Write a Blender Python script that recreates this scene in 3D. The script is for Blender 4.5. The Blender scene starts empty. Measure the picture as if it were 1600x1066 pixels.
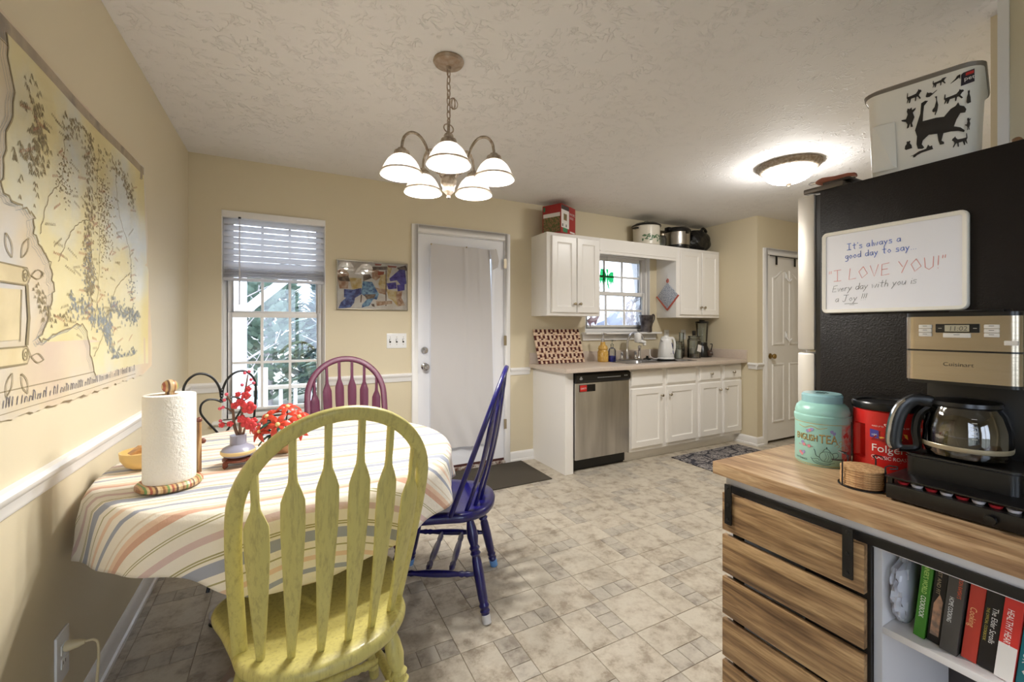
import bpy, bmesh, math, random
from mathutils import Vector, Matrix
random.seed(7)
SC = bpy.context.scene
COL = SC.collection
PI = math.pi

# ---------------------------------------------------------------- camera, sky, exposure
cam = bpy.data.cameras.new('camera')
cam.sensor_width = 36.0
cam.lens = 671.1 / 1600 * 36.0
cam.shift_y = -22.2 / 1600
cam.clip_start = 0.02
camo = bpy.data.objects.new('camera', cam)
COL.objects.link(camo)
camo.location = (0, 0, 1.262)
camo.rotation_euler = (PI / 2, 0, -math.radians(27.47))
SC.camera = camo

world = bpy.data.worlds.new('overcast_sky')
SC.world = world
world.use_nodes = True
wn = world.node_tree
wn.nodes['Background'].inputs[0].default_value = (0.80, 0.88, 1.0, 1)
wn.nodes['Background'].inputs[1].default_value = 3.7

SC.view_settings.view_transform = 'Standard'
SC.view_settings.look = 'None'
SC.view_settings.gamma = 1.0
SC.view_settings.use_curve_mapping = False
SC.view_settings.exposure = 0.84
BULB = 420.0       # emission of each chandelier bulb
DOME = 48.0        # emission of the frosted kitchen dome
LAMP_COL = (1.0, 0.975, 0.93, 1)
try:
    SC.cycles.use_denoising = True
    SC.cycles.max_bounces = 8
    SC.cycles.diffuse_bounces = 4
    SC.cycles.glossy_bounces = 3
    SC.cycles.transmission_bounces = 6
    SC.cycles.transparent_max_bounces = 12
    SC.cycles.use_adaptive_sampling = True
    SC.cycles.adaptive_threshold = 0.035
    SC.cycles.sample_clamp_indirect = 4.0
    SC.cycles.caustics_reflective = False
    SC.cycles.caustics_refractive = False
except Exception:
    pass

# ---------------------------------------------------------------- helpers: materials
def lin(c):
    return tuple(((v / 255) / 12.92 if v / 255 <= 0.04045 else ((v / 255 + 0.055) / 1.055) ** 2.4) for v in c[:3]) + (1,)

def newmat(name):
    m = bpy.data.materials.new(name)
    m.use_nodes = True
    nt = m.node_tree
    return m, nt, nt.nodes['Principled BSDF']

def inp(b, name, v):
    if name in b.inputs:
        b.inputs[name].default_value = v

def node(nt, kind, **kw):
    n = nt.nodes.new(kind)
    for k, v in kw.items():
        if hasattr(n, k):
            setattr(n, k, v)
        elif k in n.inputs:
            n.inputs[k].default_value = v
    return n

def ramp(nt, stops, interp='LINEAR'):
    r = nt.nodes.new('ShaderNodeValToRGB')
    cr = r.color_ramp
    cr.interpolation = interp
    while len(cr.elements) > 1:
        cr.elements.remove(cr.elements[0])
    cr.elements[0].position = stops[0][0]
    cr.elements[0].color = stops[0][1]
    for p, c in stops[1:]:
        e = cr.elements.new(p)
        e.color = c
    return r

def coords(nt, kind='Object', scale=(1, 1, 1), jitter=False):
    tc = nt.nodes.new('ShaderNodeTexCoord')
    mp = nt.nodes.new('ShaderNodeMapping')
    mp.inputs['Scale'].default_value = scale
    if jitter:
        oi = nt.nodes.new('ShaderNodeObjectInfo')
        ad = nt.nodes.new('ShaderNodeVectorMath'); ad.operation = 'MULTIPLY_ADD'
        ad.inputs[1].default_value = (0, 0, 0)
        cb = nt.nodes.new('ShaderNodeCombineXYZ')
        mu = nt.nodes.new('ShaderNodeMath'); mu.operation = 'MULTIPLY'; mu.inputs[1].default_value = 17.0
        nt.links.new(oi.outputs['Random'], mu.inputs[0])
        for i in range(3):
            nt.links.new(mu.outputs[0], cb.inputs[i])
        a2 = nt.nodes.new('ShaderNodeVectorMath'); a2.operation = 'ADD'
        nt.links.new(tc.outputs[kind], a2.inputs[0])
        nt.links.new(cb.outputs[0], a2.inputs[1])
        nt.nodes.remove(ad)
        nt.links.new(a2.outputs[0], mp.inputs[0])
    else:
        nt.links.new(tc.outputs[kind], mp.inputs[0])
    return mp.outputs[0]

def bump(nt, b, height, strength=0.3, dist=0.01):
    bp = nt.nodes.new('ShaderNodeBump')
    bp.inputs['Strength'].default_value = strength
    bp.inputs['Distance'].default_value = dist
    nt.links.new(height, bp.inputs['Height'])
    nt.links.new(bp.outputs[0], b.inputs['Normal'])

def pm(name, col, rough=0.5, metal=0.0, var=None, bmp=None, spec=None, coat=0, stretch=(1, 1, 1), jitter=False, sheen=0):
    """plain principled; var=(noise scale, other colour, contrast); bmp=(scale, strength, distance)"""
    m, nt, b = newmat(name)
    b.inputs['Base Color'].default_value = lin(col)
    b.inputs['Roughness'].default_value = rough
    b.inputs['Metallic'].default_value = metal
    if spec is not None: inp(b, 'Specular IOR Level', spec)
    if coat: inp(b, 'Coat Weight', coat); inp(b, 'Coat Roughness', 0.08)
    if sheen: inp(b, 'Sheen Weight', sheen)
    co = None
    if var or bmp:
        co = coords(nt, 'Object', stretch, jitter)
    if var:
        n = node(nt, 'ShaderNodeTexNoise'); n.inputs['Scale'].default_value = var[0]; n.inputs['Detail'].default_value = 6
        nt.links.new(co, n.inputs['Vector'])
        k = var[2] if len(var) > 2 else 0.15
        r = ramp(nt, [(0.5 - k, lin(col)), (0.5 + k, lin(var[1]))])
        nt.links.new(n.outputs[0], r.inputs[0])
        nt.links.new(r.outputs[0], b.inputs['Base Color'])
    if bmp:
        n2 = node(nt, 'ShaderNodeTexNoise'); n2.inputs['Scale'].default_value = bmp[0]; n2.inputs['Detail'].default_value = 4
        nt.links.new(co, n2.inputs['Vector'])
        bump(nt, b, n2.outputs[0], bmp[1], bmp[2] if len(bmp) > 2 else 0.002)
    return m

def emit(name, col, strength):
    m, nt, b = newmat(name)
    b.inputs['Base Color'].default_value = (0.9, 0.9, 0.9, 1)
    inp(b, 'Emission Color', col)
    inp(b, 'Emission Strength', strength)
    return m

def thin_glass(name, tint=(0.95, 0.97, 1.0, 1), refl=0.08, rough=0.02):
    m, nt, b = newmat(name)
    nt.nodes.remove(b)
    out = nt.nodes['Material Output']
    t = node(nt, 'ShaderNodeBsdfTransparent'); t.inputs[0].default_value = tint
    g = node(nt, 'ShaderNodeBsdfGlossy'); g.inputs['Roughness'].default_value = rough
    fr = node(nt, 'ShaderNodeFresnel'); fr.inputs[0].default_value = 1.45
    mu = node(nt, 'ShaderNodeMath', operation='MULTIPLY_ADD'); mu.inputs[1].default_value = 0.9; mu.inputs[2].default_value = refl * 0.3
    nt.links.new(fr.outputs[0], mu.inputs[0])
    mx = node(nt, 'ShaderNodeMixShader')
    nt.links.new(mu.outputs[0], mx.inputs[0]); nt.links.new(t.outputs[0], mx.inputs[1]); nt.links.new(g.outputs[0], mx.inputs[2])
    nt.links.new(mx.outputs[0], out.inputs[0])
    return m

def wood(name, light, mid, dark, axis='y', scale=1.0, rough=0.45, jitter=True):
    m, nt, b = newmat(name)
    b.inputs['Roughness'].default_value = rough
    s = {'x': (1.2, 14, 14), 'y': (14, 1.2, 14), 'z': (14, 14, 1.2)}[axis]
    co = coords(nt, 'Object', tuple(v * scale for v in s), jitter)
    n = node(nt, 'ShaderNodeTexNoise'); n.inputs['Scale'].default_value = 1.6; n.inputs['Detail'].default_value = 8; n.inputs['Distortion'].default_value = 0.9
    nt.links.new(co, n.inputs['Vector'])
    r = ramp(nt, [(0.3, lin(dark)), (0.47, lin(mid)), (0.62, lin(light)), (0.8, lin(mid))])
    nt.links.new(n.outputs[0], r.inputs[0])
    n2 = node(nt, 'ShaderNodeTexNoise'); n2.inputs['Scale'].default_value = 9; n2.inputs['Detail'].default_value = 6
    nt.links.new(co, n2.inputs['Vector'])
    mx = node(nt, 'ShaderNodeMix'); mx.data_type = 'RGBA'; mx.blend_type = 'MULTIPLY'
    r2 = ramp(nt, [(0.35, (0.62, 0.58, 0.54, 1)), (0.55, (1, 1, 1, 1))])
    nt.links.new(n2.outputs[0], r2.inputs[0])
    mx.inputs[0].default_value = 0.7
    nt.links.new(r.outputs[0], mx.inputs[6]); nt.links.new(r2.outputs[0], mx.inputs[7])
    nt.links.new(mx.outputs[2], b.inputs['Base Color'])
    bump(nt, b, n2.outputs[0], 0.25, 0.002)
    return m

# ---------------------------------------------------------------- helpers: meshes
class MB:
    def __init__(s):
        s.v = []; s.f = []; s.m = []; s.uv = None
    def add(s, vs, fs, mi=0, M=None):
        o = len(s.v)
        s.v += [tuple(M @ Vector(p)) if M else tuple(p) for p in vs]
        s.f += [tuple(i + o for i in f) for f in fs]
        s.m += [mi] * len(fs)
        return s
    def box(s, x0, x1, y0, y1, z0, z1, mi=0, M=None):
        vs = [(x, y, z) for z in (z0, z1) for y in (y0, y1) for x in (x0, x1)]
        fs = [(0, 2, 3, 1), (4, 5, 7, 6), (0, 1, 5, 4), (2, 6, 7, 3), (0, 4, 6, 2), (1, 3, 7, 5)]
        return s.add(vs, fs, mi, M)
    def lathe(s, prof, seg=24, M=None, mi=0, cap=True, rfun=None):
        vs = []; fs = []; n = len(prof)
        for k, (r, z) in enumerate(prof):
            for i in range(seg):
                a = 2 * PI * i / seg
                rr = r * (rfun(a, k) if rfun else 1)
                vs.append((rr * math.cos(a), rr * math.sin(a), z))
        for k in range(n - 1):
            for i in range(seg):
                j = (i + 1) % seg
                fs.append((k * seg + i, k * seg + j, (k + 1) * seg + j, (k + 1) * seg + i))
        if cap:
            if prof[0][0] > 1e-4: fs.append(tuple(reversed(range(seg))))
            if prof[-1][0] > 1e-4: fs.append(tuple((n - 1) * seg + i for i in range(seg)))
        return s.add(vs, fs, mi, M)
    def tube(s, pts, r, seg=8, closed=False, mi=0, M=None, sec=None, up=None):
        P = [Vector(p) for p in pts]; n = len(P)
        R = r if isinstance(r, (list, tuple)) else [r] * n
        vs = []; fs = []; nrm = None
        for i in range(n):
            if closed: t = P[(i + 1) % n] - P[i - 1]
            else: t = P[min(i + 1, n - 1)] - P[max(i - 1, 0)]
            if t.length < 1e-9: t = Vector((0, 0, 1))
            t.normalize()
            if up is not None:
                nrm = Vector(up) - t * t.dot(Vector(up)); nrm.normalize()
            elif nrm is None:
                a = Vector((0, 0, 1)) if abs(t.z) < 0.9 else Vector((1, 0, 0))
                nrm = (a - t * t.dot(a)).normalized()
            else:
                nrm = nrm - t * t.dot(nrm)
                if nrm.length < 1e-6: nrm = t.orthogonal()
                nrm.normalize()
            bn = t.cross(nrm)
            for k in range(seg):
                a = 2 * PI * k / seg
                if sec:
                    cx, cy = sec
                    c, d = math.cos(a), math.sin(a)
                    q = 0.6
                    ex = cx * math.copysign(abs(c) ** q, c); ey = cy * math.copysign(abs(d) ** q, d)
                    vs.append(tuple(P[i] + nrm * ex * R[i] + bn * ey * R[i]))
                else:
                    vs.append(tuple(P[i] + (nrm * math.cos(a) + bn * math.sin(a)) * R[i]))
        m = n if closed else n - 1
        for i in range(m):
            for k in range(seg):
                l = (k + 1) % seg; ii = (i + 1) % n
                fs.append((i * seg + k, i * seg + l, ii * seg + l, ii * seg + k))
        if not closed:
            fs.append(tuple(reversed(range(seg))))
            fs.append(tuple((n - 1) * seg + k for k in range(seg)))
        return s.add(vs, fs, mi, M)
    def prism(s, poly, t0, t1, M=None, mi=0):
        """poly in local xy, extruded along local z"""
        n = len(poly)
        vs = [(x, y, t0) for x, y in poly] + [(x, y, t1) for x, y in poly]
        fs = [tuple(reversed(range(n))), tuple(range(n, 2 * n))]
        fs += [(i, (i + 1) % n, n + (i + 1) % n, n + i) for i in range(n)]
        return s.add(vs, fs, mi, M)
    def ball(s, c, r, seg=12, rings=8, mi=0, sc=(1, 1, 1)):
        prof = [(max(1e-5, r * math.sin(PI * k / rings)), -r * math.cos(PI * k / rings)) for k in range(rings + 1)]
        return s.lathe(prof, seg, Matrix.Translation(c) @ Matrix.Diagonal((*sc, 1)), mi, cap=False)
    def grid(s, fn, nu, nv, mi=0, M=None, two=None):
        vs = [fn(i / nu, j / nv) for j in range(nv + 1) for i in range(nu + 1)]
        fs = [(j * (nu + 1) + i, j * (nu + 1) + i + 1, (j + 1) * (nu + 1) + i + 1, (j + 1) * (nu + 1) + i) for j in range(nv) for i in range(nu)]
        return s.add(vs, fs, mi, M)

def build(name, mb, mat, parent=None, bevel=0, smooth=35, loc=None, rot=None, solid=0, seg=2):
    me = bpy.data.meshes.new(name)
    me.from_pydata(mb.v, [], mb.f)
    mats = mat if isinstance(mat, (list, tuple)) else [mat]
    for m in mats: me.materials.append(m)
    for p, mi in zip(me.polygons, mb.m): p.material_index = mi
    if mb.uv:
        uvl = me.uv_layers.new(name='UVMap')
        for lp in me.loops: uvl.data[lp.index].uv = mb.uv[lp.vertex_index]
    bm = bmesh.new(); bm.from_mesh(me)
    bmesh.ops.remove_doubles(bm, verts=bm.verts, dist=1e-6)
    bmesh.ops.recalc_face_normals(bm, faces=bm.faces)
    if solid:
        bmesh.ops.solidify(bm, geom=bm.faces[:], thickness=solid)
    if bevel:
        ed = [e for e in bm.edges if len(e.link_faces) == 2 and e.calc_face_angle(0) > math.radians(32)]
        bmesh.ops.bevel(bm, geom=ed, offset=bevel, segments=seg, profile=0.6, affect='EDGES', clamp_overlap=True)
    bm.to_mesh(me); bm.free()
    if smooth:
        me.shade_smooth()
        me.set_sharp_from_angle(angle=math.radians(smooth))
    o = bpy.data.objects.new(name, me)
    COL.objects.link(o)
    if parent: o.parent = parent
    if loc: o.location = loc
    if rot: o.rotation_euler = rot
    return o

def tag(o, label=None, cat=None, group=None, kind=None):
    if label: o['label'] = label
    if cat: o['category'] = cat
    if group: o['group'] = group
    if kind: o['kind'] = kind
    return o

def thing(name, label, cat, loc=(0, 0, 0), rotz=0, group=None):
    o = bpy.data.objects.new(name, None)
    o.empty_display_size = 0.05
    COL.objects.link(o)
    o.location = loc; o.rotation_euler = (0, 0, rotz)
    return tag(o, label, cat, group)

def struct(name, mb, mat, label=None, bevel=0, smooth=35):
    return tag(build(name, mb, mat, None, bevel, smooth), label, None, None, 'structure')

def dup(root, loc, rotz, label):
    r = root.copy(); COL.objects.link(r); r.location = loc; r.rotation_euler = (0, 0, rotz); r['label'] = label
    for ch in list(root.children):
        c = ch.copy(); COL.objects.link(c); c.parent = r
        for g in ch.children:
            d = g.copy(); COL.objects.link(d); d.parent = c
    return r

def Mx(loc=(0, 0, 0), rx=0, ry=0, rz=0):
    return Matrix.Translation(loc) @ Matrix.Rotation(rz, 4, 'Z') @ Matrix.Rotation(ry, 4, 'Y') @ Matrix.Rotation(rx, 4, 'X')

def aim(p, q):
    """matrix whose z axis runs from p to q"""
    d = Vector(q) - Vector(p)
    return Matrix.Translation(p) @ d.to_track_quat('Z', 'Y').to_matrix().to_4x4(), d.length

def crom(pts, n=6, closed=False):
    """Catmull-Rom through pts"""
    P = [Vector(p) for p in pts]; out = []; m = len(P)
    for i in range(m if closed else m - 1):
        if closed: a, b, c, d = P[i - 1], P[i], P[(i + 1) % m], P[(i + 2) % m]
        else: a, b, c, d = P[max(i - 1, 0)], P[i], P[i + 1], P[min(i + 2, m - 1)]
        for k in range(n):
            t = k / n
            out.append(0.5 * ((2 * b) + (c - a) * t + (2 * a - 5 * b + 4 * c - d) * t * t + (3 * b - a - 3 * c + d) * t ** 3))
    if not closed: out.append(P[-1])
    return out

def text(name, body, size, mat, fn, parent, offset=0.0, shear=0.0, align='LEFT', extr=0.0, spacing=1.0, fit=None):
    """flat lettering; fn maps text-plane (x, y) to a point in the parent's space"""
    cu = bpy.data.curves.new(name, 'FONT')
    cu.body = body; cu.size = size; cu.offset = offset; cu.shear = shear; cu.align_x = align
    cu.space_character = spacing; cu.resolution_u = 3
    ob = bpy.data.objects.new(name, cu)
    COL.objects.link(ob)
    dg = bpy.context.evaluated_depsgraph_get()
    me = bpy.data.meshes.new_from_object(ob.evaluated_get(dg))
    bpy.data.objects.remove(ob); bpy.data.curves.remove(cu)
    k = 1.0
    if fit:
        xs = [v.co.x for v in me.vertices]
        w = (max(xs) - min(xs)) if xs else 1
        k = fit / w
    for v in me.vertices: v.co = fn(v.co.x * k, v.co.y)
    me.materials.clear(); me.materials.append(mat)
    me.name = name
    o = bpy.data.objects.new(name, me); COL.objects.link(o); o.parent = parent
    return o

def rect_loft(mb, w, h, rings, M=None, mi=0, back=None):
    """nested rectangles seen from -y; rings = [(inset, depth y)], first ring is the outside edge; last is filled"""
    vs = []; fs = []
    for ins, d in rings:
        vs += [(ins, d, ins), (w - ins, d, ins), (w - ins, d, h - ins), (ins, d, h - ins)]
    for k in range(len(rings) - 1):
        for i in range(4):
            j = (i + 1) % 4
            fs.append((k * 4 + i, k * 4 + j, k * 4 + 4 + j, k * 4 + 4 + i))
    n = len(rings)
    fs.append(tuple((n - 1) * 4 + i for i in range(4)))
    fs.append((3, 2, 1, 0))
    return mb.add(vs, fs, mi, M)
# ---------------------------------------------------------------- materials
WALL = pm('painted_wall', (218, 206, 178), 0.62, bmp=(220, 0.12, 0.002))
WHITE = pm('white_trim_paint', (240, 238, 236), 0.35)
CABW = pm('white_cabinet_paint', (243, 240, 236), 0.32, bmp=(90, 0.04, 0.001))
DOORW = pm('white_door_paint', (238, 238, 242), 0.35)
BLACK = pm('black_plastic', (16, 15, 15), 0.28)
BLACKM = pm('black_iron', (14, 13, 13), 0.42)
STEEL = pm('brushed_steel', (196, 190, 182), 0.3, 1.0, var=(3, (150, 146, 140), 0.3), stretch=(30, 30, 1))
CHROME = pm('chrome', (205, 205, 210), 0.12, 1.0)
NICKEL = pm('satin_nickel', (180, 170, 152), 0.28, 1.0)
BRASS = pm('aged_brass', (168, 142, 92), 0.28, 1.0)
GLASS = thin_glass('window_glass')
JARG = thin_glass('jar_glass', (0.9, 0.93, 0.93, 1), 0.2)
WHITEP = pm('white_plastic', (240, 240, 240), 0.25)
SCREEN_D = pm('dark_slot', (30, 28, 26), 0.6)

def ceiling_mat():
    m, nt, b = newmat('stomped_ceiling_paint')
    b.inputs['Base Color'].default_value = lin((238, 236, 236))
    b.inputs['Roughness'].default_value = 0.75
    co = coords(nt, 'Object', (1, 1, 1))
    # short fanned ridges: strongly warped noise, only its crest
    n0 = node(nt, 'ShaderNodeTexNoise'); n0.inputs['Scale'].default_value = 7; n0.inputs['Detail'].default_value = 2
    nt.links.new(co, n0.inputs['Vector'])
    sc = node(nt, 'ShaderNodeVectorMath', operation='SCALE'); sc.inputs['Scale'].default_value = 0.22
    nt.links.new(n0.outputs['Color'], sc.inputs[0])
    ad = node(nt, 'ShaderNodeVectorMath', operation='ADD')
    nt.links.new(co, ad.inputs[0]); nt.links.new(sc.outputs[0], ad.inputs[1])
    n1 = node(nt, 'ShaderNodeTexNoise'); n1.inputs['Scale'].default_value = 26; n1.inputs['Detail'].default_value = 2
    nt.links.new(ad.outputs[0], n1.inputs['Vector'])
    s = node(nt, 'ShaderNodeMath', operation='SUBTRACT'); s.inputs[1].default_value = 0.5
    a = node(nt, 'ShaderNodeMath', operation='ABSOLUTE')
    nt.links.new(n1.outputs[0], s.inputs[0]); nt.links.new(s.outputs[0], a.inputs[0])
    r = ramp(nt, [(0.0, (1, 1, 1, 1)), (0.02, (0.45, 0.45, 0.45, 1)), (0.05, (0, 0, 0, 1))])
    nt.links.new(a.outputs[0], r.inputs[0])
    # broken up into strokes
    n2 = node(nt, 'ShaderNodeTexNoise'); n2.inputs['Scale'].default_value = 17; n2.inputs['Detail'].default_value = 2
    nt.links.new(co, n2.inputs['Vector'])
    r2 = ramp(nt, [(0.46, (0, 0, 0, 1)), (0.58, (1, 1, 1, 1))])
    nt.links.new(n2.outputs[0], r2.inputs[0])
    mu = node(nt, 'ShaderNodeMath', operation='MULTIPLY')
    nt.links.new(r.outputs[0], mu.inputs[0]); nt.links.new(r2.outputs[0], mu.inputs[1])
    bump(nt, b, mu.outputs[0], 0.62, 0.0065)
    return m
CEIL = ceiling_mat()

def tile_mat(name, base, cloud, stain, k):
    m, nt, b = newmat(name)
    b.inputs['Roughness'].default_value = 0.42
    inp(b, 'Specular IOR Level', 0.35)
    g = nt.nodes.new('ShaderNodeNewGeometry')
    oi = nt.nodes.new('ShaderNodeObjectInfo')
    sm = node(nt, 'ShaderNodeMath', operation='ADD')
    nt.links.new(g.outputs['Random Per Island'], sm.inputs[0]); nt.links.new(oi.outputs['Random'], sm.inputs[1])
    ml = node(nt, 'ShaderNodeMath', operation='MULTIPLY'); ml.inputs[1].default_value = 23
    nt.links.new(sm.outputs[0], ml.inputs[0])
    cb = nt.nodes.new('ShaderNodeCombineXYZ')
    nt.links.new(ml.outputs[0], cb.inputs[2])
    ad = node(nt, 'ShaderNodeVectorMath', operation='ADD')
    nt.links.new(g.outputs['Position'], ad.inputs[0]); nt.links.new(cb.outputs[0], ad.inputs[1])
    n = node(nt, 'ShaderNodeTexNoise'); n.inputs['Scale'].default_value = 12; n.inputs['Detail'].default_value = 10; n.inputs['Roughness'].default_value = 0.68
    nt.links.new(ad.outputs[0], n.inputs['Vector'])
    r = ramp(nt, [(0.36, lin(stain)), (0.47, lin(cloud)), (0.58, lin(base)), (0.75, lin(cloud))])
    nt.links.new(n.outputs[0], r.inputs[0])
    hs = node(nt, 'ShaderNodeHueSaturation')
    v = node(nt, 'ShaderNodeMath', operation='MULTIPLY_ADD'); v.inputs[1].default_value = k; v.inputs[2].default_value = 1 - k
    nt.links.new(sm.outputs[0], v.inputs[0])
    nt.links.new(v.outputs[0], hs.inputs['Value']); nt.links.new(r.outputs[0], hs.inputs['Color'])
    nt.links.new(hs.outputs[0], b.inputs['Base Color'])
    bump(nt, b, n.outputs[0], 0.12, 0.002)
    return m
TILE_L = tile_mat('sandstone_tile', (202, 193, 177), (188, 177, 160), (156, 143, 126), 0.08)
TILE_S = tile_mat('slate_sandstone_tile', (192, 184, 170), (178, 169, 156), (148, 138, 126), 0.10)
GROUT = pm('floor_grout', (150, 136, 116), 0.8)

# ---------------------------------------------------------------- room shell
XL, YB, HC = -0.60, 3.566, 2.44
XS, YP = 4.40, 2.835          # pantry side wall, pantry front wall
XR, YN = 6.2, -2.4            # far right, wall behind the camera
T = 0.12

struct('floor', MB().box(XL - T, XR + T, YN - T, YB + T, -0.12, -0.0025), GROUT, 'beige stone patterned tile floor')
floor_o = bpy.data.objects['floor']
struct('ceiling', MB().box(XL - T, XR + T, YN - T, YB + T, HC, HC + 0.1), CEIL, 'off-white stomp textured ceiling')
W4 = (-2.15, -0.50, 0.35, 2.10)       # unseen window added to the left wall for fill daylight (along y)
wl_ = MB().box(XL - T, XL, W4[1], YB, -0.1, HC + 0.05).box(XL - T, XL, YN, W4[0], -0.1, HC + 0.05).box(XL - T, XL, W4[0], W4[1], -0.1, W4[2]).box(XL - T, XL, W4[0], W4[1], W4[3], HC + 0.05)
struct('wall_left', wl_, WALL, 'beige wall with the large map poster', smooth=0)

W1 = (-0.413, 0.249, 0.612, 2.074)     # dining window opening
D1 = (0.945, 1.79, 0.0, 2.07)          # exterior door opening
W2 = (2.70, 3.60, 1.205, 2.05)         # kitchen window opening
wb = MB()
y0, y1 = YB, YB + T
def seg(x0, x1, z0, z1): wb.box(x0, x1, y0, y1, z0, z1)
seg(XL - T, W1[0], -0.1, HC + 0.05); seg(W1[0], W1[1], -0.1, W1[2]); seg(W1[0], W1[1], W1[3], HC + 0.05)
seg(W1[1], D1[0], -0.1, HC + 0.05); seg(D1[0], D1[1], D1[3], HC + 0.05); seg(D1[1], W2[0], -0.1, HC + 0.05)
seg(W2[0], W2[1], -0.1, W2[2]); seg(W2[0], W2[1], W2[3], HC + 0.05); seg(W2[1], XR + T, -0.1, HC + 0.05)
struct('wall_back', wb, WALL, 'beige wall holding the window and the exterior door', smooth=0)
struct('wall_side', MB().box(XS, XS + T, YP + T, YB, -0.1, HC + 0.05), WALL, 'short beige wall at the end of the kitchen counter')
D2 = (4.545, 5.30, 0, 2.05)
wp = MB()
wp.box(XS, D2[0], YP, YP + T, -0.1, HC + 0.05); wp.box(D2[0], D2[1], YP, YP + T, D2[3], HC + 0.05); wp.box(D2[1], XR, YP, YP + T, -0.1, HC + 0.05)
struct('wall_pantry', wp, WALL, 'beige wall with the white pantry door', smooth=0)
struct('wall_right', MB().box(XR, XR + T, YN, YB, -0.1, HC + 0.05), WALL, 'far right wall of the kitchen')
W3 = (-0.5, 0.80, 0.08, 2.06)         # unseen glazed opening, added behind the viewer to bring in fill light
wr_ = MB()
wr_.box(XL - T, W3[0], YN - T, YN, -0.1, HC + 0.05).box(W3[1], XR, YN - T, YN, -0.1, HC + 0.05).box(W3[0], W3[1], YN - T, YN, -0.1, W3[2]).box(W3[0], W3[1], YN - T, YN, W3[3], HC + 0.05)
struct('wall_rear', wr_, WALL, 'wall behind the viewer', smooth=0)
struct('wall_fridge', MB().box(2.37, XR, 0.40, 0.61, -0.1, HC + 0.05).box(2.26, 2.5, YN, 0.535, -0.1, HC + 0.05), WALL, 'cream wall beside the refrigerator', smooth=0)
struct('trim_1', MB().box(2.252, 2.40, 0.535, 0.563, 0, HC), WHITE, 'white corner board beside the refrigerator')

# baseboards and chair rail
def base_prof(L):   # cross-section (out, up)
    return [(0, 0), (0.022, 0), (0.022, 0.018), (0.014, 0.022), (0.014, 0.075), (0.010, 0.085), (0.004, 0.092), (0, 0.092)]
def rail_prof(L):
    return [(0, 0), (0.008, 0), (0.012, 0.010), (0.012, 0.030), (0.016, 0.036), (0.024, 0.044), (0.026, 0.056), (0.018, 0.066), (0, 0.068)]
def run(mb, prof, a, b, n, z):
    """moulding from a to b along a wall with outward normal n"""
    a = Vector((*a, z)); b = Vector((*b, z)); n = Vector((*n, 0)); k = len(prof)
    vs = [tuple(a + n * o + Vector((0, 0, u))) for o, u in prof] + [tuple(b + n * o + Vector((0, 0, u))) for o, u in prof]
    fs = [(i, (i + 1) % k, k + (i + 1) % k, k + i) for i in range(k)] + [tuple(range(k)), tuple(reversed(range(k, 2 * k)))]
    mb.add(vs, fs)
bp, rp = base_prof(0), rail_prof(0)
RZ = 0.81
mb = MB(); run(mb, bp, (XL, YN), (XL, YB), (1, 0), 0); struct('baseboard_left', mb, WHITE, 'white baseboard along the map wall', smooth=40)
mb = MB(); run(mb, bp, (XL, YB), (0.905, YB), (0, -1), 0); run(mb, bp, (1.83, YB), (2.085, YB), (0, -1), 0)
struct('baseboard_back', mb, WHITE, 'white baseboard either side of the exterior door', smooth=40)
mb = MB(); run(mb, bp, (XS, YP), (XS, 3.1), (-1, 0), 0); run(mb, bp, (XS - 0.022, YP), (4.49, YP), (0, -1), 0)
struct('baseboard_side', mb, WHITE, 'white baseboard around the pantry corner', smooth=40)
mb = MB(); run(mb, rp, (XL, -0.45), (XL, YB), (1, 0), RZ); struct('trim_2', mb, WHITE, 'white chair rail under the map poster', smooth=40)
mb = MB(); run(mb, rp, (XL, YB), (W1[0], YB), (0, -1), RZ); struct('trim_3', mb, WHITE, 'white chair rail left of the dining window', smooth=40)
mb = MB(); run(mb, rp, (W1[1], YB), (0.908, YB), (0, -1), RZ); struct('trim_4', mb, WHITE, 'white chair rail between window and exterior door', smooth=40)
mb = MB(); run(mb, rp, (1.83, YB), (2.04, YB), (0, -1), RZ); struct('trim_5', mb, WHITE, 'white chair rail between exterior door and counter', smooth=40)
mb = MB(); run(mb, rp, (XS, YP), (XS, 2.93), (-1, 0), RZ); run(mb, rp, (XS - 0.026, YP), (4.488, YP), (0, -1), RZ); struct('trim_6', mb, WHITE, 'white chair rail around the pantry corner', smooth=40)

# ---------------------------------------------------------------- floor tiles (0.2275 m modules, every second one split)
G = 0.2275; GX0 = 0.816; GY0 = 1.336; gap = 0.0022; TH = 0.0025
def tile_mesh(w, h, mat, name):
    mb = MB(); c = 0.0012
    vs = [(0, 0, -TH), (w, 0, -TH), (w, h, -TH), (0, h, -TH), (0, 0, -c), (w, 0, -c), (w, h, -c), (0, h, -c), (c, c, 0), (w - c, c, 0), (w - c, h - c, 0), (c, h - c, 0)]
    fs = [(0, 1, 5, 4), (1, 2, 6, 5), (2, 3, 7, 6), (3, 0, 4, 7), (4, 5, 9, 8), (5, 6, 10, 9), (6, 7, 11, 10), (7, 4, 8, 11), (8, 9, 10, 11)]
    me = bpy.data.meshes.new(name); me.from_pydata(vs, [], fs); me.materials.append(mat)
    return me, vs, fs
g2 = gap / 2; S3 = G / 3; R3 = G * 0.61
kinds = {
    'full': tile_mesh(G - gap, G - gap, TILE_L, 'tile'),
    'vr': tile_mesh(R3 - gap, G - gap, TILE_L, 'tile'), 'vs': tile_mesh(G - R3 - gap, S3 - gap, TILE_S, 'tile'),
    'hr': tile_mesh(G - gap, R3 - gap, TILE_L, 'tile'), 'hs': tile_mesh(S3 - gap, G - R3 - gap, TILE_S, 'tile'),
}
tiles = []
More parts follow.
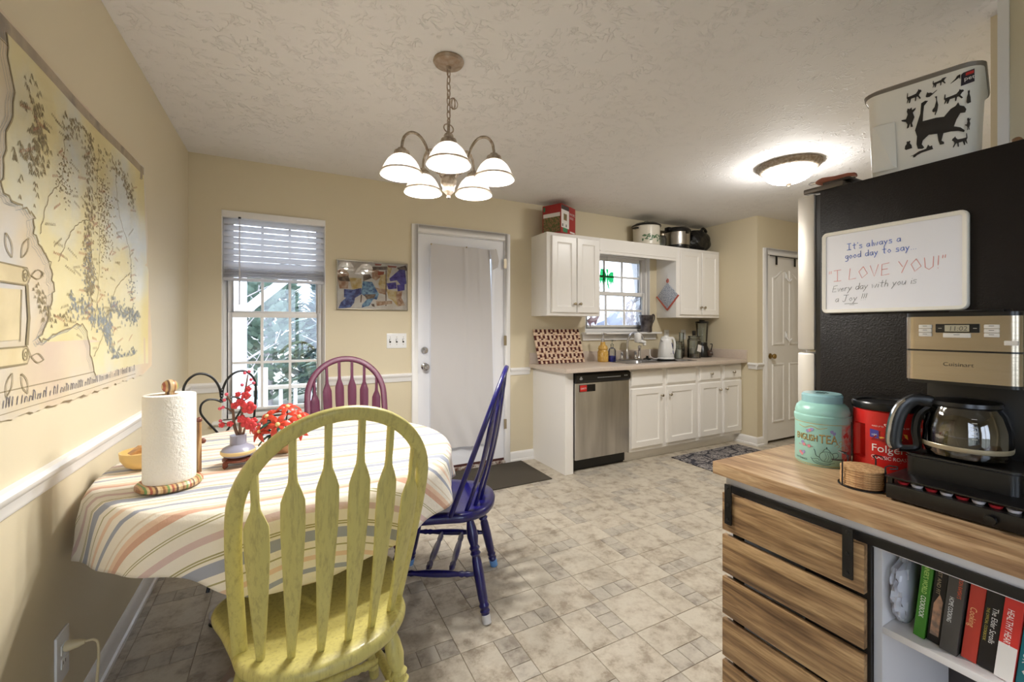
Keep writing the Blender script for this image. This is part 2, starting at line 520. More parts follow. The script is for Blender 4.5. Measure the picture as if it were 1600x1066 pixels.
for j in range(-9, 11):
    for i in range(-7, 24):
        x = GX0 + i * G; y = GY0 + j * G
        if x + G < XL or y + G < YN or x > XR or y > YB: continue
        if (i + j) % 2 == 0: tiles.append(('full', x, y))
        elif j % 2 == 0:
            tiles.append(('vr', x, y)); [tiles.append(('vs', x + R3, y + k * S3)) for k in range(3)]
        else:
            tiles.append(('hr', x, y + G - R3)); [tiles.append(('hs', x + k * S3, y)) for k in range(3)]
def seen_key(t):
    x, y = t[1] + 0.1, t[2] + 0.1
    z = x * 0.4613 + y * 0.8872; u = (x * 0.8872 - y * 0.4613) / max(z, 0.01)
    vis = z > 1.45 and abs(u) < 1.19 and y < 3.6 and not (x > 1.15 and y < 0.8 + (x - 1.15) * 0.1)
    if vis and x > 2.0 and y > 3.1: vis = False
    return (0 if vis else 1, z)
tiles.sort(key=seen_key)
rest = MB()
for n, (k, x, y) in enumerate(tiles):
    me, vs, fs = kinds[k]
    if n < 300:
        o = bpy.data.objects.new('tile', me); COL.objects.link(o); o.parent = floor_o; o.location = (x + g2, y + g2, 0)
    else:
        rest.add([(vx + x + g2, vy + y + g2, vz) for vx, vy, vz in vs], fs, 0 if k in ('full', 'vr', 'hr') else 1)
ro = build('tile_field', rest, [TILE_L, TILE_S], floor_o, smooth=0)
tag(ro, kind='stuff')

# ---------------------------------------------------------------- windows
def sash(parent, x0, x1, z0, z1, y, fw, nx, nz, mw=0.018, depth=0.03):
    mb = MB()
    mb.box(x0, x0 + fw, y, y + depth, z0, z1).box(x1 - fw, x1, y, y + depth, z0, z1)
    mb.box(x0 + fw, x1 - fw, y, y + depth, z0, z0 + fw).box(x0 + fw, x1 - fw, y, y + depth, z1 - fw, z1)
    s = build('sash', mb, WHITE, parent, bevel=0.003, smooth=30)
    gx0, gx1, gz0, gz1 = x0 + fw, x1 - fw, z0 + fw, z1 - fw
    m = MB()
    for i in range(1, nx): cx = gx0 + (gx1 - gx0) * i / nx; m.box(cx - mw / 2, cx + mw / 2, y + 0.006, y + 0.022, gz0, gz1)
    for i in range(1, nz): cz = gz0 + (gz1 - gz0) * i / nz; m.box(gx0, gx1, y + 0.0075, y + 0.0205, cz - mw / 2, cz + mw / 2)
    build('muntin', m, WHITE, s, smooth=30)
    for i in range(nx):
        for k in range(nz):
            a, b_ = gx0 + (gx1 - gx0) * i / nx, gx0 + (gx1 - gx0) * (i + 1) / nx
            c, d = gz0 + (gz1 - gz0) * k / nz, gz0 + (gz1 - gz0) * (k + 1) / nz
            build('pane', MB().box(a, b_, y + 0.013, y + 0.0145, c, d), GLASS, s, smooth=0)
    return s

w = tag(bpy.data.objects.new('window_1', None), 'white sash window with lowered half blind beside the dining table', None, None, 'structure'); COL.objects.link(w); w.location = (0, 0, 0)
x0, x1, z0, z1 = W1
fr = MB(); f = 0.03
fr.box(x0, x0 + f, YB + 0.045, YB + 0.115, z0, z1).box(x1 - f, x1, YB + 0.045, YB + 0.115, z0, z1).box(x0 + f, x1 - f, YB + 0.045, YB + 0.115, z1 - f, z1).box(x0 + f, x1 - f, YB + 0.045, YB + 0.115, z0, z0 + f)
build('window_frame', fr, WHITE, w, bevel=0.004)
rv = MB(); rv.box(x0, x0 + 0.006, YB, YB + 0.045, z0, z1).box(x1 - 0.006, x1, YB, YB + 0.045, z0, z1).box(x0, x1, YB, YB + 0.045, z1 - 0.006, z1)
build('jamb', rv, WHITE, w, smooth=0)
sash(w, x0 + f, x1 - f, 1.345, z1 - f, YB + 0.085, 0.032, 3, 2)
sash(w, x0 + f - 0.008, x1 - f + 0.008, z0 + f, 1.365, YB + 0.052, 0.036, 3, 2)
build('sash_lock', MB().box(-0.115, -0.045, YB + 0.056, YB + 0.085, 1.365, 1.377), WHITE, w, bevel=0.003)
build('window_sill', MB().box(x0 - 0.05, x1 + 0.05, YB - 0.045, YB + 0.045, z0 - 0.022, z0), WHITE, w, bevel=0.006)
build('apron', MB().box(x0 - 0.035, x1 + 0.035, YB - 0.014, YB, z0 - 0.085, z0 - 0.022), WHITE, w, bevel=0.004)

w = tag(bpy.data.objects.new('window_fill_rear', None), 'unseen white framed patio glazing added behind the viewer as fill light', None, None, 'structure'); COL.objects.link(w)
fr = MB(); f = 0.04; x0, x1, z0, z1 = W3
fr.box(x0, x0 + f, YN - 0.1, YN - 0.03, z0, z1).box(x1 - f, x1, YN - 0.1, YN - 0.03, z0, z1).box(x0 + f, x1 - f, YN - 0.1, YN - 0.03, z1 - f, z1).box(x0 + f, x1 - f, YN - 0.1, YN - 0.03, z0, z0 + f)
fr.box((x0 + x1) / 2 - 0.03, (x0 + x1) / 2 + 0.03, YN - 0.1, YN - 0.03, z0 + f, z1 - f)
build('window_frame', fr, WHITE, w, smooth=0)
for a_, b_ in ((x0 + f, (x0 + x1) / 2 - 0.03), ((x0 + x1) / 2 + 0.03, x1 - f)): build('pane', MB().box(a_, b_, YN - 0.068, YN - 0.064, z0 + f, z1 - f), GLASS, w, smooth=0)
w = tag(bpy.data.objects.new('window_fill_side', None), 'unseen white framed side window added behind the viewer as fill light', None, None, 'structure'); COL.objects.link(w)
fr = MB(); f = 0.04; q0, q1, z0, z1 = W4; qm = (q0 + q1) / 2; xa, xb = XL - 0.1, XL - 0.03
fr.box(xa, xb, q0, q0 + f, z0, z1).box(xa, xb, q1 - f, q1, z0, z1).box(xa, xb, q0 + f, q1 - f, z1 - f, z1).box(xa, xb, q0 + f, q1 - f, z0, z0 + f).box(xa, xb, qm - 0.03, qm + 0.03, z0 + f, z1 - f)
build('window_frame', fr, WHITE, w, smooth=0)
for a_, b_ in ((q0 + f, qm - 0.03), (qm + 0.03, q1 - f)): build('pane', MB().box(XL - 0.068, XL - 0.064, a_, b_, z0 + f, z1 - f), GLASS, w, smooth=0)
w = tag(bpy.data.objects.new('window_2', None), 'white sash window above the kitchen sink', None, None, 'structure'); COL.objects.link(w)
x0, x1, z0, z1 = W2
fr = MB(); f = 0.035
fr.box(x0, x0 + f, YB + 0.045, YB + 0.115, z0, z1).box(x1 - f, x1, YB + 0.045, YB + 0.115, z0, z1).box(x0 + f, x1 - f, YB + 0.045, YB + 0.115, z1 - f, z1).box(x0 + f, x1 - f, YB + 0.045, YB + 0.115, z0, z0 + f)
build('window_frame', fr, WHITE, w, bevel=0.004)
rv = MB(); rv.box(x0, x0 + 0.006, YB, YB + 0.045, z0, z1).box(x1 - 0.006, x1, YB, YB + 0.045, z0, z1).box(x0, x1, YB, YB + 0.045, z1 - 0.006, z1)
build('jamb', rv, WHITE, w, smooth=0)
sash(w, x0 + f, x1 - f, 1.60, z1 - f, YB + 0.085, 0.04, 3, 2, 0.02)
sash(w, x0 + f - 0.008, x1 - f + 0.008, z0 + f, 1.64, YB + 0.052, 0.04, 3, 2, 0.02)
build('window_sill', MB().box(x0 - 0.05, x1 + 0.10, YB - 0.085, YB + 0.045, z0 - 0.02, z0), WHITE, w, bevel=0.005)
build('apron', MB().box(x0 - 0.04, x1 + 0.08, YB - 0.016, YB, z0 - 0.085, z0 - 0.02), WHITE, w, bevel=0.004)

# ---------------------------------------------------------------- exterior door
d = tag(bpy.data.objects.new('door_1', None), 'white exterior door with glass covered by a grey curtain', None, None, 'structure'); COL.objects.link(d)
cs = MB(); cw = 0.058
cs.box(D1[0] - cw + 0.02, D1[0] + 0.016, YB - 0.018, YB, 0, D1[3] + cw - 0.006).box(D1[1] - 0.016, D1[1] + cw - 0.02, YB - 0.018, YB, 0, D1[3] + cw - 0.006)
cs.box(D1[0] + 0.016, D1[1] - 0.016, YB - 0.018, YB, D1[3] - 0.012, D1[3] + cw - 0.006)
build('casing', cs, WHITE, d, bevel=0.005)
jb = MB(); jb.box(D1[0], D1[0] + 0.018, YB, YB + T, 0, D1[3]).box(D1[1] - 0.018, D1[1], YB, YB + T, 0, D1[3]).box(D1[0], D1[1], YB, YB + T, D1[3] - 0.018, D1[3])
build('jamb', jb, WHITE, d, smooth=0)
sl = MB(); a, b_, zb, zt = D1[0] + 0.021, D1[1] - 0.021, 0.045, D1[3] - 0.021
yd = YB + 0.004
ga, gb, gz0, gz1 = a + 0.12, b_ - 0.12, 0.26, zt - 0.16
sl.box(a, ga, yd, yd + 0.04, zb, zt).box(gb, b_, yd, yd + 0.04, zb, zt).box(ga, gb, yd, yd + 0.04, zb, gz0).box(ga, gb, yd, yd + 0.04, gz1, zt)
slab = build('door_slab', sl, DOORW, d, smooth=0)
lf = MB(); e = 0.022
lf.box(ga - e, ga + 0.01, yd - 0.010, yd, gz0 - e, gz1 + e).box(gb - 0.01, gb + e, yd - 0.010, yd, gz0 - e, gz1 + e).box(ga, gb, yd - 0.010, yd, gz0 - e, gz0 + 0.01).box(ga, gb, yd - 0.010, yd, gz1 - 0.01, gz1 + e)
build('lite_frame', lf, DOORW, slab, bevel=0.003)
build('pane', MB().box(ga, gb, yd + 0.018, yd + 0.022, gz0, gz1), GLASS, slab, smooth=0)
def knob(parent, x, z, kind):
    mb = MB(); M = Mx((x, yd, z), rx=PI / 2)
    if kind == 'knob': pr = [(0.032, 0), (0.032, 0.006), (0.026, 0.010), (0.011, 0.014), (0.011, 0.030), (0.020, 0.036), (0.028, 0.048), (0.027, 0.058), (0.018, 0.066), (0.0, 0.068)]
    else: pr = [(0.031, 0), (0.031, 0.008), (0.026, 0.014), (0.012, 0.016), (0.0, 0.016)]
    mb.lathe(pr, 20, M)
    if kind != 'knob': mb.box(-0.014, 0.014, -0.004, 0.004, 0.014, 0.026, 0, M)
    return build('door_knob' if kind == 'knob' else 'deadbolt', mb, CHROME, slab)
knob(slab, 1.022, 0.925, 'knob'); knob(slab, 1.020, 1.062, 'bolt')
for hz in (0.32, 1.09, 1.80):
    build('hinge', MB().lathe([(0.007, 0), (0.007, 0.09)], 8, Mx((D1[1] - 0.016, YB - 0.012, hz))).box(D1[1] - 0.03, D1[1] - 0.002, YB - 0.020, YB - 0.0182, hz, hz + 0.09), NICKEL, d)
build('threshold', MB().box(D1[0] + 0.018, D1[1] - 0.018, YB - 0.03, YB + 0.09, 0, 0.03), pm('weathered_threshold', (96, 62, 48), 0.7, var=(30, (190, 180, 170), 0.08)), d, bevel=0.004)
build('door_sweep', MB().box(a, b_, yd - 0.004, yd + 0.03, 0.030, 0.05), pm('dark_red_sweep', (74, 38, 32), 0.7), slab, smooth=0)

# curtain pinned over the door glass
CURT = pm('grey_curtain_cloth', (206, 203, 203), 0.85, bmp=(400, 0.15, 0.0006), sheen=0.2)
ct = thing('door_curtain', 'light grey blackout curtain panel pinned over the exterior door glass', 'curtain', (1.35, YB - 0.03, 0.20))
def cfn(u, v):
    x = -0.288 + u * (0.545 + 0.045 * (1 - v) ** 0.7)
    z = 0.012 + v * (1.755 - 0.010 * u)
    y = -0.006 - 0.006 * math.sin(u * 9 + 1) * (0.3 + v) - 0.010 * math.exp(-((u - 0.56) / 0.03) ** 2) * v - 0.006 * math.exp(-((u - 0.80) / 0.025) ** 2) * v
    y -= 0.012 * (1 - v) ** 6 * (math.sin(u * 14) + math.sin(u * 23 + v * 30)) * 0.8
    return (x, y, z)
cm = MB().grid(cfn, 60, 50)
build('curtain_panel', cm, CURT, ct, smooth=80, solid=0.0015)
fl = MB()
fl.add([(0.255, -0.02, 1.757), (0.318, -0.028, 1.757), (0.338, -0.03, 1.66), (0.275, -0.026, 1.638)], [(0, 1, 2, 3)])
fl.add([(0.275, -0.026, 1.638), (0.338, -0.03, 1.66), (0.332, -0.018, 1.60), (0.283, -0.016, 1.575)], [(0, 1, 2, 3)])
build('folded_corner', fl, CURT, ct, solid=0.003, smooth=0)
for px in (-0.288, 0.03, 0.31):
    build('pin', MB().ball((px, -0.022, 1.757), 0.006, 8, 6), BRASS, ct)

# ---------------------------------------------------------------- pantry door
d = tag(bpy.data.objects.new('door_2', None), 'white four panel pantry door with brass knob', None, None, 'structure'); COL.objects.link(d)
cs = MB()
cs.box(D2[0] - 0.058, D2[0] + 0.012, YP - 0.016, YP, 0, D2[3] + 0.058).box(D2[1] - 0.012, D2[1] + 0.058, YP - 0.016, YP, 0, D2[3] + 0.058).box(D2[0] + 0.012, D2[1] - 0.012, YP - 0.016, YP, D2[3] - 0.012, D2[3] + 0.058)
build('casing', cs, WHITE, d, bevel=0.005)
a, b_ = D2[0] + 0.014, D2[1] - 0.014
slab = build('door_slab', MB().box(a, b_, YP + 0.002, YP + 0.037, 0.03, D2[3] - 0.014), CABW, d, smooth=0)
def pan(x0, x1, z0, z1, arch):
    n = 8
    def loop(ins, y):
        L = [(x0 + ins, y, z0 + ins), (x1 - ins, y, z0 + ins)]
        for i in range(n + 1):
            t = i / n
            zz = z1 - ins
            if arch: zz += arch * (t if arch > 0 else (1 - t)) ** 1.5 * 0 + abs(arch) * math.sin(PI / 2 * (t if arch < 0 else 1 - t)) ** 2
            L.append((x1 - ins + (x0 - x1 + 2 * ins) * t, y, zz))
        return L
    mb = MB(); loops = [loop(0, YP + 0.003), loop(0.006, YP - 0.007), loop(0.016, YP - 0.007), loop(0.026, YP - 0.0005), loop(0.034, YP - 0.0005), loop(0.055, YP - 0.006)]
    k = len(loops[0]); vs = [p for L in loops for p in L]; fs = []
    for q in range(len(loops) - 1):
        for i in range(k): fs.append((q * k + i, q * k + (i + 1) % k, (q + 1) * k + (i + 1) % k, (q + 1) * k + i))
    fs.append(tuple((len(loops) - 1) * k + i for i in range(k)))
    mb.add(vs, fs); build('panel', mb, CABW, slab, smooth=30)
mid = (a + b_) / 2
pan(a + 0.10, mid - 0.045, 1.06, 1.80, 0.09); pan(mid + 0.045, b_ - 0.10, 1.06, 1.80, -0.09)
pan(a + 0.10, mid - 0.045, 0.22, 0.86, 0); pan(mid + 0.045, b_ - 0.10, 0.22, 0.86, 0)
mb = MB(); mb.lathe([(0.030, 0), (0.030, 0.006), (0.012, 0.012), (0.011, 0.028), (0.022, 0.034), (0.028, 0.046), (0.025, 0.058), (0.0, 0.066)], 18, Mx((a + 0.065, YP + 0.002, 0.945), rx=PI / 2))
build('door_knob', mb, BRASS, slab)
hr = thing('over_door_rack', 'thin black over-door hanger with two straps on pantry door', 'hanger', (mid, YP - 0.02, 1.98))
hm = MB(); hm.box(-0.34, 0.34, -0.004, 0.0, 0.043, 0.052)
build('strap_bar', hm, BLACKM, hr)
for hx in (-0.24, 0.10): build('strap', MB().box(hx, hx + 0.028, -0.008, -0.0, -0.045, 0.05), BLACKM, hr, bevel=0.002)
for hz, nm in ((1.80, 'upper'), (0.0, 'lower')):
    zz = 1.80 if nm == 'upper' else 1.14
    hk = MB().tube(crom([(mid - 0.01, YP - 0.004, zz + 0.05), (mid - 0.01, YP - 0.012, zz), (mid + 0.005, YP - 0.03, zz - 0.03), (mid + 0.02, YP - 0.045, zz - 0.01)], 5), 0.008, 8)
    hk.box(mid - 0.025, mid + 0.005, YP - 0.004, YP + 0.002, zz + 0.0, zz + 0.07)
    tag(build('wall_hook', hk, WHITEP, None), '%s white adhesive hook on the pantry door' % nm, 'hook', 'hooks on the pantry door')
# ---------------------------------------------------------------- window blind
def slat_mat():
    m, nt, b = newmat('blind_slat_white'); out = nt.nodes['Material Output']
    b.inputs['Base Color'].default_value = lin((236, 234, 234)); b.inputs['Roughness'].default_value = 0.45
    t = node(nt, 'ShaderNodeBsdfTranslucent'); t.inputs[0].default_value = (0.92, 0.92, 0.94, 1)
    mx = node(nt, 'ShaderNodeMixShader'); mx.inputs[0].default_value = 0.65
    nt.links.new(b.outputs[0], mx.inputs[1]); nt.links.new(t.outputs[0], mx.inputs[2]); nt.links.new(mx.outputs[0], out.inputs[0])
    return m
SLAT = slat_mat()
bl = thing('window_blind', 'white horizontal slat blind half raised in the dining window', 'blind', (-0.082, YB + 0.012, 1.585))
hw = 0.325
build('headrail', MB().box(-hw, hw, -0.03, 0.02, 0.44, 0.485), WHITE, bl, bevel=0.003)
s0 = MB(); n = 6
pts = [(-0.025 + 0.05 * i / n, 0.003 * math.sin(PI * i / n)) for i in range(n + 1)]
sv = [(sx, y, z) for sx in (-hw + 0.006, hw - 0.006) for y, z in pts]
s0.add(sv, [(i, i + 1, n + 2 + i, n + 1 + i) for i in range(n)])
for k in range(8):
    build('slat', s0, SLAT, bl, solid=0.0025, loc=(0, -0.004, 0.415 - k * 0.0425), rot=(math.radians(56), 0, 0))
for k in range(9):
    build('stacked_slat', s0, SLAT, bl, solid=0.0025, loc=(0, -0.004, 0.088 - k * 0.0075), rot=(math.radians(3 * (k % 3 - 1)), 0, 0))
build('bottom_rail', MB().box(-hw + 0.004, hw - 0.004, -0.03, 0.02, 0.0, 0.02), SLAT, bl, bevel=0.004)
for lx in (-0.21, 0.0, 0.21):
    lm = MB().tube([(lx, -0.031, 0.44), (lx, -0.031, 0.01)], 0.0012, 5)
    lm.tube(crom([(lx + 0.02, -0.034, 0.09), (lx + 0.05, -0.04, 0.07), (lx - 0.02, -0.038, 0.05), (lx + 0.045, -0.04, 0.03), (lx - 0.01, -0.036, 0.02)], 5), 0.0014, 5)
    build('ladder_cord', lm, SLAT, bl)
wd = MB().tube([(-0.222, -0.036, 0.435), (-0.222, -0.046, 0.30), (-0.222, -0.05, -0.17)], 0.0045, 6)
build('tilt_wand', wd, SLAT, bl)
build('wand_hook', MB().box(-0.23, -0.214, -0.042, -0.03, 0.432, 0.444), BLACK, bl)

# ---------------------------------------------------------------- framed watercolour
def flatpoly(mb, pts, y, mi):
    mb.add([(x, y, z) for x, z in pts], [tuple(range(len(pts)))], mi)
art = thing('framed_picture', 'framed watercolour of figures in blue and ochre beside the window', 'picture', (0.60, YB, 1.395))
FRM = pm('champagne_metal_frame', (190, 180, 160), 0.3, 0.8)
W_, H_ = 0.552, 0.388
fm = MB(); e = 0.008
fm.box(-W_ / 2, -W_ / 2 + e, -0.02, 0, 0, H_).box(W_ / 2 - e, W_ / 2, -0.02, 0, 0, H_).box(-W_ / 2 + e, W_ / 2 - e, -0.02, 0, 0, e).box(-W_ / 2 + e, W_ / 2 - e, -0.02, 0, H_ - e, H_)
build('frame', fm, FRM, art, bevel=0.002)
build('paper', MB().box(-W_ / 2 + e, W_ / 2 - e, -0.008, -0.002, e, H_ - e), pm('watercolour_paper', (246, 240, 230), 0.8, var=(12, (228, 216, 200), 0.12)), art, smooth=0)
cols = [pm('paint_indigo', (52, 58, 120), 0.8, var=(40, (110, 130, 190), 0.1)), pm('paint_blue', (60, 96, 150), 0.8, var=(45, (150, 190, 215), 0.1)),
        pm('paint_sienna', (176, 124, 92), 0.8, var=(35, (220, 190, 160), 0.12)), pm('paint_ochre', (214, 178, 104), 0.8, var=(35, (236, 216, 170), 0.12)),
        pm('paint_umber', (92, 70, 58), 0.8, var=(40, (150, 128, 112), 0.12)), pm('paint_brick', (180, 84, 60), 0.8), pm('paint_violet', (62, 48, 140), 0.8, var=(35, (110, 100, 190), 0.12))]
fig = MB()
def PX(x, y): return ((x - 75) / 735 * W_ - W_ / 2, H_ - (y - 70 - (x - 75) * 0.075) / 510 * H_)
shapes = [
    (2, [(85, 180), (150, 160), (200, 220), (190, 370), (110, 370), (90, 280)]), (4, [(85, 255), (190, 240), (215, 300), (110, 290)]),
    (3, [(200, 260), (320, 270), (330, 370), (230, 380)]), (0, [(150, 375), (240, 385), (320, 370), (330, 430), (260, 470), (150, 460)]),
    (0, [(180, 455), (260, 455), (250, 520), (215, 565), (160, 570), (95, 570), (120, 510)]), (4, [(315, 440), (328, 440), (322, 520), (310, 520)]),
    (4, [(340, 240), (400, 220), (430, 270), (340, 300)]), (1, [(335, 300), (430, 310), (500, 440), (480, 500), (370, 470), (320, 430)]),
    (4, [(350, 440), (470, 440), (440, 500), (380, 500)]), (1, [(380, 490), (450, 480), (400, 560), (325, 575), (330, 540)]), (4, [(420, 540), (450, 540), (458, 575), (430, 565)]),
    (2, [(430, 180), (500, 190), (520, 260), (470, 300), (430, 270)]), (4, [(430, 150), (590, 150), (590, 185), (440, 185)]), (5, [(490, 200), (555, 205), (550, 245), (490, 240)]),
    (3, [(520, 240), (580, 230), (570, 400), (520, 410), (495, 330)]), (2, [(460, 370), (590, 400), (570, 450), (500, 430)]), (4, [(570, 190), (582, 190), (580, 570), (568, 570)]),
    (3, [(590, 150), (640, 170), (610, 260), (585, 320)]), (5, [(455, 120), (530, 125), (520, 140), (465, 138)]), (5, [(590, 140), (690, 150), (680, 165), (600, 160)]),
    (4, [(690, 165), (790, 140), (805, 200), (720, 200)]), (6, [(610, 280), (720, 185), (780, 190), (795, 340), (740, 360), (690, 300), (620, 310)]),
    (6, [(580, 330), (680, 320), (690, 390), (600, 395)]), (6, [(690, 350), (775, 345), (775, 410), (700, 420)]), (3, [(580, 390), (690, 420), (740, 540), (700, 585), (640, 510), (600, 490)]),
    (2, [(690, 420), (750, 415), (740, 490), (780, 575), (700, 580), (680, 470)]), (2, [(470, 515), (640, 520), (640, 550), (480, 565)]),
]
for q, (mi, pl) in enumerate(shapes):
    flatpoly(fig, [PX(x, y) for x, y in pl], -0.0082 - q * 0.00003, mi)
build('painted_figures', fig, cols, art, smooth=0)
build('glazing', MB().box(-W_ / 2 + e, W_ / 2 - e, -0.0145, -0.0125, e, H_ - e), thin_glass('picture_glass', (0.97, 0.97, 0.97, 1), 0.12, 0.01), art, smooth=0)

# ---------------------------------------------------------------- switch plate and outlets
def toggle_plate(name, label, x, y, z, wdt, hgt, n, cat='switch'):
    t = thing(name, label, cat, (x, y, z))
    build('cover_plate', MB().box(-wdt / 2, wdt / 2, -0.007, 0, 0, hgt), WHITEP, t, bevel=0.003)
    for i in range(n):
        cx = -wdt / 2 + wdt * (i + 0.5) / n
        if cat == 'switch':
            build('toggle', MB().box(cx - 0.005, cx + 0.005, -0.020, -0.006, hgt / 2 - 0.002, hgt / 2 + 0.014), WHITEP, t, bevel=0.002)
            build('slot', MB().box(cx - 0.007, cx + 0.007, -0.0076, -0.0068, hgt / 2 - 0.016, hgt / 2 + 0.016), SCREEN_D, t, smooth=0)
            for dz in (0.03, -0.03): build('screw', MB().lathe([(0.0035, 0), (0.0035, 0.001)], 8, Mx((cx, -0.007, hgt / 2 + dz), rx=PI / 2)), NICKEL, t)
        else:
            for dz in (0.02, -0.02):
                r = build('receptacle', MB().box(cx - 0.016, cx + 0.016, -0.009, -0.006, hgt / 2 + dz - 0.014, hgt / 2 + dz + 0.014), WHITEP, t, bevel=0.004)
                build('slots', MB().box(cx - 0.008, cx - 0.005, -0.0093, -0.0088, hgt / 2 + dz - 0.004, hgt / 2 + dz + 0.006).box(cx + 0.005, cx + 0.008, -0.0093, -0.0088, hgt / 2 + dz - 0.004, hgt / 2 + dz + 0.006), SCREEN_D, r, smooth=0)
    return t
toggle_plate('light_switch', 'white triple toggle switch plate left of the exterior door', 0.786, YB, 1.087, 0.160, 0.121, 3)
toggle_plate('wall_outlet', 'white outlet plate on the wall behind the kettle', 3.855, YB, 1.112, 0.075, 0.115, 1, 'outlet')
toggle_plate('wall_outlet', 'white outlet plate on the wall behind the glass jars', 4.13, YB, 1.112, 0.075, 0.115, 1, 'outlet')
ot = toggle_plate('wall_outlet', 'white outlet plate low on the map wall', XL, 1.745, 0.215, 0.080, 0.145, 1, 'outlet')
ot.rotation_euler = (0, 0, PI / 2)
pg = thing('plug_cord', 'cream plug and cord in the low outlet under the table', 'cord', (XL, 1.745, 0.22))
IV = pm('ivory_cord', (222, 206, 166), 0.5)
m_ = MB().lathe([(0.013, 0), (0.015, 0.006), (0.011, 0.03), (0.006, 0.045)], 12, Mx((0.010, 0, 0.092), ry=PI / 2)); build('plug', m_, IV, pg)
build('cord', MB().tube(crom([(0.055, 0, 0.092), (0.075, 0.004, 0.088), (0.084, 0.004, 0.06), (0.080, 0.0, -0.05), (0.07, -0.02, -0.15), (0.06, -0.15, -0.214), (0.04, -0.6, -0.2155), (0.035, -1.4, -0.2155)], 8), 0.0035, 7), IV, pg)

# ---------------------------------------------------------------- parchment map on the left wall (a generic old-style map)
mp = thing('wall_map', 'large parchment style map poster hanging on the left wall', 'poster', (XL, 0.78, 1.035))
def map_mat(name, a, b2, c, sc, rough=0.38):
    m, nt, b = newmat(name)
    b.inputs['Roughness'].default_value = rough
    co = coords(nt, 'Object')
    n = node(nt, 'ShaderNodeTexNoise'); n.inputs['Scale'].default_value = sc; n.inputs['Detail'].default_value = 7
    nt.links.new(co, n.inputs['Vector'])
    r = ramp(nt, [(0.33, lin(a)), (0.5, lin(b2)), (0.66, lin(c))])
    nt.links.new(n.outputs[0], r.inputs[0]); nt.links.new(r.outputs[0], b.inputs['Base Color'])
    return m
SEA = map_mat('map_sea_parchment', (206, 184, 164), (214, 198, 168), (206, 202, 196), 2.4)
LAND = map_mat('map_land_parchment', (214, 198, 140), (220, 208, 160), (204, 208, 204), 2.2)
BORD = map_mat('map_border', (150, 136, 116), (170, 154, 130), (130, 120, 108), 9)
INK = pm('map_ink', (146, 132, 100), 0.6); INKB = pm('map_ink_blue', (142, 148, 150), 0.6); RED = pm('map_ink_red', (184, 126, 98), 0.6)
ML, MH = 1.745, 0.965
def wav(s, t):
    c = max(0, s - (ML - 0.05)) / 0.05
    return 0.006 + 0.004 * math.sin(s * 7 + t * 3) + 0.004 * math.sin(t * 9 + s * 2) * 0.5 + 0.010 * c * c * (1 if t < 0.5 else 0.6)
def edge(s, t):  # slightly tattered outline, lower right corner cut away
    e = 0.003 * math.sin(s * 61) + 0.002 * math.sin(s * 143)
    k = max(0.0, s - (ML - 0.07)) / 0.07
    lo = 0.005 + e + 0.045 * k * k
    hi = MH - 0.004 + e
    return lo + (hi - lo) * t
def mapfn(u, v):
    t = edge(u * ML, v); s = u * ML + (0.006 * math.sin(t * 11)) * (1 if u > 0.98 else 0) + 0.03 * (1 - t / MH) * u
    return (wav(s, t), s, t)
build('sheet', MB().grid(mapfn, 80, 40), SEA, mp, solid=0.001, smooth=80)
def mark(mb, pts, wd, eps, mi=0):
    """pen stroke on the sheet"""
    P = [Vector(p) for p in pts]; vs = []; fs = []
    for i, p in enumerate(P):
        t = (P[min(i + 1, len(P) - 1)] - P[max(i - 1, 0)]); t = t.normalized() if t.length > 1e-9 else Vector((1, 0))
        nn = Vector((-t.y, t.x)) * wd / 2
        for q in (p + nn, p - nn): vs.append((wav(q.x, q.y) + eps, q.x, q.y))
    for i in range(len(P) - 1): fs.append((2 * i, 2 * i + 1, 2 * i + 3, 2 * i + 2))
    mb.add(vs, fs, mi)
mo = lambda p: (p[0] - 0.78, p[1] - 1.035)
coast = [(1.446, 1.95), (1.47, 1.80), (1.44, 1.68), (1.446, 1.58), (1.527, 1.562), (1.571, 1.548), (1.578, 1.499), (1.637, 1.458), (1.672, 1.409), (1.672, 1.339), (1.637, 1.267), (1.61, 1.224), (1.728, 1.249), (1.876, 1.268), (1.925, 1.193), (1.967, 1.093)]
cst = [Vector((*mo(p), 0)) for p in coast]
cst = crom(cst, 5)
cst = [(p.x + 0.006 * math.sin(i * 2.1) + 0.004 * math.sin(i * 5.3), p.y + 0.005 * math.cos(i * 2.7)) for i, p in enumerate(cst)]
lm = MB()   # land: strips from the coast to the inner right border, following the sheet
RB = ML - 0.004
rows = []
for (s, t) in cst:
    rb_ = RB + 0.028 * (1 - t / MH) - 0.004
    rows.append([(wav(s + (rb_ - s) * k / 30, t) + 0.0014, s + (rb_ - s) * k / 30, t) for k in range(31)])
order = sorted(range(len(cst)), key=lambda i: -cst[i][1])
prev = None; seq = []
for i in range(len(cst)):
    if prev is None or cst[i][1] < prev - 0.002: seq.append(i); prev = cst[i][1]
vs = [p for i in seq for p in rows[i]]
fs = [(a * 31 + k, a * 31 + k + 1, (a + 1) * 31 + k + 1, (a + 1) * 31 + k) for a in range(len(seq) - 1) for k in range(30)]
lm.add(vs, fs); build('land_print', lm, LAND, mp, smooth=80)
dr = MB(); rnd = random.Random(3)
mark(dr, cst, 0.005, 0.0022)
for k in range(3): mark(dr, [(p[0] - 0.010 * (k + 1), p[1] - 0.004 * (k + 1)) for p in cst], 0.0012, 0.0022, 1)
def inland(s, t):
    best = min(cst, key=lambda p: abs(p[1] - t)); return s > best[0] + 0.02
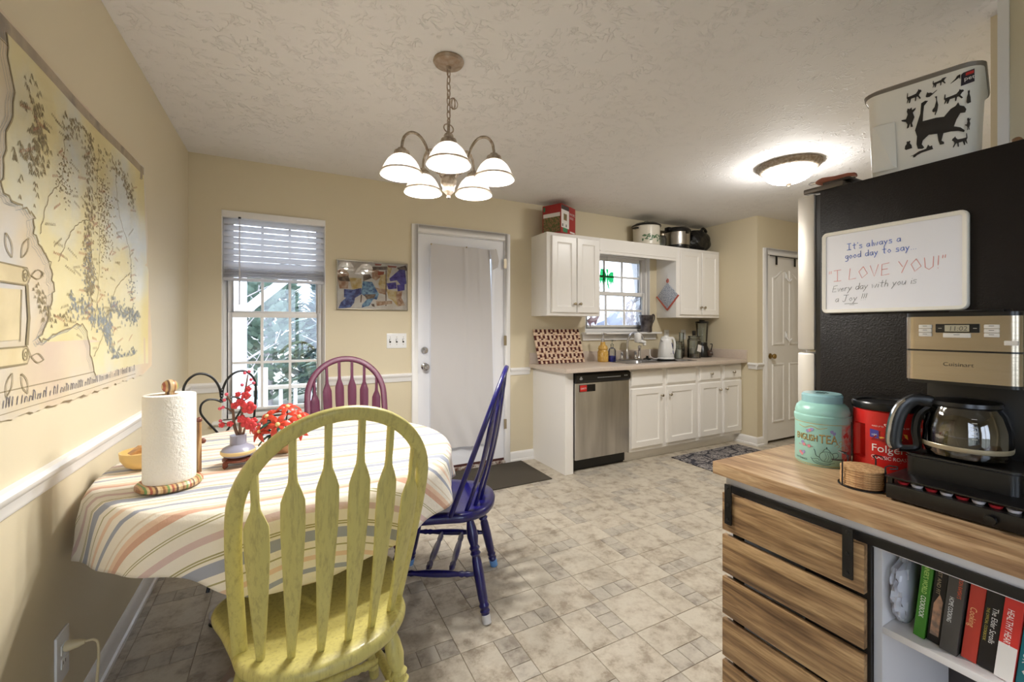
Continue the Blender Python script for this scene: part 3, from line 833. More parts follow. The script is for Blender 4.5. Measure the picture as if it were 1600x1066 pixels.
def mountains(path, n, spread, size, mi=0):
    pp = crom([Vector((*mo(p), 0)) for p in path], 12)
    for _ in range(n):
        p = rnd.choice(pp); s = p.x + rnd.gauss(0, spread); t = p.y + rnd.gauss(0, spread)
        if not (0.62 < s < RB - 0.03 and 0.1 < t < MH - 0.09): continue
        z = size * rnd.uniform(0.5, 0.95)
        mark(dr, [(s - z * 0.6, t), (s - z * 0.1, t + z), (s + z * 0.1, t + z * 0.9), (s + z * 0.55, t)], 0.0018, 0.0023, mi)
        mark(dr, [(s + z * 0.12, t + z * 0.8), (s + z * 0.2, t + z * 0.15)], 0.0032, 0.0023, mi)
mountains([(1.95, 1.90), (1.93, 1.70), (1.92, 1.50), (1.95, 1.38)], 300, 0.022, 0.018)
mountains([(1.78, 1.33), (1.95, 1.30), (2.08, 1.27), (2.12, 1.20)], 240, 0.02, 0.018, 1)
mountains([(2.14, 1.34), (2.30, 1.31), (2.44, 1.30)], 180, 0.016, 0.018, 1)
mountains([(2.14, 1.30), (2.15, 1.16), (2.28, 1.13), (2.42, 1.14)], 180, 0.014, 0.016, 1)
mountains([(1.52, 1.66), (1.60, 1.75), (1.56, 1.85)], 160, 0.03, 0.018)
mountains([(1.75, 1.86), (1.95, 1.915), (2.25, 1.86), (2.36, 1.80)], 200, 0.02, 0.016)
mountains([(1.60, 1.36), (1.66, 1.29), (1.76, 1.28)], 60, 0.015, 0.015)
for cx, cy, n, sx, sy in ((2.07, 1.66, 330, 0.045, 0.10), (1.92, 1.44, 120, 0.03, 0.05), (1.74, 1.70, 90, 0.03, 0.04), (2.36, 1.43, 60, 0.03, 0.04)):
    for _ in range(n):                       # woods as small tufts
        s, t = mo((rnd.gauss(cx, sx), rnd.gauss(cy, sy)))
        if 0.62 < s < RB - 0.02 and 0.1 < t < MH - 0.09: mark(dr, [(s - 0.004, t), (s, t + 0.005), (s + 0.004, t)], 0.003, 0.0023, 1 if cy < 1.5 else 0)
for path in ([(1.70, 1.45), (1.78, 1.55), (1.86, 1.60), (1.93, 1.62)], [(1.94, 1.25), (2.00, 1.35), (2.02, 1.55), (2.0, 1.75), (2.03, 1.88)], [(1.60, 1.51), (1.64, 1.62), (1.72, 1.70), (1.74, 1.82)],
             [(2.18, 1.85), (2.22, 1.70), (2.33, 1.58), (2.36, 1.45)], [(1.96, 1.16), (2.06, 1.24), (2.18, 1.40), (2.30, 1.47)]):
    q = crom([Vector((*mo(p), 0)) for p in path], 10)
    mark(dr, [(p.x + 0.004 * math.sin(i * 1.7), p.y) for i, p in enumerate(q)], 0.0024, 0.0024)
for _ in range(150):                         # illegible red and brown place-name squiggles
    s, t = rnd.uniform(0.70, 1.62), rnd.uniform(0.12, 0.84)
    if not inland(s, t): continue
    L = rnd.uniform(0.03, 0.07); a = rnd.uniform(-0.3, 0.6)
    mark(dr, [(s + L * k / 12 * math.cos(a), t + L * k / 12 * math.sin(a) + (0.004 if k % 2 else -0.004)) for k in range(13)], 0.0022, 0.0024, 2 if rnd.random() < 0.5 else 0)
build('map_drawing', dr, [INK, INKB, RED], mp, smooth=0)
bd = MB()
def band(s0, s1, t0, t1, mi):
    n = 40
    vs = []
    for k in range(n + 1):
        s = s0 + (s1 - s0) * k / n
        for t in (t0, t1): vs.append((wav(s, t) + 0.0012, s, t))
    bd.add(vs, [(2 * k, 2 * k + 1, 2 * k + 3, 2 * k + 2) for k in range(n)], mi)
band(0, ML - 0.008, MH - 0.07, MH - 0.012, 0); band(0, ML - 0.09, 0.02, 0.022, 1); band(0, ML - 0.07, 0.072, 0.075, 1); band(0, ML - 0.02, MH - 0.075, MH - 0.072, 1)
bs = MB()
s = 0.05
while s < ML - 0.1:                          # ornamental border writing, reduced to pen ticks
    h = rnd.uniform(0.012, 0.028); mark(bs, [(s, 0.035), (s + 0.004, 0.035 + h)], 0.003, 0.0022)
    if rnd.random() < 0.6: mark(bs, [(s + 0.004, 0.035 + h), (s + 0.012, 0.038 + h * 0.6), (s + 0.012, 0.036)], 0.0024, 0.0022)
    s += rnd.uniform(0.012, 0.022)
build('border_print', bd, [BORD, INK], mp, smooth=0); build('border_ticks', bs, pm('border_ink', (108, 104, 112), 0.6), mp, smooth=0)
# curled scroll cartouche, left blank
sc_ = MB(); c0 = [(0.42, 0.19), (0.735, 0.195), (0.742, 0.32), (0.42, 0.31)]
sc_.add([(wav(a, b) + 0.002, a, b) for a, b in c0], [(0, 1, 2, 3)], 0)
for cx, cy in ((0.745, 0.155), (0.745, 0.355)):
    sc_.add([(wav(cx, cy) + 0.0022, cx + dx, cy + dy) for dx, dy in ((-0.33, -0.022), (0.02, -0.022), (0.035, 0), (0.02, 0.022), (-0.33, 0.022))], [(0, 1, 2, 3, 4)], 0)
    mark(sc_, [(cx - 0.33, cy - 0.022), (cx + 0.02, cy - 0.022), (cx + 0.035, cy), (cx + 0.02, cy + 0.022), (cx - 0.33, cy + 0.022)], 0.004, 0.003, 1)
    sp = [(cx + 0.012 + 0.016 * (1 - k / 22) * math.cos(k * 0.6), cy + 0.02 * (1 - k / 22) * math.sin(k * 0.6)) for k in range(20)]
    mark(sc_, sp, 0.003, 0.0032, 1)
mark(sc_, [(0.735, 0.19), (0.742, 0.32)], 0.004, 0.003, 1); mark(sc_, [(0.765, 0.18), (0.775, 0.25), (0.765, 0.335)], 0.012, 0.003, 1)
for lx, ly, a in ((0.74, 0.40, 1.1), (0.70, 0.395, 2.0), (0.74, 0.11, -1.1), (0.70, 0.115, -2.0), (0.785, 0.36, 0.2), (0.785, 0.15, -0.2)):
    q = [(lx + 0.06 * k / 6 * math.cos(a) + 0.012 * math.sin(PI * k / 6) * sg * math.sin(a), ly + 0.06 * k / 6 * math.sin(a) - 0.012 * math.sin(PI * k / 6) * sg * math.cos(a)) for sg in (1, -1) for k in (range(7) if sg == 1 else range(6, -1, -1))]
    mark(sc_, q, 0.003, 0.003, 1)
build('scroll_cartouche', sc_, [map_mat('scroll_parchment', (214, 196, 150), (220, 204, 164), (206, 190, 150), 6), INK], mp, smooth=0)

# ---------------------------------------------------------------- chandelier
PEWT = pm('antique_white_metal', (176, 164, 150), 0.45, 0.5, var=(60, (140, 124, 106), 0.12))
CANO = pm('rubbed_bronze_white', (150, 128, 108), 0.5, 0.4, var=(40, (176, 160, 144), 0.15))
def shade_mat():
    m, nt, b = newmat('ribbed_frosted_glass')
    nt.nodes.remove(b); out = nt.nodes['Material Output']
    t = node(nt, 'ShaderNodeBsdfTranslucent'); t.inputs[0].default_value = (0.34, 0.32, 0.29, 1)
    dfs = node(nt, 'ShaderNodeBsdfDiffuse'); dfs.inputs[0].default_value = (0.80, 0.77, 0.72, 1)
    tr = node(nt, 'ShaderNodeBsdfTransparent'); tr.inputs[0].default_value = (0.97, 0.95, 0.92, 1)
    gl = node(nt, 'ShaderNodeBsdfGlossy'); gl.inputs['Roughness'].default_value = 0.15
    m1 = node(nt, 'ShaderNodeMixShader'); m1.inputs[0].default_value = 0.5
    m2 = node(nt, 'ShaderNodeMixShader'); m2.inputs[0].default_value = 0.07
    m3 = node(nt, 'ShaderNodeMixShader'); m3.inputs[0].default_value = 0.06
    nt.links.new(t.outputs[0], m1.inputs[1]); nt.links.new(dfs.outputs[0], m1.inputs[2])
    nt.links.new(m1.outputs[0], m2.inputs[1]); nt.links.new(tr.outputs[0], m2.inputs[2])
    nt.links.new(m2.outputs[0], m3.inputs[1]); nt.links.new(gl.outputs[0], m3.inputs[2])
    nt.links.new(m3.outputs[0], out.inputs[0])
    return m
SHADE = shade_mat()
BULBM = emit('lit_bulb', LAMP_COL, BULB)
ch = thing('chandelier', 'five arm chandelier with ribbed glass bell shades above the dining table', 'chandelier', (0.628, 1.816, HC))
build('canopy', MB().lathe([(0.066, 0), (0.068, -0.006), (0.062, -0.016), (0.040, -0.024), (0.012, -0.028), (0.010, -0.040), (0.0, -0.042)], 32), CANO, ch)
def link(z, a):
    pts = [(0.0085 * math.cos(t) * (1 if True else 0), 0, z + 0.019 * math.sin(t)) for t in [2 * PI * k / 14 for k in range(14)]]
    return MB().tube([(p[0] * math.cos(a), p[0] * math.sin(a), p[2]) for p in pts], 0.0024, 6, True)
for k in range(8): build('chain_link', link(-0.055 - k * 0.031, (k % 2) * PI / 2 + 0.4), CANO, ch)
wr = MB().tube(crom([(0, 0, -0.04), (-0.006, 0.004, -0.12), (0.006, -0.004, -0.2), (0.0, 0.0, -0.32)], 8), 0.0018, 6)
for k in range(3):
    wr.tube([(0.022 + 0.020 * math.cos(t) * math.cos(k * 0.8), 0.02 * math.cos(t) * math.sin(k * 0.8), -0.185 + 0.024 * math.sin(t)) for t in [2 * PI * i / 16 for i in range(16)]], 0.0018, 5, True)
build('lamp_wire', wr, CANO, ch)
build('hanging_loop', MB().tube([(0.022 * math.cos(t), 0.022 * math.sin(t) * 0.3, -0.300 + 0.022 * math.sin(t)) for t in [2 * PI * k / 20 for k in range(20)]], 0.003, 6, True), PEWT, ch)
colp = [(0.0, -0.318), (0.010, -0.320), (0.018, -0.326), (0.022, -0.335), (0.014, -0.345), (0.012, -0.365), (0.024, -0.375), (0.028, -0.395), (0.022, -0.425), (0.016, -0.450), (0.030, -0.465), (0.040, -0.480), (0.040, -0.500), (0.028, -0.515), (0.036, -0.530), (0.034, -0.548), (0.026, -0.562), (0.024, -0.580), (0.012, -0.592), (0.006, -0.598), (0.008, -0.606), (0.0, -0.614)]
build('column', MB().lathe(colp, 28), PEWT, ch)
a0 = math.atan2(-1.816, -0.628)         # one arm points at the viewer's side
RA = 0.205
for k in range(5):
    a = a0 + k * 2 * PI / 5
    c, s_ = math.cos(a), math.sin(a)
    path = crom([(0.030, 0, -0.495), (0.055, 0, -0.50), (0.085, 0, -0.45), (0.105, 0, -0.39), (0.135, 0, -0.355), (0.170, 0, -0.352), (0.196, 0, -0.378), (RA, 0, -0.42), (RA, 0, -0.44)], 6)
    path = [(p.x * c, p.x * s_, p.z) for p in path]
    arm = build('arm', MB().tube(path, 0.0062, 10), PEWT, ch)
    M = Mx((RA * c, RA * s_, 0))
    build('socket_cup', MB().lathe([(0.0, -0.424), (0.016, -0.426), (0.020, -0.434), (0.030, -0.438), (0.033, -0.448), (0.033, -0.462), (0.028, -0.464)], 20, M, cap=False), PEWT, ch)
    out = [(0.030, -0.455), (0.042, -0.462), (0.058, -0.478), (0.070, -0.498), (0.078, -0.516), (0.083, -0.530), (0.090, -0.540)]
    inn = [(r - 0.0035, z - 0.001) for r, z in reversed(out)]
    sh = build('shade', MB().lathe(out + inn, 96, M, cap=False, rfun=lambda t, q: 1 + (0.010 * math.cos(48 * t) if 0 < q < 6 else 0)), SHADE, ch, smooth=60)
    build('shade_rim', MB().tube([(RA * c + 0.0835 * math.cos(t), RA * s_ + 0.0835 * math.sin(t), -0.527) for t in [2 * PI * i / 40 for i in range(40)]], 0.0036, 6, True), PEWT, sh)
    build('bulb', MB().lathe([(0.0, -0.535), (0.014, -0.532), (0.024, -0.522), (0.028, -0.508), (0.025, -0.494), (0.015, -0.480), (0.012, -0.462)], 12, M), BULBM, ch)

# ---------------------------------------------------------------- kitchen ceiling light
kl = thing('ceiling_light', 'round frosted dome ceiling light in the kitchen', 'ceiling light', (3.225, 1.844, HC))
build('base_ring', MB().lathe([(0.205, 0), (0.208, -0.012), (0.198, -0.022), (0.190, -0.034), (0.178, -0.044), (0.165, -0.046), (0.165, 0)], 48, cap=False), PEWT, kl)
dome = [(0.163, -0.044)] + [(0.163 * math.cos(t), -0.044 - 0.092 * math.sin(t)) for t in [PI / 2 * k / 10 for k in range(1, 11, 1)]]
dome[-1] = (0.001, dome[-1][1])
build('glass_dome', MB().lathe(dome, 32, cap=False), emit('lit_frosted_dome', LAMP_COL, DOME), kl)
build('finial', MB().lathe([(0.022, -0.134), (0.020, -0.142), (0.010, -0.150), (0.006, -0.160), (0.0, -0.163)], 16), PEWT, kl)
# ---------------------------------------------------------------- kitchen: upper cabinets
def knob_mesh(M): return MB().lathe([(0.009, 0), (0.009, 0.002), (0.0055, 0.006), (0.0055, 0.014), (0.012, 0.018), (0.0145, 0.024), (0.011, 0.029), (0.0, 0.031)], 14, M)
def panel_front(name, x0, x1, z0, z1, y, parent, fr=0.055, t=0.019, flat=False):
    """cabinet door or drawer front seen from -y, its face at y - t"""
    mb = MB(); w_, h_ = x1 - x0, z1 - z0
    if flat: rings = [(0, t), (0, 0.006), (0.012, 0.0)]
    else: rings = [(0, t), (0, 0.004), (0.004, 0.0), (fr, 0.0), (fr + 0.006, 0.006), (fr + 0.016, 0.009), (fr + 0.017, 0.009)]
    rect_loft(mb, w_, h_, rings, Mx((x0, y - t, z0)))
    return build(name, mb, CABW, parent, smooth=25)
def knob_on(parent, x, y, z):
    return build('knob', knob_mesh(Mx((x, y, z), rx=PI / 2)), NICKEL, parent)

YU = 3.287; ZU0, ZU1 = 1.363, 2.121
uc = thing('wall_cabinet', 'white two door wall cabinet left of the kitchen window', 'cabinet', (0, 0, 0))
X0, X1 = 2.062, 2.664
build('carcass', MB().box(X0, X1, YU, YB, ZU0, ZU1), CABW, uc, bevel=0.002)
xm = 2.382
for a, b_, kx in ((X0 + 0.045, xm - 0.004, xm - 0.030), (xm + 0.004, X1 - 0.020, xm + 0.030)):
    dd = panel_front('door', a, b_, ZU0 + 0.030, ZU1 - 0.030, YU, uc); knob_on(dd, kx, YU - 0.019, 1.475)
uc = thing('wall_cabinet', 'white two door wall cabinet right of the kitchen window', 'cabinet', (0, 0, 0))
X0, X1 = 3.70, XS - 0.004
build('carcass', MB().box(X0, X1, YU, YB, ZU0, ZU1), CABW, uc, bevel=0.002)
xm = 4.085
for a, b_, kx in ((X0 + 0.050, xm - 0.004, xm - 0.030), (xm + 0.004, X1 - 0.030, xm + 0.030)):
    dd = panel_front('door', a, b_, ZU0 + 0.030, ZU1 - 0.030, YU, uc); knob_on(dd, kx, YU - 0.019, 1.476)
vl = thing('valance', 'white valance board bridging the two wall cabinets over the sink', 'valance', (0, 0, 0))
build('board', MB().box(2.664, 3.70, YU, YU + 0.02, 1.972, ZU1), CABW, vl, smooth=0)
build('lip', MB().box(2.664, 3.70, YU - 0.006, YU, 1.998, 2.006), CABW, vl, bevel=0.002)
build('top_shelf', MB().box(2.664, 3.70, YU + 0.02, YB, ZU1 - 0.02, ZU1), CABW, vl, smooth=0)

# ---------------------------------------------------------------- kitchen: base run
YF = 3.02; ZC = 0.874; ZT = 0.911
LAM = pm('speckled_laminate', (214, 200, 186), 0.38, var=(260, (196, 180, 166), 0.12))
ep = thing('end_panel', 'white end panel beside the dishwasher', 'panel', (2.12, 3.29, 0))
build('side_board', MB().box(-0.04, -0.02, -0.265, 0.275, 0, ZC), CABW, ep, smooth=0)
build('front_filler', MB().box(-0.02, 0.045, -0.265, -0.245, 0, ZC), CABW, ep, smooth=0)
ct = thing('countertop', 'pinkish beige laminate countertop with sink and low backsplash', 'countertop', (3.2, 3.25, ZC))
SX0, SX1, SY0, SY1 = 2.84, 3.74, 3.075, 3.49      # cut-out for the sink
ox, oy, oz = 3.2, 3.25, ZC
tp = MB()
cx0, cx1, cy0, cy1 = 2.035, XS - 0.002, 2.955, YB - 0.002
for (a, b_, c, e) in ((cx0, SX0, cy0, cy1), (SX1, cx1, cy0, cy1), (SX0, SX1, cy0, SY0), (SX0, SX1, SY1, cy1)): tp.box(a - ox, b_ - ox, c - oy, e - oy, 0, ZT - ZC)
build('top', tp, LAM, ct, smooth=0)
build('front_edge', MB().box(cx0 - ox, cx1 - ox, cy0 - 0.014 - oy, cy0 - oy, 0.0, ZT - ZC), LAM, ct, bevel=0.006)
build('backsplash', MB().box(cx0 - ox, cx1 - ox, cy1 - 0.02 - oy, cy1 - oy, ZT - ZC, ZT - ZC + 0.10), LAM, ct, bevel=0.003)
build('side_splash', MB().box(cx1 - 0.02 - ox, cx1 - ox, cy0 - 0.01 - oy, cy1 - 0.02 - oy, ZT - ZC, ZT - ZC + 0.10), LAM, ct, bevel=0.003)

bc = thing('base_cabinet', 'white sink base cabinet with two doors', 'cabinet', (0, 0, 0))
build('carcass', MB().box(2.785, 3.70, YF, YB - 0.01, 0.10, ZC - 0.19).box(2.785, 3.70, YF, YF + 0.02, ZC - 0.19, ZC), CABW, bc, smooth=0)
build('toe_kick', MB().box(2.785, 3.70, YF + 0.07, YF + 0.085, 0, 0.10), CABW, bc, smooth=0)
for a, b_, kx in ((2.805, 3.205, 3.178), (3.262, 3.668, 3.292)):
    panel_front('drawer_front', a, b_, 0.708, 0.850, YF, bc, flat=True)
    dd = panel_front('door', a, b_, 0.135, 0.684, YF, bc); knob_on(dd, kx, YF - 0.019, 0.605)
bc = thing('base_cabinet', 'white base cabinet with two narrow doors and drawers by the side wall', 'cabinet', (0, 0, 0))
build('carcass', MB().box(3.70, XS - 0.004, YF, YB - 0.01, 0.10, ZC), CABW, bc, smooth=0)
build('toe_kick', MB().box(3.70, XS - 0.004, YF + 0.07, YF + 0.085, 0, 0.10), CABW, bc, smooth=0)
for a, b_, kx in ((3.722, 4.045, 4.018), (4.095, 4.385, 4.122)):
    dd = panel_front('drawer_front', a, b_, 0.708, 0.850, YF, bc, flat=True); knob_on(dd, (a + b_) / 2, YF - 0.019, 0.778)
    dd = panel_front('door', a, b_, 0.135, 0.684, YF, bc); knob_on(dd, kx, YF - 0.019, 0.605)

# dishwasher
dw = thing('dishwasher', 'stainless dishwasher with black control panel under the counter', 'dishwasher', (2.475, 3.29, 0))
DWS = pm('stainless_door', (212, 210, 208), 0.34, 1.0, var=(1.4, (172, 170, 168), 0.25), stretch=(9, 9, 0.8))
hwd = 0.302
build('tub', MB().box(-hwd, hwd, -0.22, 0.25, 0.02, ZC - 0.005), BLACK, dw, smooth=0)
build('door_panel', MB().box(-hwd, hwd, -0.285, -0.22, 0.115, 0.775), DWS, dw, bevel=0.006)
cp = MB()
cpo = [(-0.22, 0.862), (-0.285, 0.862), (-0.302, 0.845), (-0.305, 0.80), (-0.290, 0.778), (-0.22, 0.778)]
cp.prism(cpo, -hwd, hwd, Matrix(((0, 0, 1, 0), (1, 0, 0, 0), (0, 1, 0, 0), (0, 0, 0, 1))))
cpn = build('control_panel', cp, BLACK, dw, bevel=0.004)
GREYP = pm('grey_print', (150, 150, 150), 0.5)
bt = MB()
for i in range(14): bt.box(-0.08 + i * 0.019, -0.066 + i * 0.019, -0.3072, -0.3045, 0.815, 0.822)
for i in range(2): bt.box(0.225 + i * 0.022, 0.238 + i * 0.022, -0.3072, -0.3045, 0.818, 0.828)
bt.box(-0.265, -0.25, -0.3072, -0.3045, 0.806, 0.834).box(-0.272, -0.243, -0.3070, -0.3045, 0.808, 0.822)
build('button_print', bt, GREYP, cpn, smooth=0)
build('kick_plate', MB().box(-hwd, hwd, -0.20, -0.18, 0.0, 0.115), BLACK, dw, smooth=0)
mg = thing('dishwasher_magnet', 'black magnet with red DIRTY slide on the dishwasher', 'magnet', (2.297, 3.004, 0.70))
build('backing', MB().box(-0.085, 0.085, -0.006, 0, 0, 0.062), BLACK, mg, bevel=0.002)
sl = build('slide', MB().box(-0.082, -0.010, -0.009, -0.005, 0.004, 0.058), pm('red_slide', (200, 36, 30), 0.4), mg, bevel=0.002)
WHT = pm('white_print', (240, 238, 232), 0.5)
text('lettering', 'DIRTY', 0.022, WHT, lambda x, y: (x - 0.076, -0.0095, y + 0.022), sl, fit=0.06)

# sink, faucet
sk = thing('kitchen_sink', 'stainless double bowl drop-in sink', 'sink', (3.29, 3.28, ZT))
SINKM = pm('sink_steel', (190, 190, 194), 0.25, 1.0)
hx, ya, yb = 0.465, -0.215, 0.225
sm_ = MB()
def bowl(x0, x1, y0, y1, dep):
    rings = [(0, 0.004), (0.012, -0.01), (0.02, -dep + 0.03), (0.05, -dep)]
    vs = []; fs = []
    for ins, z in rings:
        for (cx, cy, s0, s1) in ((x0, y0, 1, 1), (x1, y0, -1, 1), (x1, y1, -1, -1), (x0, y1, 1, -1)):
            r = 0.05
            px, py = cx + s0 * (ins), cy + s1 * (ins)
            seq = [(px + s0 * r, py), (px + s0 * r * 0.3, py + s1 * r * 0.3), (px, py + s1 * r)]
            if s0 * s1 > 0: seq = seq[::-1]
            vs += [(q[0], q[1], z) for q in seq]
    n = 12
    for k in range(3):
        for i in range(n): fs.append((k * n + i, k * n + (i + 1) % n, (k + 1) * n + (i + 1) % n, (k + 1) * n + i))
    fs.append(tuple(3 * n + i for i in range(n)))
    return vs, fs
b1 = (-0.425, -0.012, -0.185, 0.12); b2 = (0.012, 0.425, -0.185, 0.12)
for bb in (b1, b2):
    vs, fs = bowl(*bb, 0.17); build('bowl', MB().add(vs, fs), SINKM, sk, smooth=50)
rm = MB()
for (a, b_, c, e) in ((-hx, b1[0], ya, yb), (b1[1], b2[0], b1[2], b1[3]), (b2[1], hx, ya, yb), (b1[0], b2[1], ya, b1[2]), (b1[0], b2[1], b1[3], yb)): rm.box(a, b_, c, e, 0.0005, 0.004)
build('rim', rm, SINKM, sk, smooth=0)
fc = thing('faucet', 'chrome gooseneck faucet with two lever handles', 'faucet', (3.20, 3.46, ZT + 0.004))
build('deck_plate', MB().box(-0.13, 0.15, -0.028, 0.028, 0, 0.012), CHROME, fc, bevel=0.005)
build('spout', MB().tube(crom([(-0.03, 0, 0.012), (-0.03, 0, 0.12), (-0.028, -0.005, 0.20), (-0.005, -0.03, 0.265), (0.045, -0.07, 0.285), (0.085, -0.10, 0.25), (0.09, -0.105, 0.20)], 7), [0.017] * 6 + [0.0115] * 37, 12), CHROME, fc)
for hx_ in (-0.105, 0.085):
    h_ = MB().lathe([(0.022, 0.012), (0.020, 0.02), (0.013, 0.035), (0.015, 0.06), (0.018, 0.07), (0.010, 0.085), (0.0, 0.09)], 16, Mx((hx_, 0, 0)))
    h_.tube([(hx_, 0, 0.08), (hx_ - 0.02, -0.02, 0.092), (hx_ - 0.045, -0.045, 0.088)], [0.006, 0.0065, 0.004], 8)
    build('lever', h_, CHROME, fc)
build('side_sprayer', MB().lathe([(0.020, 0.012), (0.017, 0.03), (0.012, 0.05), (0.013, 0.11), (0.018, 0.125), (0.016, 0.145), (0.0, 0.15)], 14, Mx((0.135, -0.005, 0))), CHROME, fc)
wf = MB().lathe([(0.0, 0.0), (0.030, 0.002), (0.036, 0.012), (0.036, 0.085), (0.030, 0.10), (0.0, 0.105)], 20, Mx((3.222, 3.36, 1.098))).tube([(3.222, 3.36, 1.112), (3.262, 3.357, 1.108), (3.315, 3.352, 1.10)], [0.02, 0.019, 0.017], 12).lathe([(0.015, 0), (0.018, -0.03), (0.010, -0.034)], 12, Mx((3.31, 3.355, 1.10)))
tag(build('water_filter', wf, WHITEP, None), 'white faucet mounted water filter on the kitchen tap', 'water filter')
tag(build('sink_stopper', MB().lathe([(0.042, 0), (0.042, 0.006), (0.02, 0.012), (0.012, 0.022), (0.016, 0.032), (0.0, 0.036)], 18, Mx((3.425, 3.43, ZT + 0.005))), BLACK, None), 'black rubber sink stopper behind the sink', 'stopper')

# bottles, kettle, jars, blender
AMB = pm('amber_glass', (196, 150, 62), 0.15, spec=0.6, var=(60, (214, 176, 100), 0.15))
bt_ = thing('soap_bottle', 'amber textured glass soap dispenser beside the sink', 'bottle', (2.795, 3.40, ZT))
build('bottle_body', MB().lathe([(0.048, 0), (0.054, 0.008), (0.054, 0.10), (0.044, 0.118), (0.050, 0.13), (0.044, 0.155), (0.026, 0.172), (0.022, 0.20), (0.0, 0.20)], 20), AMB, bt_)
build('pump', MB().lathe([(0.020, 0.20), (0.017, 0.225), (0.008, 0.23), (0.007, 0.27), (0.014, 0.275), (0.014, 0.29), (0.0, 0.29)], 14).tube([(0, 0, 0.282), (0.02, -0.02, 0.282), (0.032, -0.032, 0.272)], 0.005, 8), CHROME, bt_)
bt_ = thing('dish_soap_bottle', 'clear pump bottle with blue liquid beside the amber dispenser', 'bottle', (2.900, 3.385, ZT))
build('bottle_body', MB().lathe([(0.036, 0), (0.038, 0.005), (0.038, 0.11), (0.030, 0.13), (0.014, 0.14), (0.013, 0.16)], 18), JARG, bt_)
build('liquid', MB().lathe([(0.035, 0.002), (0.0365, 0.006), (0.0365, 0.060), (0.0, 0.060)], 18), pm('blue_soap', (28, 44, 190), 0.15), bt_)
build('pump', MB().lathe([(0.016, 0.16), (0.016, 0.175), (0.005, 0.18), (0.005, 0.205), (0.012, 0.208), (0.012, 0.218), (0.0, 0.22)], 12).tube([(0, 0, 0.213), (0.03, -0.02, 0.21)], 0.004, 6), JARG, bt_)
kt = thing('electric_kettle', 'white electric kettle with blue water gauge', 'kettle', (3.625, 3.36, ZT + 0.0045), 0.1)
build('power_base', MB().lathe([(0.088, 0), (0.090, 0.008), (0.084, 0.018), (0.0, 0.018)], 28), WHITEP, kt)
build('kettle_body', MB().lathe([(0.082, 0.019), (0.084, 0.03), (0.078, 0.10), (0.066, 0.17), (0.060, 0.205), (0.052, 0.222), (0.0, 0.226)], 28), WHITEP, kt)
build('spout', MB().add([(-0.050, -0.02, 0.17), (-0.050, 0.02, 0.17), (-0.088, -0.006, 0.214), (-0.088, 0.006, 0.214), (-0.046, -0.03, 0.216), (-0.046, 0.03, 0.216)], [(0, 1, 3, 2), (0, 2, 4), (1, 5, 3), (2, 3, 5, 4), (0, 4, 5, 1)]), WHITEP, kt, bevel=0.003)
build('lid', MB().lathe([(0.050, 0.224), (0.046, 0.238), (0.018, 0.246), (0.018, 0.254), (0.0, 0.256)], 22), WHITEP, kt)
build('handle', MB().tube(crom([(0.046, -0.01, 0.222), (0.085, -0.02, 0.222), (0.110, -0.025, 0.19), (0.115, -0.025, 0.12), (0.100, -0.02, 0.06), (0.078, -0.015, 0.045)], 6), 0.011, 10, sec=(1.3, 0.8)), WHITEP, kt)
build('water_gauge', MB().box(-0.008, 0.008, -0.004, 0.002, 0, 0.12), pm('blue_gauge', (30, 50, 130), 0.2), kt, loc=(0.022, -0.0765, 0.055), rot=(math.radians(-8), 0, 0.28))
pt = MB(); pt.box(-0.03, -0.022, -0.0835, -0.082, 0.062, 0.066).box(-0.018, -0.01, -0.0838, -0.0825, 0.062, 0.066).box(-0.026, -0.014, -0.0832, -0.0815, 0.052, 0.055)
build('badge_print', pt, GREYP, kt, smooth=0)
build('cord', MB().tube(crom([(-0.08, 0.03, 0.008), (-0.14, 0.04, 0.006), (-0.13, 0.10, 0.03), (-0.10, 0.13, 0.10)], 6), 0.004, 6), WHITEP, kt)
def jar(name, label, x, y, r, h, fill=None, lid=None, clip=False):
    t = thing(name, label, 'jar', (x, y, ZT))
    build('glass_body', MB().lathe([(0.0, 0.0), (r, 0.0), (r, h * 0.82), (r * 0.85, h * 0.88), (r * 0.85, h * 0.96), (r * 0.80, h * 0.96), (r * 0.8, h * 0.88), (r * 0.95, h * 0.8), (r * 0.95, 0.004), (0, 0.004)], 24, cap=False), JARG, t)
    if fill: build('contents', MB().lathe([(r * 0.93, 0.005), (r * 0.93, h * fill[0]), (0, h * fill[0] + 0.004)], 20), fill[1], t)
    if lid: build('lid', MB().lathe([(r * 0.9, h * 0.955), (r * 0.95, h * 0.97), (r * 0.9, h * 0.995), (r * 0.25, h), (r * 0.25, h * 1.03), (0, h * 1.03)], 20), lid, t)
    if clip:
        c = MB()
        for zz in (0.80, 0.90): c.tube([(r * 0.98 * math.cos(q), r * 0.98 * math.sin(q), h * zz) for q in [2 * PI * i / 24 for i in range(24)]], 0.002, 5, True)
        c.tube([(r, 0, h * 0.8), (r * 1.15, 0, h * 0.87), (r, 0, h * 0.95)], 0.002, 5)
        build('wire_clip', c, NICKEL, t)
    return t
SALT = pm('white_sugar', (240, 236, 226), 0.8)
jar('sugar_jar', 'short wire clip glass jar of white sugar beside the kettle', 3.83, 3.38, 0.056, 0.19, (0.5, SALT), JARG, True)
t = thing('drinking_glass', 'tall empty clear glass vase behind the sugar jar', 'vase', (3.98, 3.46, ZT))
build('glass_body', MB().lathe([(0, 0.004), (0.030, 0.004), (0.036, 0.10), (0.026, 0.20), (0.028, 0.285), (0.024, 0.285), (0.022, 0.20), (0.030, 0.1), (0, 0.01)], 20, cap=False), JARG, t)
tj = jar('tea_jar', 'tall glass jar with hanging tag in front of the blender', 4.055, 3.35, 0.072, 0.25, (0.18, pm('tea_leaf', (92, 74, 56), 0.9)), JARG, True)
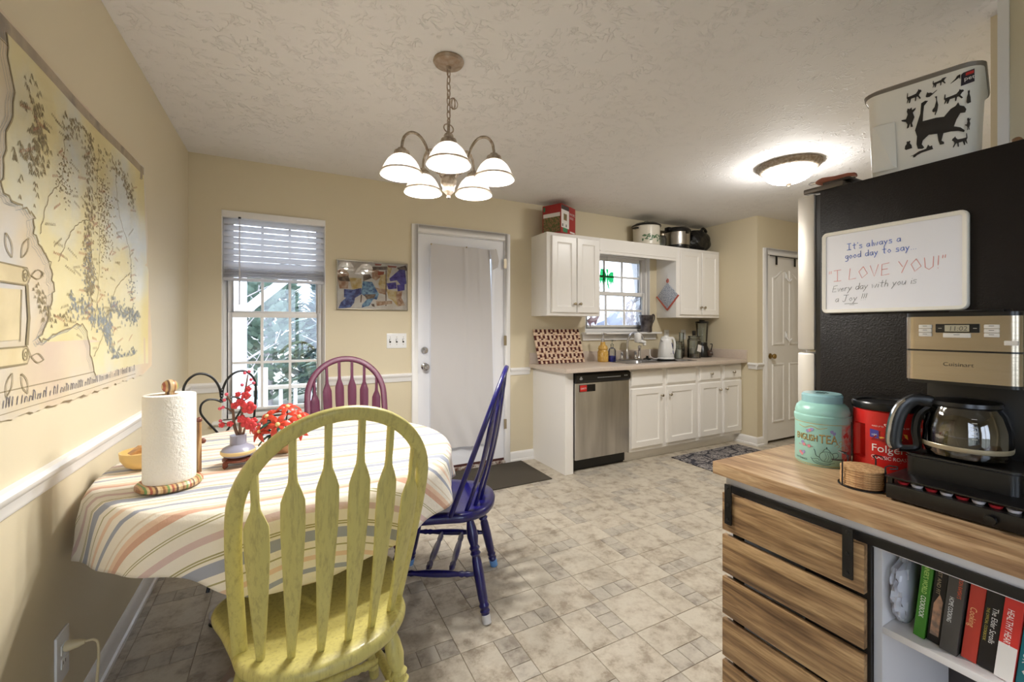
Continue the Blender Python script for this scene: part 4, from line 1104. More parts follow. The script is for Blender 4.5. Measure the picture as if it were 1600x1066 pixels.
build('lid_knob', MB().lathe([(0.016, 0.255), (0.020, 0.268), (0.020, 0.305), (0.0, 0.308)], 12), BLACK, tj)
build('hanging_tag', MB().box(-0.03, 0.03, -0.002, 0, 0, 0.075), pm('paper_tag', (226, 224, 220), 0.7), tj, loc=(-0.018, -0.078, 0.075), rot=(0, 0.25, 0))
bd_ = thing('blender', 'black countertop blender with clear jar under the cabinet', 'blender', (4.275, 3.42, ZT))
build('motor_base', MB().lathe([(0.085, 0), (0.090, 0.012), (0.086, 0.06), (0.066, 0.11), (0.058, 0.13), (0.0, 0.13)], 20), BLACK, bd_)
build('control_face', MB().box(-0.045, 0.045, -0.012, 0.01, -0.03, 0.03), pm('brown_control', (72, 52, 44), 0.35), bd_, loc=(0.03, -0.082, 0.05), rot=(-0.25, 0, 0.2), bevel=0.008)
build('logo_plate', MB().box(-0.02, 0.02, -0.0145, -0.0115, -0.006, 0.006), GREYP, bd_, loc=(0.03, -0.082, 0.05), rot=(-0.25, 0, 0.2))
build('pitcher', MB().lathe([(0.050, 0.132), (0.054, 0.15), (0.066, 0.36), (0.069, 0.395), (0.064, 0.395), (0.061, 0.36), (0.049, 0.15), (0.0, 0.145)], 20, cap=False), JARG, bd_)
build('collar', MB().lathe([(0.056, 0.130), (0.058, 0.165), (0.054, 0.172)], 20, cap=False), BLACK, bd_)
build('lid', MB().lathe([(0.070, 0.392), (0.073, 0.40), (0.070, 0.412), (0.032, 0.416), (0.030, 0.428), (0.0, 0.430)], 20), BLACK, bd_)
build('cord', MB().tube(crom([(0.05, -0.07, 0.15), (0.075, -0.075, 0.15), (0.092, -0.06, 0.12), (0.095, -0.04, 0.05)], 6), 0.005, 6), BLACK, bd_)

# woven mat leaning on the splash
WOV = [pm('woven_cream', (222, 196, 170), 0.9), pm('woven_maroon', (84, 36, 32), 0.9), pm('woven_tan', (186, 148, 120), 0.9)]
wm = thing('woven_mat', 'cream and maroon woven mat leaning against the backsplash', 'mat', (2.315, 3.50, ZT))
mb = MB(); nx, nz = 22, 22; Wm, Hm = 0.53, 0.335
for j in range(nz):
    for i in range(nx):
        q = 1 if (j // 2 % 2 == 0 and (i % 2 == (j // 4) % 2) and (j % 4 < 2)) else (2 if (i + j * 2) % 5 == 0 else 0)
        if j % 4 == 3 and (i + j // 4) % 3 == 0: q = 1
        x0 = -Wm / 2 + Wm * i / nx; z0 = Hm * j / nz
        sh = 0.018 * (1 - j / nz); d = 0.003 if (i + j) % 2 else 0.0
        mb.box(x0 + sh, x0 + sh + Wm / nx * 0.94, -0.008 - d, -0.001, z0, z0 + Hm / nz * 0.9, q)
wv = build('weave', mb, WOV, wm, smooth=0); wv.location = (0, -0.060, 0.002); wv.rotation_euler = (-0.26, 0, 0); tag(wv, kind='stuff')

# things on the window sill and in the window
PEW = pm('pewter', (120, 116, 120), 0.32, 0.9, var=(14, (70, 66, 72), 0.15))
pc = thing('pewter_pitcher', 'dark pewter pitcher on the kitchen window sill', 'pitcher', (3.505, 3.525, W2[2]))
build('pitcher_body', MB().lathe([(0.058, 0), (0.062, 0.006), (0.060, 0.05), (0.070, 0.10), (0.074, 0.14), (0.080, 0.185), (0.076, 0.186), (0.068, 0.14), (0.0, 0.02)], 24, cap=False, rfun=lambda t, q: 1 + (0.16 * max(0, -math.cos(t)) ** 8 if q in (5, 6) else 0)), PEW, pc)
build('handle', MB().tube(crom([(0.076, 0, 0.175), (0.10, 0, 0.195), (0.122, 0, 0.18), (0.120, 0, 0.14), (0.095, 0, 0.10), (0.066, 0, 0.08)], 6), 0.006, 8), PEW, pc)
GRN = [thin_glass('green_stained_glass', (0.10, 0.46, 0.24, 1), 0.2), pm('lead_came', (74, 96, 84), 0.5)]
sc2 = thing('suncatcher', 'green winged stained glass ornament hanging in the kitchen window', 'ornament', (3.01, YB + 0.03, 1.68))
def sg(pts, y=0): return MB().prism(pts, 0, 0.004, Mx((0, 0, 0), rx=PI / 2))
build('wing', sg([(-0.01, 0.14), (-0.04, 0.19), (-0.085, 0.20), (-0.10, 0.10), (-0.09, 0.03), (-0.07, 0.075), (-0.055, 0.03), (-0.04, 0.08), (-0.022, 0.05), (-0.012, 0.09)]), GRN[0], sc2)
build('wing', sg([(0.02, 0.14), (0.05, 0.17), (0.085, 0.17), (0.09, 0.10), (0.085, 0.03), (0.068, 0.07), (0.055, 0.02), (0.042, 0.07), (0.03, 0.04), (0.022, 0.09)]), GRN[0], sc2)
build('body', sg([(0.0, 0.20), (0.018, 0.195), (0.012, 0.15), (0.02, 0.10), (0.018, 0.05), (0.03, 0.0), (0.024, -0.03), (0.014, 0.0), (0.0, 0.05), (-0.008, 0.10), (0.0, 0.15), (-0.016, 0.19)]), GRN[0], sc2)
build('hanging_thread', MB().tube([(0.002, -0.002, 0.2), (0.002, -0.002, 0.33)], 0.001, 5), GRN[1], sc2)
bf = thing('paper_ornament', 'mauve butterfly ornament hanging from the left wall cabinet', 'ornament', (2.69, 3.42, 1.27))
LAV = pm('mauve_paper', (196, 182, 200), 0.7)
build('upper_wings', MB().prism([(-0.08, 0.055), (-0.03, 0.095), (0.0, 0.075), (0.05, 0.10), (0.085, 0.19), (0.08, 0.10), (0.05, 0.06), (0.0, 0.05)], 0, 0.002, Mx(rx=PI / 2)), LAV, bf)
build('lower_wings', MB().prism([(-0.08, 0.055), (-0.06, 0.02), (-0.035, -0.01), (-0.03, 0.025), (0.0, 0.04), (0.03, 0.01), (0.05, 0.06), (0.0, 0.05)], 0, 0.002, Mx((0, -0.001, 0), rx=PI / 2)), pm('mauve_paper_dark', (150, 128, 148), 0.7), bf)
build('thread', MB().tube([(0, -0.001, 0.06), (0, -0.001, ZU0 - 1.27)], 0.001, 5), LAV, bf)
# pot holder on the cabinet side
KNIT = pm('blue_grey_knit', (214, 216, 222), 0.95, var=(90, (150, 158, 176), 0.06), bmp=(160, 0.6, 0.004))
KRED = pm('coral_crochet_edge', (200, 104, 88), 0.95, bmp=(160, 0.6, 0.004))
ph = thing('pot_holder', 'blue grey knitted pot holder with coral edge hanging on the cabinet side', 'pot holder', (3.699, 3.40, 1.46))
q = 0.205; MR = Mx((-0.001, 0, 0.0), rx=PI / 4)
def sq(w_, t, z): 
    m = MB(); m.box(-t, 0, 0, w_, 0, w_, 0, MR); return m
build('knit_square', sq(q, 0.010, 0), KNIT, ph, bevel=0.004)
build('edging', MB().box(-0.012, 0.0, -0.016, 0.0, -0.016, q + 0.004, 0, MR).box(-0.012, 0, 0, q + 0.004, -0.016, 0.0, 0, MR), KRED, ph, bevel=0.004)
build('loop', MB().tube([(-0.006, 0.012 * math.cos(t), q * 1.414 + 0.018 + 0.02 * math.sin(t)) for t in [2 * PI * i / 14 for i in range(14)]], 0.005, 6, True), KRED, ph)
build('hook', MB().tube([(-0.002, 0, q * 1.414 + 0.09), (-0.004, 0, q * 1.414 + 0.035), (-0.016, 0, q * 1.414 + 0.03)], 0.003, 6), WHITEP, ph)

# ---------------------------------------------------------------- on top of the cabinets
bx = thing('appliance_box', 'red and white printed appliance box on the left wall cabinet', 'box', (2.27, 3.40, ZU1), 0.45)
RB_ = pm('box_red', (160, 40, 40), 0.5); BW = pm('box_white', (228, 224, 220), 0.5); BP = pm('box_food_print', (150, 110, 80), 0.5, var=(60, (80, 96, 50), 0.08)); BD = pm('box_dark', (58, 50, 50), 0.5)
w2, d2, h2 = 0.135, 0.10, 0.265
build('carton', MB().box(-w2, w2, -d2, d2, 0, h2), RB_, bx, bevel=0.002)
pr = MB()
pr.box(-w2 + 0.004, 0.01, -d2 - 0.0012, -d2, 0.05, 0.25, 0).box(-w2 + 0.004, 0.01, -d2 - 0.0014, -d2, 0.215, 0.255, 2).box(-0.10, -0.02, -d2 - 0.0018, -d2, 0.01, 0.05, 3)
pr.box(-0.115, -0.10, -d2 - 0.002, -d2, 0.06, 0.085, 2).box(-0.05, -0.035, -d2 - 0.002, -d2, 0.06, 0.085, 2).box(0.03, 0.12, -d2 - 0.0014, -d2, 0.02, 0.035, 0)
pr.box(-0.09, -0.03, -d2 - 0.0016, -d2, 0.12, 0.18, 1)
pr.box(-w2 - 0.0012, -w2, -d2 + 0.01, d2 - 0.01, 0.01, 0.15, 1).box(-w2 - 0.0014, -w2, -d2 + 0.01, d2 - 0.01, 0.15, 0.185, 0).box(-w2 - 0.0016, -w2, d2 - 0.03, d2 - 0.012, 0.21, 0.25, 3)
build('print', pr, [BW, BP, BD, pm('box_green', (60, 130, 90), 0.5)], bx, smooth=0)
text('lettering', 'PACIFIC', 0.030, BW, lambda x, y: (0.022 + x, -d2 - 0.0016, 0.185 + y), bx, fit=0.10)
text('lettering', 'GOLD', 0.030, BW, lambda x, y: (0.022 + x, -d2 - 0.0016, 0.15 + y), bx, fit=0.07)
ck = thing('slow_cooker', 'white slow cooker with green leaf pattern and glass lid', 'slow cooker', (3.40, 3.42, ZU1))
build('crock_body', MB().lathe([(0.128, 0.0), (0.136, 0.01), (0.140, 0.205), (0.148, 0.215), (0.0, 0.215)], 36), pm('cream_enamel', (226, 220, 206), 0.3), ck)
build('rim', MB().lathe([(0.149, 0.205), (0.153, 0.212), (0.150, 0.222), (0.138, 0.224)], 36, cap=False), BLACK, ck)
build('lid', MB().lathe([(0.140, 0.222), (0.120, 0.240), (0.06, 0.252), (0.018, 0.254), (0.016, 0.262), (0.022, 0.270), (0.0, 0.276)], 28), JARG, ck)
build('side_handle', MB().box(-0.172, -0.130, -0.03, 0.03, 0.175, 0.19), BLACK, ck, bevel=0.004)
lf_ = MB(); r_ = random.Random(5)
for k in range(26):
    a = -2.6 + k * 0.085; z = 0.03 + 0.045 * abs(math.sin(k * 0.9)) + r_.uniform(0, 0.02); rr = 0.1395
    ln, wd_ = 0.022, 0.009; ta = r_.uniform(0, 6.28)
    P = []
    for i in range(8):
        t = 2 * PI * i / 8; u = ln * math.cos(t) * math.cos(ta) - wd_ * math.sin(t) * math.sin(ta); v = ln * math.cos(t) * math.sin(ta) + wd_ * math.sin(t) * math.cos(ta)
        P.append(((rr + 0.001) * math.cos(a + u / rr), (rr + 0.001) * math.sin(a + u / rr), z + v * 0.7 + 0.01))
    lf_.add(P, [tuple(range(8))])
build('leaf_print', lf_, pm('leaf_green', (92, 124, 92), 0.5), ck, smooth=0)
t = thing('glass_jar', 'small clear glass jar between slow cooker and pressure cooker', 'jar', (3.632, 3.42, ZU1))
build('glass_body', MB().lathe([(0, 0), (0.044, 0), (0.046, 0.11), (0.038, 0.125), (0.038, 0.14), (0.034, 0.14), (0.034, 0.12), (0.042, 0.108), (0.04, 0.005), (0, 0.005)], 20, cap=False), JARG, t)
build('lid', MB().lathe([(0.041, 0.136), (0.041, 0.156), (0, 0.158)], 18), NICKEL, t)
pk = thing('pressure_cooker', 'stainless pressure cooker with black lid on the wall cabinet', 'pressure cooker', (3.865, 3.42, ZU1))
build('cooker_base', MB().lathe([(0.128, 0), (0.134, 0.02), (0.134, 0.045), (0, 0.045)], 30), BLACK, pk)
build('cooker_body', MB().lathe([(0.133, 0.045), (0.136, 0.06), (0.136, 0.19), (0.0, 0.19)], 36), STEEL, pk)
build('lid', MB().lathe([(0.142, 0.185), (0.148, 0.195), (0.146, 0.215), (0.12, 0.238), (0.06, 0.25), (0.0, 0.252)], 32), BLACK, pk)
build('lid_handle', MB().box(-0.165, -0.05, -0.03, 0.03, 0.2, 0.24).box(-0.02, 0.02, -0.150, -0.125, 0.16, 0.20), BLACK, pk, bevel=0.008)
BAGM = pm('black_bin_bag', (14, 12, 11), 0.25, bmp=(18, 0.8, 0.02))
rp_ = random.Random(9)
def blob(u, v):
    th = u * 2 * PI; ph_ = -PI / 2 + v * PI
    k = 1 + 0.06 * math.sin(5 * th + 3 * ph_) + 0.04 * math.sin(9 * th - 4 * ph_)
    z = 0.128 + 0.128 * math.sin(ph_) * (1.0 if ph_ > 0 else 1.0)
    return (0.178 * math.cos(ph_) ** 0.75 * math.cos(th) * k, 0.11 * math.cos(ph_) ** 0.75 * math.sin(th) * k, max(0.0, z))
bg = thing('wrapped_roaster', 'bulging black plastic wrapped pan in the cabinet top corner', 'bundle', (4.205, 3.43, ZU1))
build('black_wrap', MB().grid(blob, 32, 16), BAGM, bg, smooth=60)
build('knot', MB().tube(crom([(0.02, -0.03, 0.245), (0.05, -0.04, 0.275), (0.10, -0.03, 0.262), (0.13, -0.02, 0.235)], 5), [0.018, 0.014] + [0.016] * 12 + [0.006, 0.004], 8), BAGM, bg)

# ---------------------------------------------------------------- mats
MATB = pm('black_ribbed_mat', (44, 38, 32), 0.95, var=(320, (92, 84, 70), 0.05), bmp=(300, 1.0, 0.004))
tag(build('door_mat', MB().box(1.14, 1.935, 3.0, 3.535, 0.0005, 0.009), MATB, None, bevel=0.003), 'black coir door mat in front of the exterior door', 'door mat')
def rug_mat():
    m, nt, b = newmat('grey_medallion_rug'); b.inputs['Roughness'].default_value = 0.95
    co = coords(nt, 'Object', (1, 1, 1))
    v = node(nt, 'ShaderNodeTexVoronoi'); v.feature = 'DISTANCE_TO_EDGE'; v.inputs['Scale'].default_value = 7
    nt.links.new(co, v.inputs['Vector'])
    n = node(nt, 'ShaderNodeTexNoise'); n.inputs['Scale'].default_value = 22; n.inputs['Detail'].default_value = 3; n.inputs['Distortion'].default_value = 2.0
    nt.links.new(co, n.inputs['Vector'])
    r1 = ramp(nt, [(0.03, lin((60, 60, 72))), (0.08, lin((158, 152, 150)))]); nt.links.new(v.outputs[0], r1.inputs[0])
    r2 = ramp(nt, [(0.44, lin((84, 84, 98))), (0.48, (1, 1, 1, 1)), (0.56, (1, 1, 1, 1)), (0.60, lin((100, 98, 108)))]); nt.links.new(n.outputs[0], r2.inputs[0])
    mx = node(nt, 'ShaderNodeMix'); mx.data_type = 'RGBA'; mx.blend_type = 'MULTIPLY'; mx.inputs[0].default_value = 0.9
    nt.links.new(r1.outputs[0], mx.inputs[6]); nt.links.new(r2.outputs[0], mx.inputs[7]); nt.links.new(mx.outputs[2], b.inputs['Base Color'])
    return m
tag(build('kitchen_rug', MB().box(3.27, 4.26, 2.42, 2.965, 0.0005, 0.008), rug_mat(), None, bevel=0.003), 'grey patterned kitchen rug in front of the base cabinets', 'rug')
# ---------------------------------------------------------------- dining table, cloth
TC = Vector((0.035, 1.965, 0)); TR = 0.60; TZ = 0.755
WPAINT = pm('worn_white_paint', (222, 216, 214), 0.55, var=(14, (150, 130, 120), 0.06))
tb = thing('dining_table', 'round white pedestal dining table under the striped cloth', 'table', (TC.x, TC.y, 0))
build('tabletop', MB().lathe([(TR - 0.02, TZ - 0.03), (TR - 0.004, TZ - 0.022), (TR - 0.004, TZ - 0.006), (TR - 0.012, TZ), (0, TZ)], 64), WPAINT, tb)
build('pedestal', MB().lathe([(0.20, TZ - 0.03), (0.20, TZ - 0.06), (0.06, TZ - 0.075), (0.055, 0.60), (0.085, 0.52), (0.095, 0.44), (0.06, 0.36), (0.075, 0.30), (0.085, 0.22), (0.085, 0.12), (0.06, 0.10)], 28), WPAINT, tb)
for a in (232, 322, 52, 142):
    c, s_ = math.cos(math.radians(a)), math.sin(math.radians(a))
    pth = crom([(0.06, 0, 0.20), (0.14, 0, 0.18), (0.25, 0, 0.09), (0.34, 0, 0.045), (0.40, 0, 0.035)], 5)
    ft = build('foot', MB().tube([(p.x * c, p.x * s_, p.z) for p in pth], [0.045 + 0.0 * i for i in range(len(pth) - 4)] + [0.04, 0.038, 0.034, 0.030], 10, sec=(0.9, 1.0), up=(0, 0, 1)), WPAINT, tb)
    build('foot_cap', MB().lathe([(0.030, 0), (0.034, 0.006), (0.030, 0.012), (0, 0.012)], 14, Mx((0.385 * c, 0.385 * s_, 0))), BLACK, ft)

def stripe_mat():
    m, nt, b = newmat('striped_tablecloth'); b.inputs['Roughness'].default_value = 0.85
    inp(b, 'Sheen Weight', 0.15)
    uv = nt.nodes.new('ShaderNodeUVMap'); sp = nt.nodes.new('ShaderNodeSeparateXYZ')
    nt.links.new(uv.outputs[0], sp.inputs[0])
    mu = node(nt, 'ShaderNodeMath', operation='MULTIPLY'); mu.inputs[1].default_value = 1 / 0.34
    fr_ = node(nt, 'ShaderNodeMath', operation='FRACT')
    nt.links.new(sp.outputs['Y'], mu.inputs[0]); nt.links.new(mu.outputs[0], fr_.inputs[0])
    cr = lin((238, 230, 216)); blu = lin((160, 164, 178)); ol = lin((168, 160, 112)); te = lin((212, 168, 144)); pe = lin((230, 200, 174)); ta = lin((222, 206, 184)); pk_ = lin((216, 190, 184))
    st = [(0.0, cr), (0.02, blu), (0.11, cr), (0.135, ol), (0.147, cr), (0.155, ol), (0.167, cr), (0.26, pk_), (0.315, cr), (0.40, ol), (0.410, cr), (0.418, ol), (0.428, cr), (0.52, te), (0.575, pe), (0.625, cr), (0.66, ta), (0.675, cr), (0.76, blu), (0.80, cr), (0.86, pe), (0.90, cr), (0.955, ol), (0.966, cr)]
    r = ramp(nt, st, 'CONSTANT'); nt.links.new(fr_.outputs[0], r.inputs[0])
    nt.links.new(r.outputs[0], b.inputs['Base Color'])
    n = node(nt, 'ShaderNodeTexNoise'); n.inputs['Scale'].default_value = 55; n.inputs['Detail'].default_value = 5
    tc = nt.nodes.new('ShaderNodeTexCoord'); nt.links.new(tc.outputs['Object'], n.inputs['Vector'])
    bump(nt, b, n.outputs[0], 0.35, 0.006)
    return m
cl = MB(); NA = 240; uvs = []
vs = []; fs = []
radii = [0.0, 0.15, 0.30, 0.45, 0.55, 0.585]
drops = [0.0, 0.004, 0.012, 0.03, 0.06, 0.095, 0.13, 0.165, 0.20, 1.0]
def folds(a):
    # hanging folds: a few broad waves, pinched deeper at the corners of the cloth
    return 0.5 * math.sin(6 * a + 0.6) + 0.33 * math.sin(11 * a + 2.0) + 0.22 * math.sin(17 * a + 1.1)
def hang(a):
    base = 0.185 + 0.03 * math.cos(4 * a - 0.4) + 0.012 * math.sin(7 * a)
    return base
flat = []
for k, r in enumerate(radii):
    for i in range(NA):
        a = 2 * PI * i / NA
        w_ = 0.0014 * math.sin(9 * r * math.cos(a) * 7 + 3) * math.sin(8 * r * math.sin(a) * 5)
        vs.append((r * math.cos(a), r * math.sin(a), TZ + 0.004 + w_)); flat.append((r * math.cos(a), r * math.sin(a)))
for d in drops:
    for i in range(NA):
        a = 2 * PI * i / NA
        dd = hang(a) if d == 1.0 else min(d, hang(a) * (d / 0.215))
        k = dd / 0.2
        r = TR + 0.004 + 0.018 * min(1, dd / 0.02) + 0.040 * k * (0.6 + folds(a))
        x, y = r * math.cos(a), r * math.sin(a)
        lim = XL - TC.x + 0.035
        if x < lim: x = lim + 0.02 * math.sin(a * 23) * k * 0.5
        vs.append((x, y, TZ + 0.004 - dd * 0.985 - 0.002))
        fl_ = TR + dd; flat.append((fl_ * math.cos(a), fl_ * math.sin(a)))
rows_ = len(radii) + len(drops)
for k in range(rows_ - 1):
    if k == 0:
        for i in range(NA): fs.append((NA + i, NA + (i + 1) % NA, 0))
        continue
    for i in range(NA): fs.append((k * NA + i, (k + 1) * NA + i, (k + 1) * NA + (i + 1) % NA, k * NA + (i + 1) % NA))
# build the cloth directly so that its flat (uncreased) layout survives as UVs
me = bpy.data.meshes.new('tablecloth'); me.from_pydata(vs, [], fs); me.materials.append(stripe_mat())
uvl = me.uv_layers.new(name='UVMap')
for lp in me.loops: fx, fy = flat[lp.vertex_index]; uvl.data[lp.index].uv = (fx, fy + 2.0 + 0.072)
me.shade_smooth()
tco = bpy.data.objects.new('tablecloth', me); COL.objects.link(tco); tco.location = (TC.x, TC.y, 0)
md = tco.modifiers.new('thickness', 'SOLIDIFY'); md.thickness = 0.0012; md.offset = -1
tag(tco, 'cream tablecloth with blue, orange and olive stripes on the dining table', 'tablecloth')

# ---------------------------------------------------------------- arrow-back chairs
def seat_outline(n=5):
    half = [(0, .215), (.14, .222), (.228, .205), (.262, .14), (.240, .04), (.222, -.05), (.205, -.135), (.15, -.205), (.075, -.240), (0, -.248)]
    pts = [Vector((x, y, 0)) for x, y in half] + [Vector((-x, y, 0)) for x, y in reversed(half[1:-1])]
    return crom(pts, n, True)
def bow_path():
    P = []
    H0 = 0.66; R = 0.214
    side = [(0.200, -0.01), (0.206, 0.10), (0.213, 0.22), (0.2175, 0.34)]
    zc = 0.425
    arch = [(0.2175 * math.cos(t), zc + (H0 - zc) * math.sin(t)) for t in [PI * k / 16 for k in range(17)]]
    pl = [(x, z) for x, z in side] + arch + [(-x, z) for x, z in reversed(side)]
    return pl
LEAN = math.radians(20.5)
SEATZ = 0.455
def bow_point(x, s, y=0):
    """s measured up the leaning plane of the back; y is out of that plane (backwards)"""
    return Vector((x, -0.070 - s * math.sin(LEAN) - y * math.cos(LEAN), SEATZ - 0.012 + s * math.cos(LEAN) - y * math.sin(LEAN)))
def leg_profile(L):
    return [(0.011, 0), (0.017, 0.004), (0.018, 0.045), (0.0215, 0.05), (0.0175, 0.06), (0.022, 0.072), (0.0175, 0.084), (0.0205, 0.10), (0.0225, L * 0.45), (0.0205, L * 0.58), (0.017, L * 0.62), (0.0235, L * 0.645), (0.0175, L * 0.67), (0.0235, L * 0.695), (0.017, L * 0.72), (0.0245, L * 0.80), (0.022, L * 0.88), (0.016, L * 0.95), (0.014, L)]
def str_profile(L):
    return [(0.008, 0), (0.010, L * 0.1), (0.014, L * 0.14), (0.010, L * 0.17), (0.014, L * 0.2), (0.010, L * 0.24), (0.0145, L * 0.36), (0.0155, L * 0.5), (0.0145, L * 0.64), (0.010, L * 0.76), (0.014, L * 0.8), (0.010, L * 0.83), (0.014, L * 0.86), (0.010, L * 0.9), (0.008, L)]
def make_chair(label, mat, caps):
    t = thing('dining_chair', label, 'chair')
    o = seat_outline(); n = len(o)
    rings = [(0.90, 0.412, 0), (0.965, 0.417, 0), (0.995, 0.428, 0), (1.0, 0.440, 0), (0.985, 0.450, 0), (0.95, 0.4555, 0), (0.80, 0.453, 1), (0.55, 0.446, 1), (0.28, 0.444, 1), (0.0, 0.445, 1)]
    vs = []; fs = []
    for sc, z, dish in rings:
        for p in o: vs.append((p.x * sc, p.y * sc - 0.0 * sc, z + (0.006 if dish and p.y > 0.1 and abs(p.x) < 0.09 else 0)))
    for k in range(len(rings) - 1):
        for i in range(n): fs.append((k * n + i, k * n + (i + 1) % n, (k + 1) * n + (i + 1) % n, (k + 1) * n + i))
    fs.append(tuple(reversed(range(n))))
    build('seat', MB().add(vs, fs), mat, t, smooth=50)
    bp_ = bow_path(); pts = [bow_point(x, z) for x, z in bp_]
    pts = crom(pts, 2)
    nrm = Vector((0, -math.cos(LEAN), -math.sin(LEAN)))
    build('back_bow', MB().tube(pts, 1.0, 14, sec=(0.0115, 0.0175), up=tuple(nrm)), mat, t, smooth=50)
    # six arrow spindles: paddle shaped, on an arc behind the bow, meeting it at the top
    zc, H0 = 0.425, 0.66
    for bx_, ty in ((-0.160, -0.132), (-0.097, -0.165), (-0.033, -0.182), (0.033, -0.182), (0.097, -0.165), (0.160, -0.132)):
        base = Vector((bx_, ty, SEATZ - 0.008))
        tx = bx_ * 1.14
        top_s = zc + (H0 - zc) * math.sqrt(max(0, 1 - (tx / 0.2175) ** 2)) - 0.006
        top = bow_point(tx, top_s)
        m = 26; prof = []
        for k in range(m + 1):
            u = k / m
            p = base.lerp(top, u)
            bulge = 0.018 * math.sin(PI * u)          # spindles bow backwards a little
            p += Vector((0, -bulge, 0)) * (1 if True else 0)
            if u < 0.60: w_ = 0.0085 + (0.0255 - 0.0085) * (u / 0.60) ** 0.9
            elif u < 0.72: w_ = 0.0255 + 0.0005 * (u - .6)
            elif u < 0.83: q_ = (u - 0.72) / 0.11; w_ = 0.0255 + (0.0085 - 0.0255) * (q_ * q_ * (3 - 2 * q_))
            else: w_ = 0.0085
            th = 0.0080 if u < 0.08 or u > 0.85 else 0.0062
            prof.append((p, w_, th))
        vs = []; fs = []
        for p, w_, th in prof:
            yaw = bx_ * 1.9
            ax = Vector((math.cos(yaw), math.sin(yaw), 0)); ay = Vector((-math.sin(yaw), math.cos(yaw), 0))
            for cx, cy in ((-1, -0.35), (-0.75, -1), (0.75, -1), (1, -0.35), (1, 0.35), (0.75, 1), (-0.75, 1), (-1, 0.35)):
                vs.append(tuple(p + ax * w_ * cx + ay * th * cy))
        for k in range(m):
            for i in range(8): fs.append((k * 8 + i, k * 8 + (i + 1) % 8, (k + 1) * 8 + (i + 1) % 8, (k + 1) * 8 + i))
        fs.append(tuple(reversed(range(8)))); fs.append(tuple(m * 8 + i for i in range(8)))
        build('spindle', MB().add(vs, fs), mat, t, smooth=40)
    legs = {}
    ci = 0
    for sy in (-1, 1):
        for sx in (-1, 1):
            foot = Vector((0.222 * sx, 0.225 * sy - 0.005, 0.0)); topp = Vector((0.150 * sx, 0.135 * sy - 0.01, 0.425))
            M, L = aim(foot, topp)
            lg = build('leg', MB().lathe(leg_profile(L), 16, M), mat, t, smooth=40)
            if caps:
                build('foot_sock', MB().lathe([(0.012, -0.001), (0.0195, 0.003), (0.0198, 0.036), (0.0180, 0.038)], 14, M), caps[ci], lg)
            ci += 1
            legs[(sx, sy)] = (foot, topp)
    def on(leg, z):
        f_, t_ = legs[leg]; return f_.lerp(t_, z / 0.425)
    mids = []
    for sx in (-1, 1):
        p, q_ = on((sx, -1), 0.19), on((sx, 1), 0.19)
        M, L = aim(p, q_); build('side_stretcher', MB().lathe(str_profile(L), 12, M), mat, t, smooth=40); mids.append((p, q_))
    for f_ in (0.34, 0.62):
        p = mids[0][0].lerp(mids[0][1], f_); q_ = mids[1][0].lerp(mids[1][1], f_)
        M, L = aim(p, q_); build('cross_stretcher', MB().lathe(str_profile(L), 12, M), mat, t, smooth=40)
    return t
def worn_paint(name, main, streak, rough, coat=0, amount=0.1):
    m, nt, b = newmat(name); b.inputs['Roughness'].default_value = rough
    if coat: inp(b, 'Coat Weight', coat); inp(b, 'Coat Roughness', 0.12)
    co = coords(nt, 'Object', (70, 70, 2.6), True)
    n = node(nt, 'ShaderNodeTexNoise'); n.inputs['Scale'].default_value = 1.5; n.inputs['Detail'].default_value = 8; n.inputs['Roughness'].default_value = 0.7
    nt.links.new(co, n.inputs['Vector'])
    r = ramp(nt, [(0.40 - amount, lin(streak)), (0.40 + amount * 0.7, lin(main))]); nt.links.new(n.outputs[0], r.inputs[0])
    nt.links.new(r.outputs[0], b.inputs['Base Color'])
    bump(nt, b, n.outputs[0], 0.15, 0.002)
    return m
YEL = worn_paint('worn_yellow_paint', (208, 197, 118), (166, 151, 90), 0.42, 0.15, 0.16)
BLU = worn_paint('glossy_blue_paint', (17, 13, 94), (9, 8, 40), 0.3, 0.4, 0.10)
PLM = worn_paint('plum_paint', (92, 38, 64), (74, 30, 52), 0.45, 0, 0.1)
SOCKW = pm('white_foot_cap', (216, 214, 214), 0.6); SOCKB = pm('pale_blue_foot_cap', (110, 160, 220), 0.6)
c1 = make_chair('worn yellow arrow-back chair with its back to the viewer', YEL, None)
c1.location = (0.082, 1.362, 0); c1.rotation_euler = (0, 0, math.radians(7))
c2 = make_chair('glossy dark blue arrow-back chair at the right of the table', BLU, [SOCKW, SOCKB, SOCKB, SOCKB])
# local order of legs: rear-left, rear-right, front-left, front-right
c2.location = (0.655, 1.975, 0); c2.rotation_euler = (0, 0, math.radians(61))
c3 = make_chair('plum purple arrow-back chair at the far side of the table', PLM, None)
c3.location = (0.315, 2.565, 0); c3.rotation_euler = (0, 0, PI)

# wrought iron heart-back chair in the corner
hc = thing('bistro_chair', 'black wrought iron heart-back chair behind the table', 'chair', (-0.255, 2.66, 0), math.radians(180 + 21))
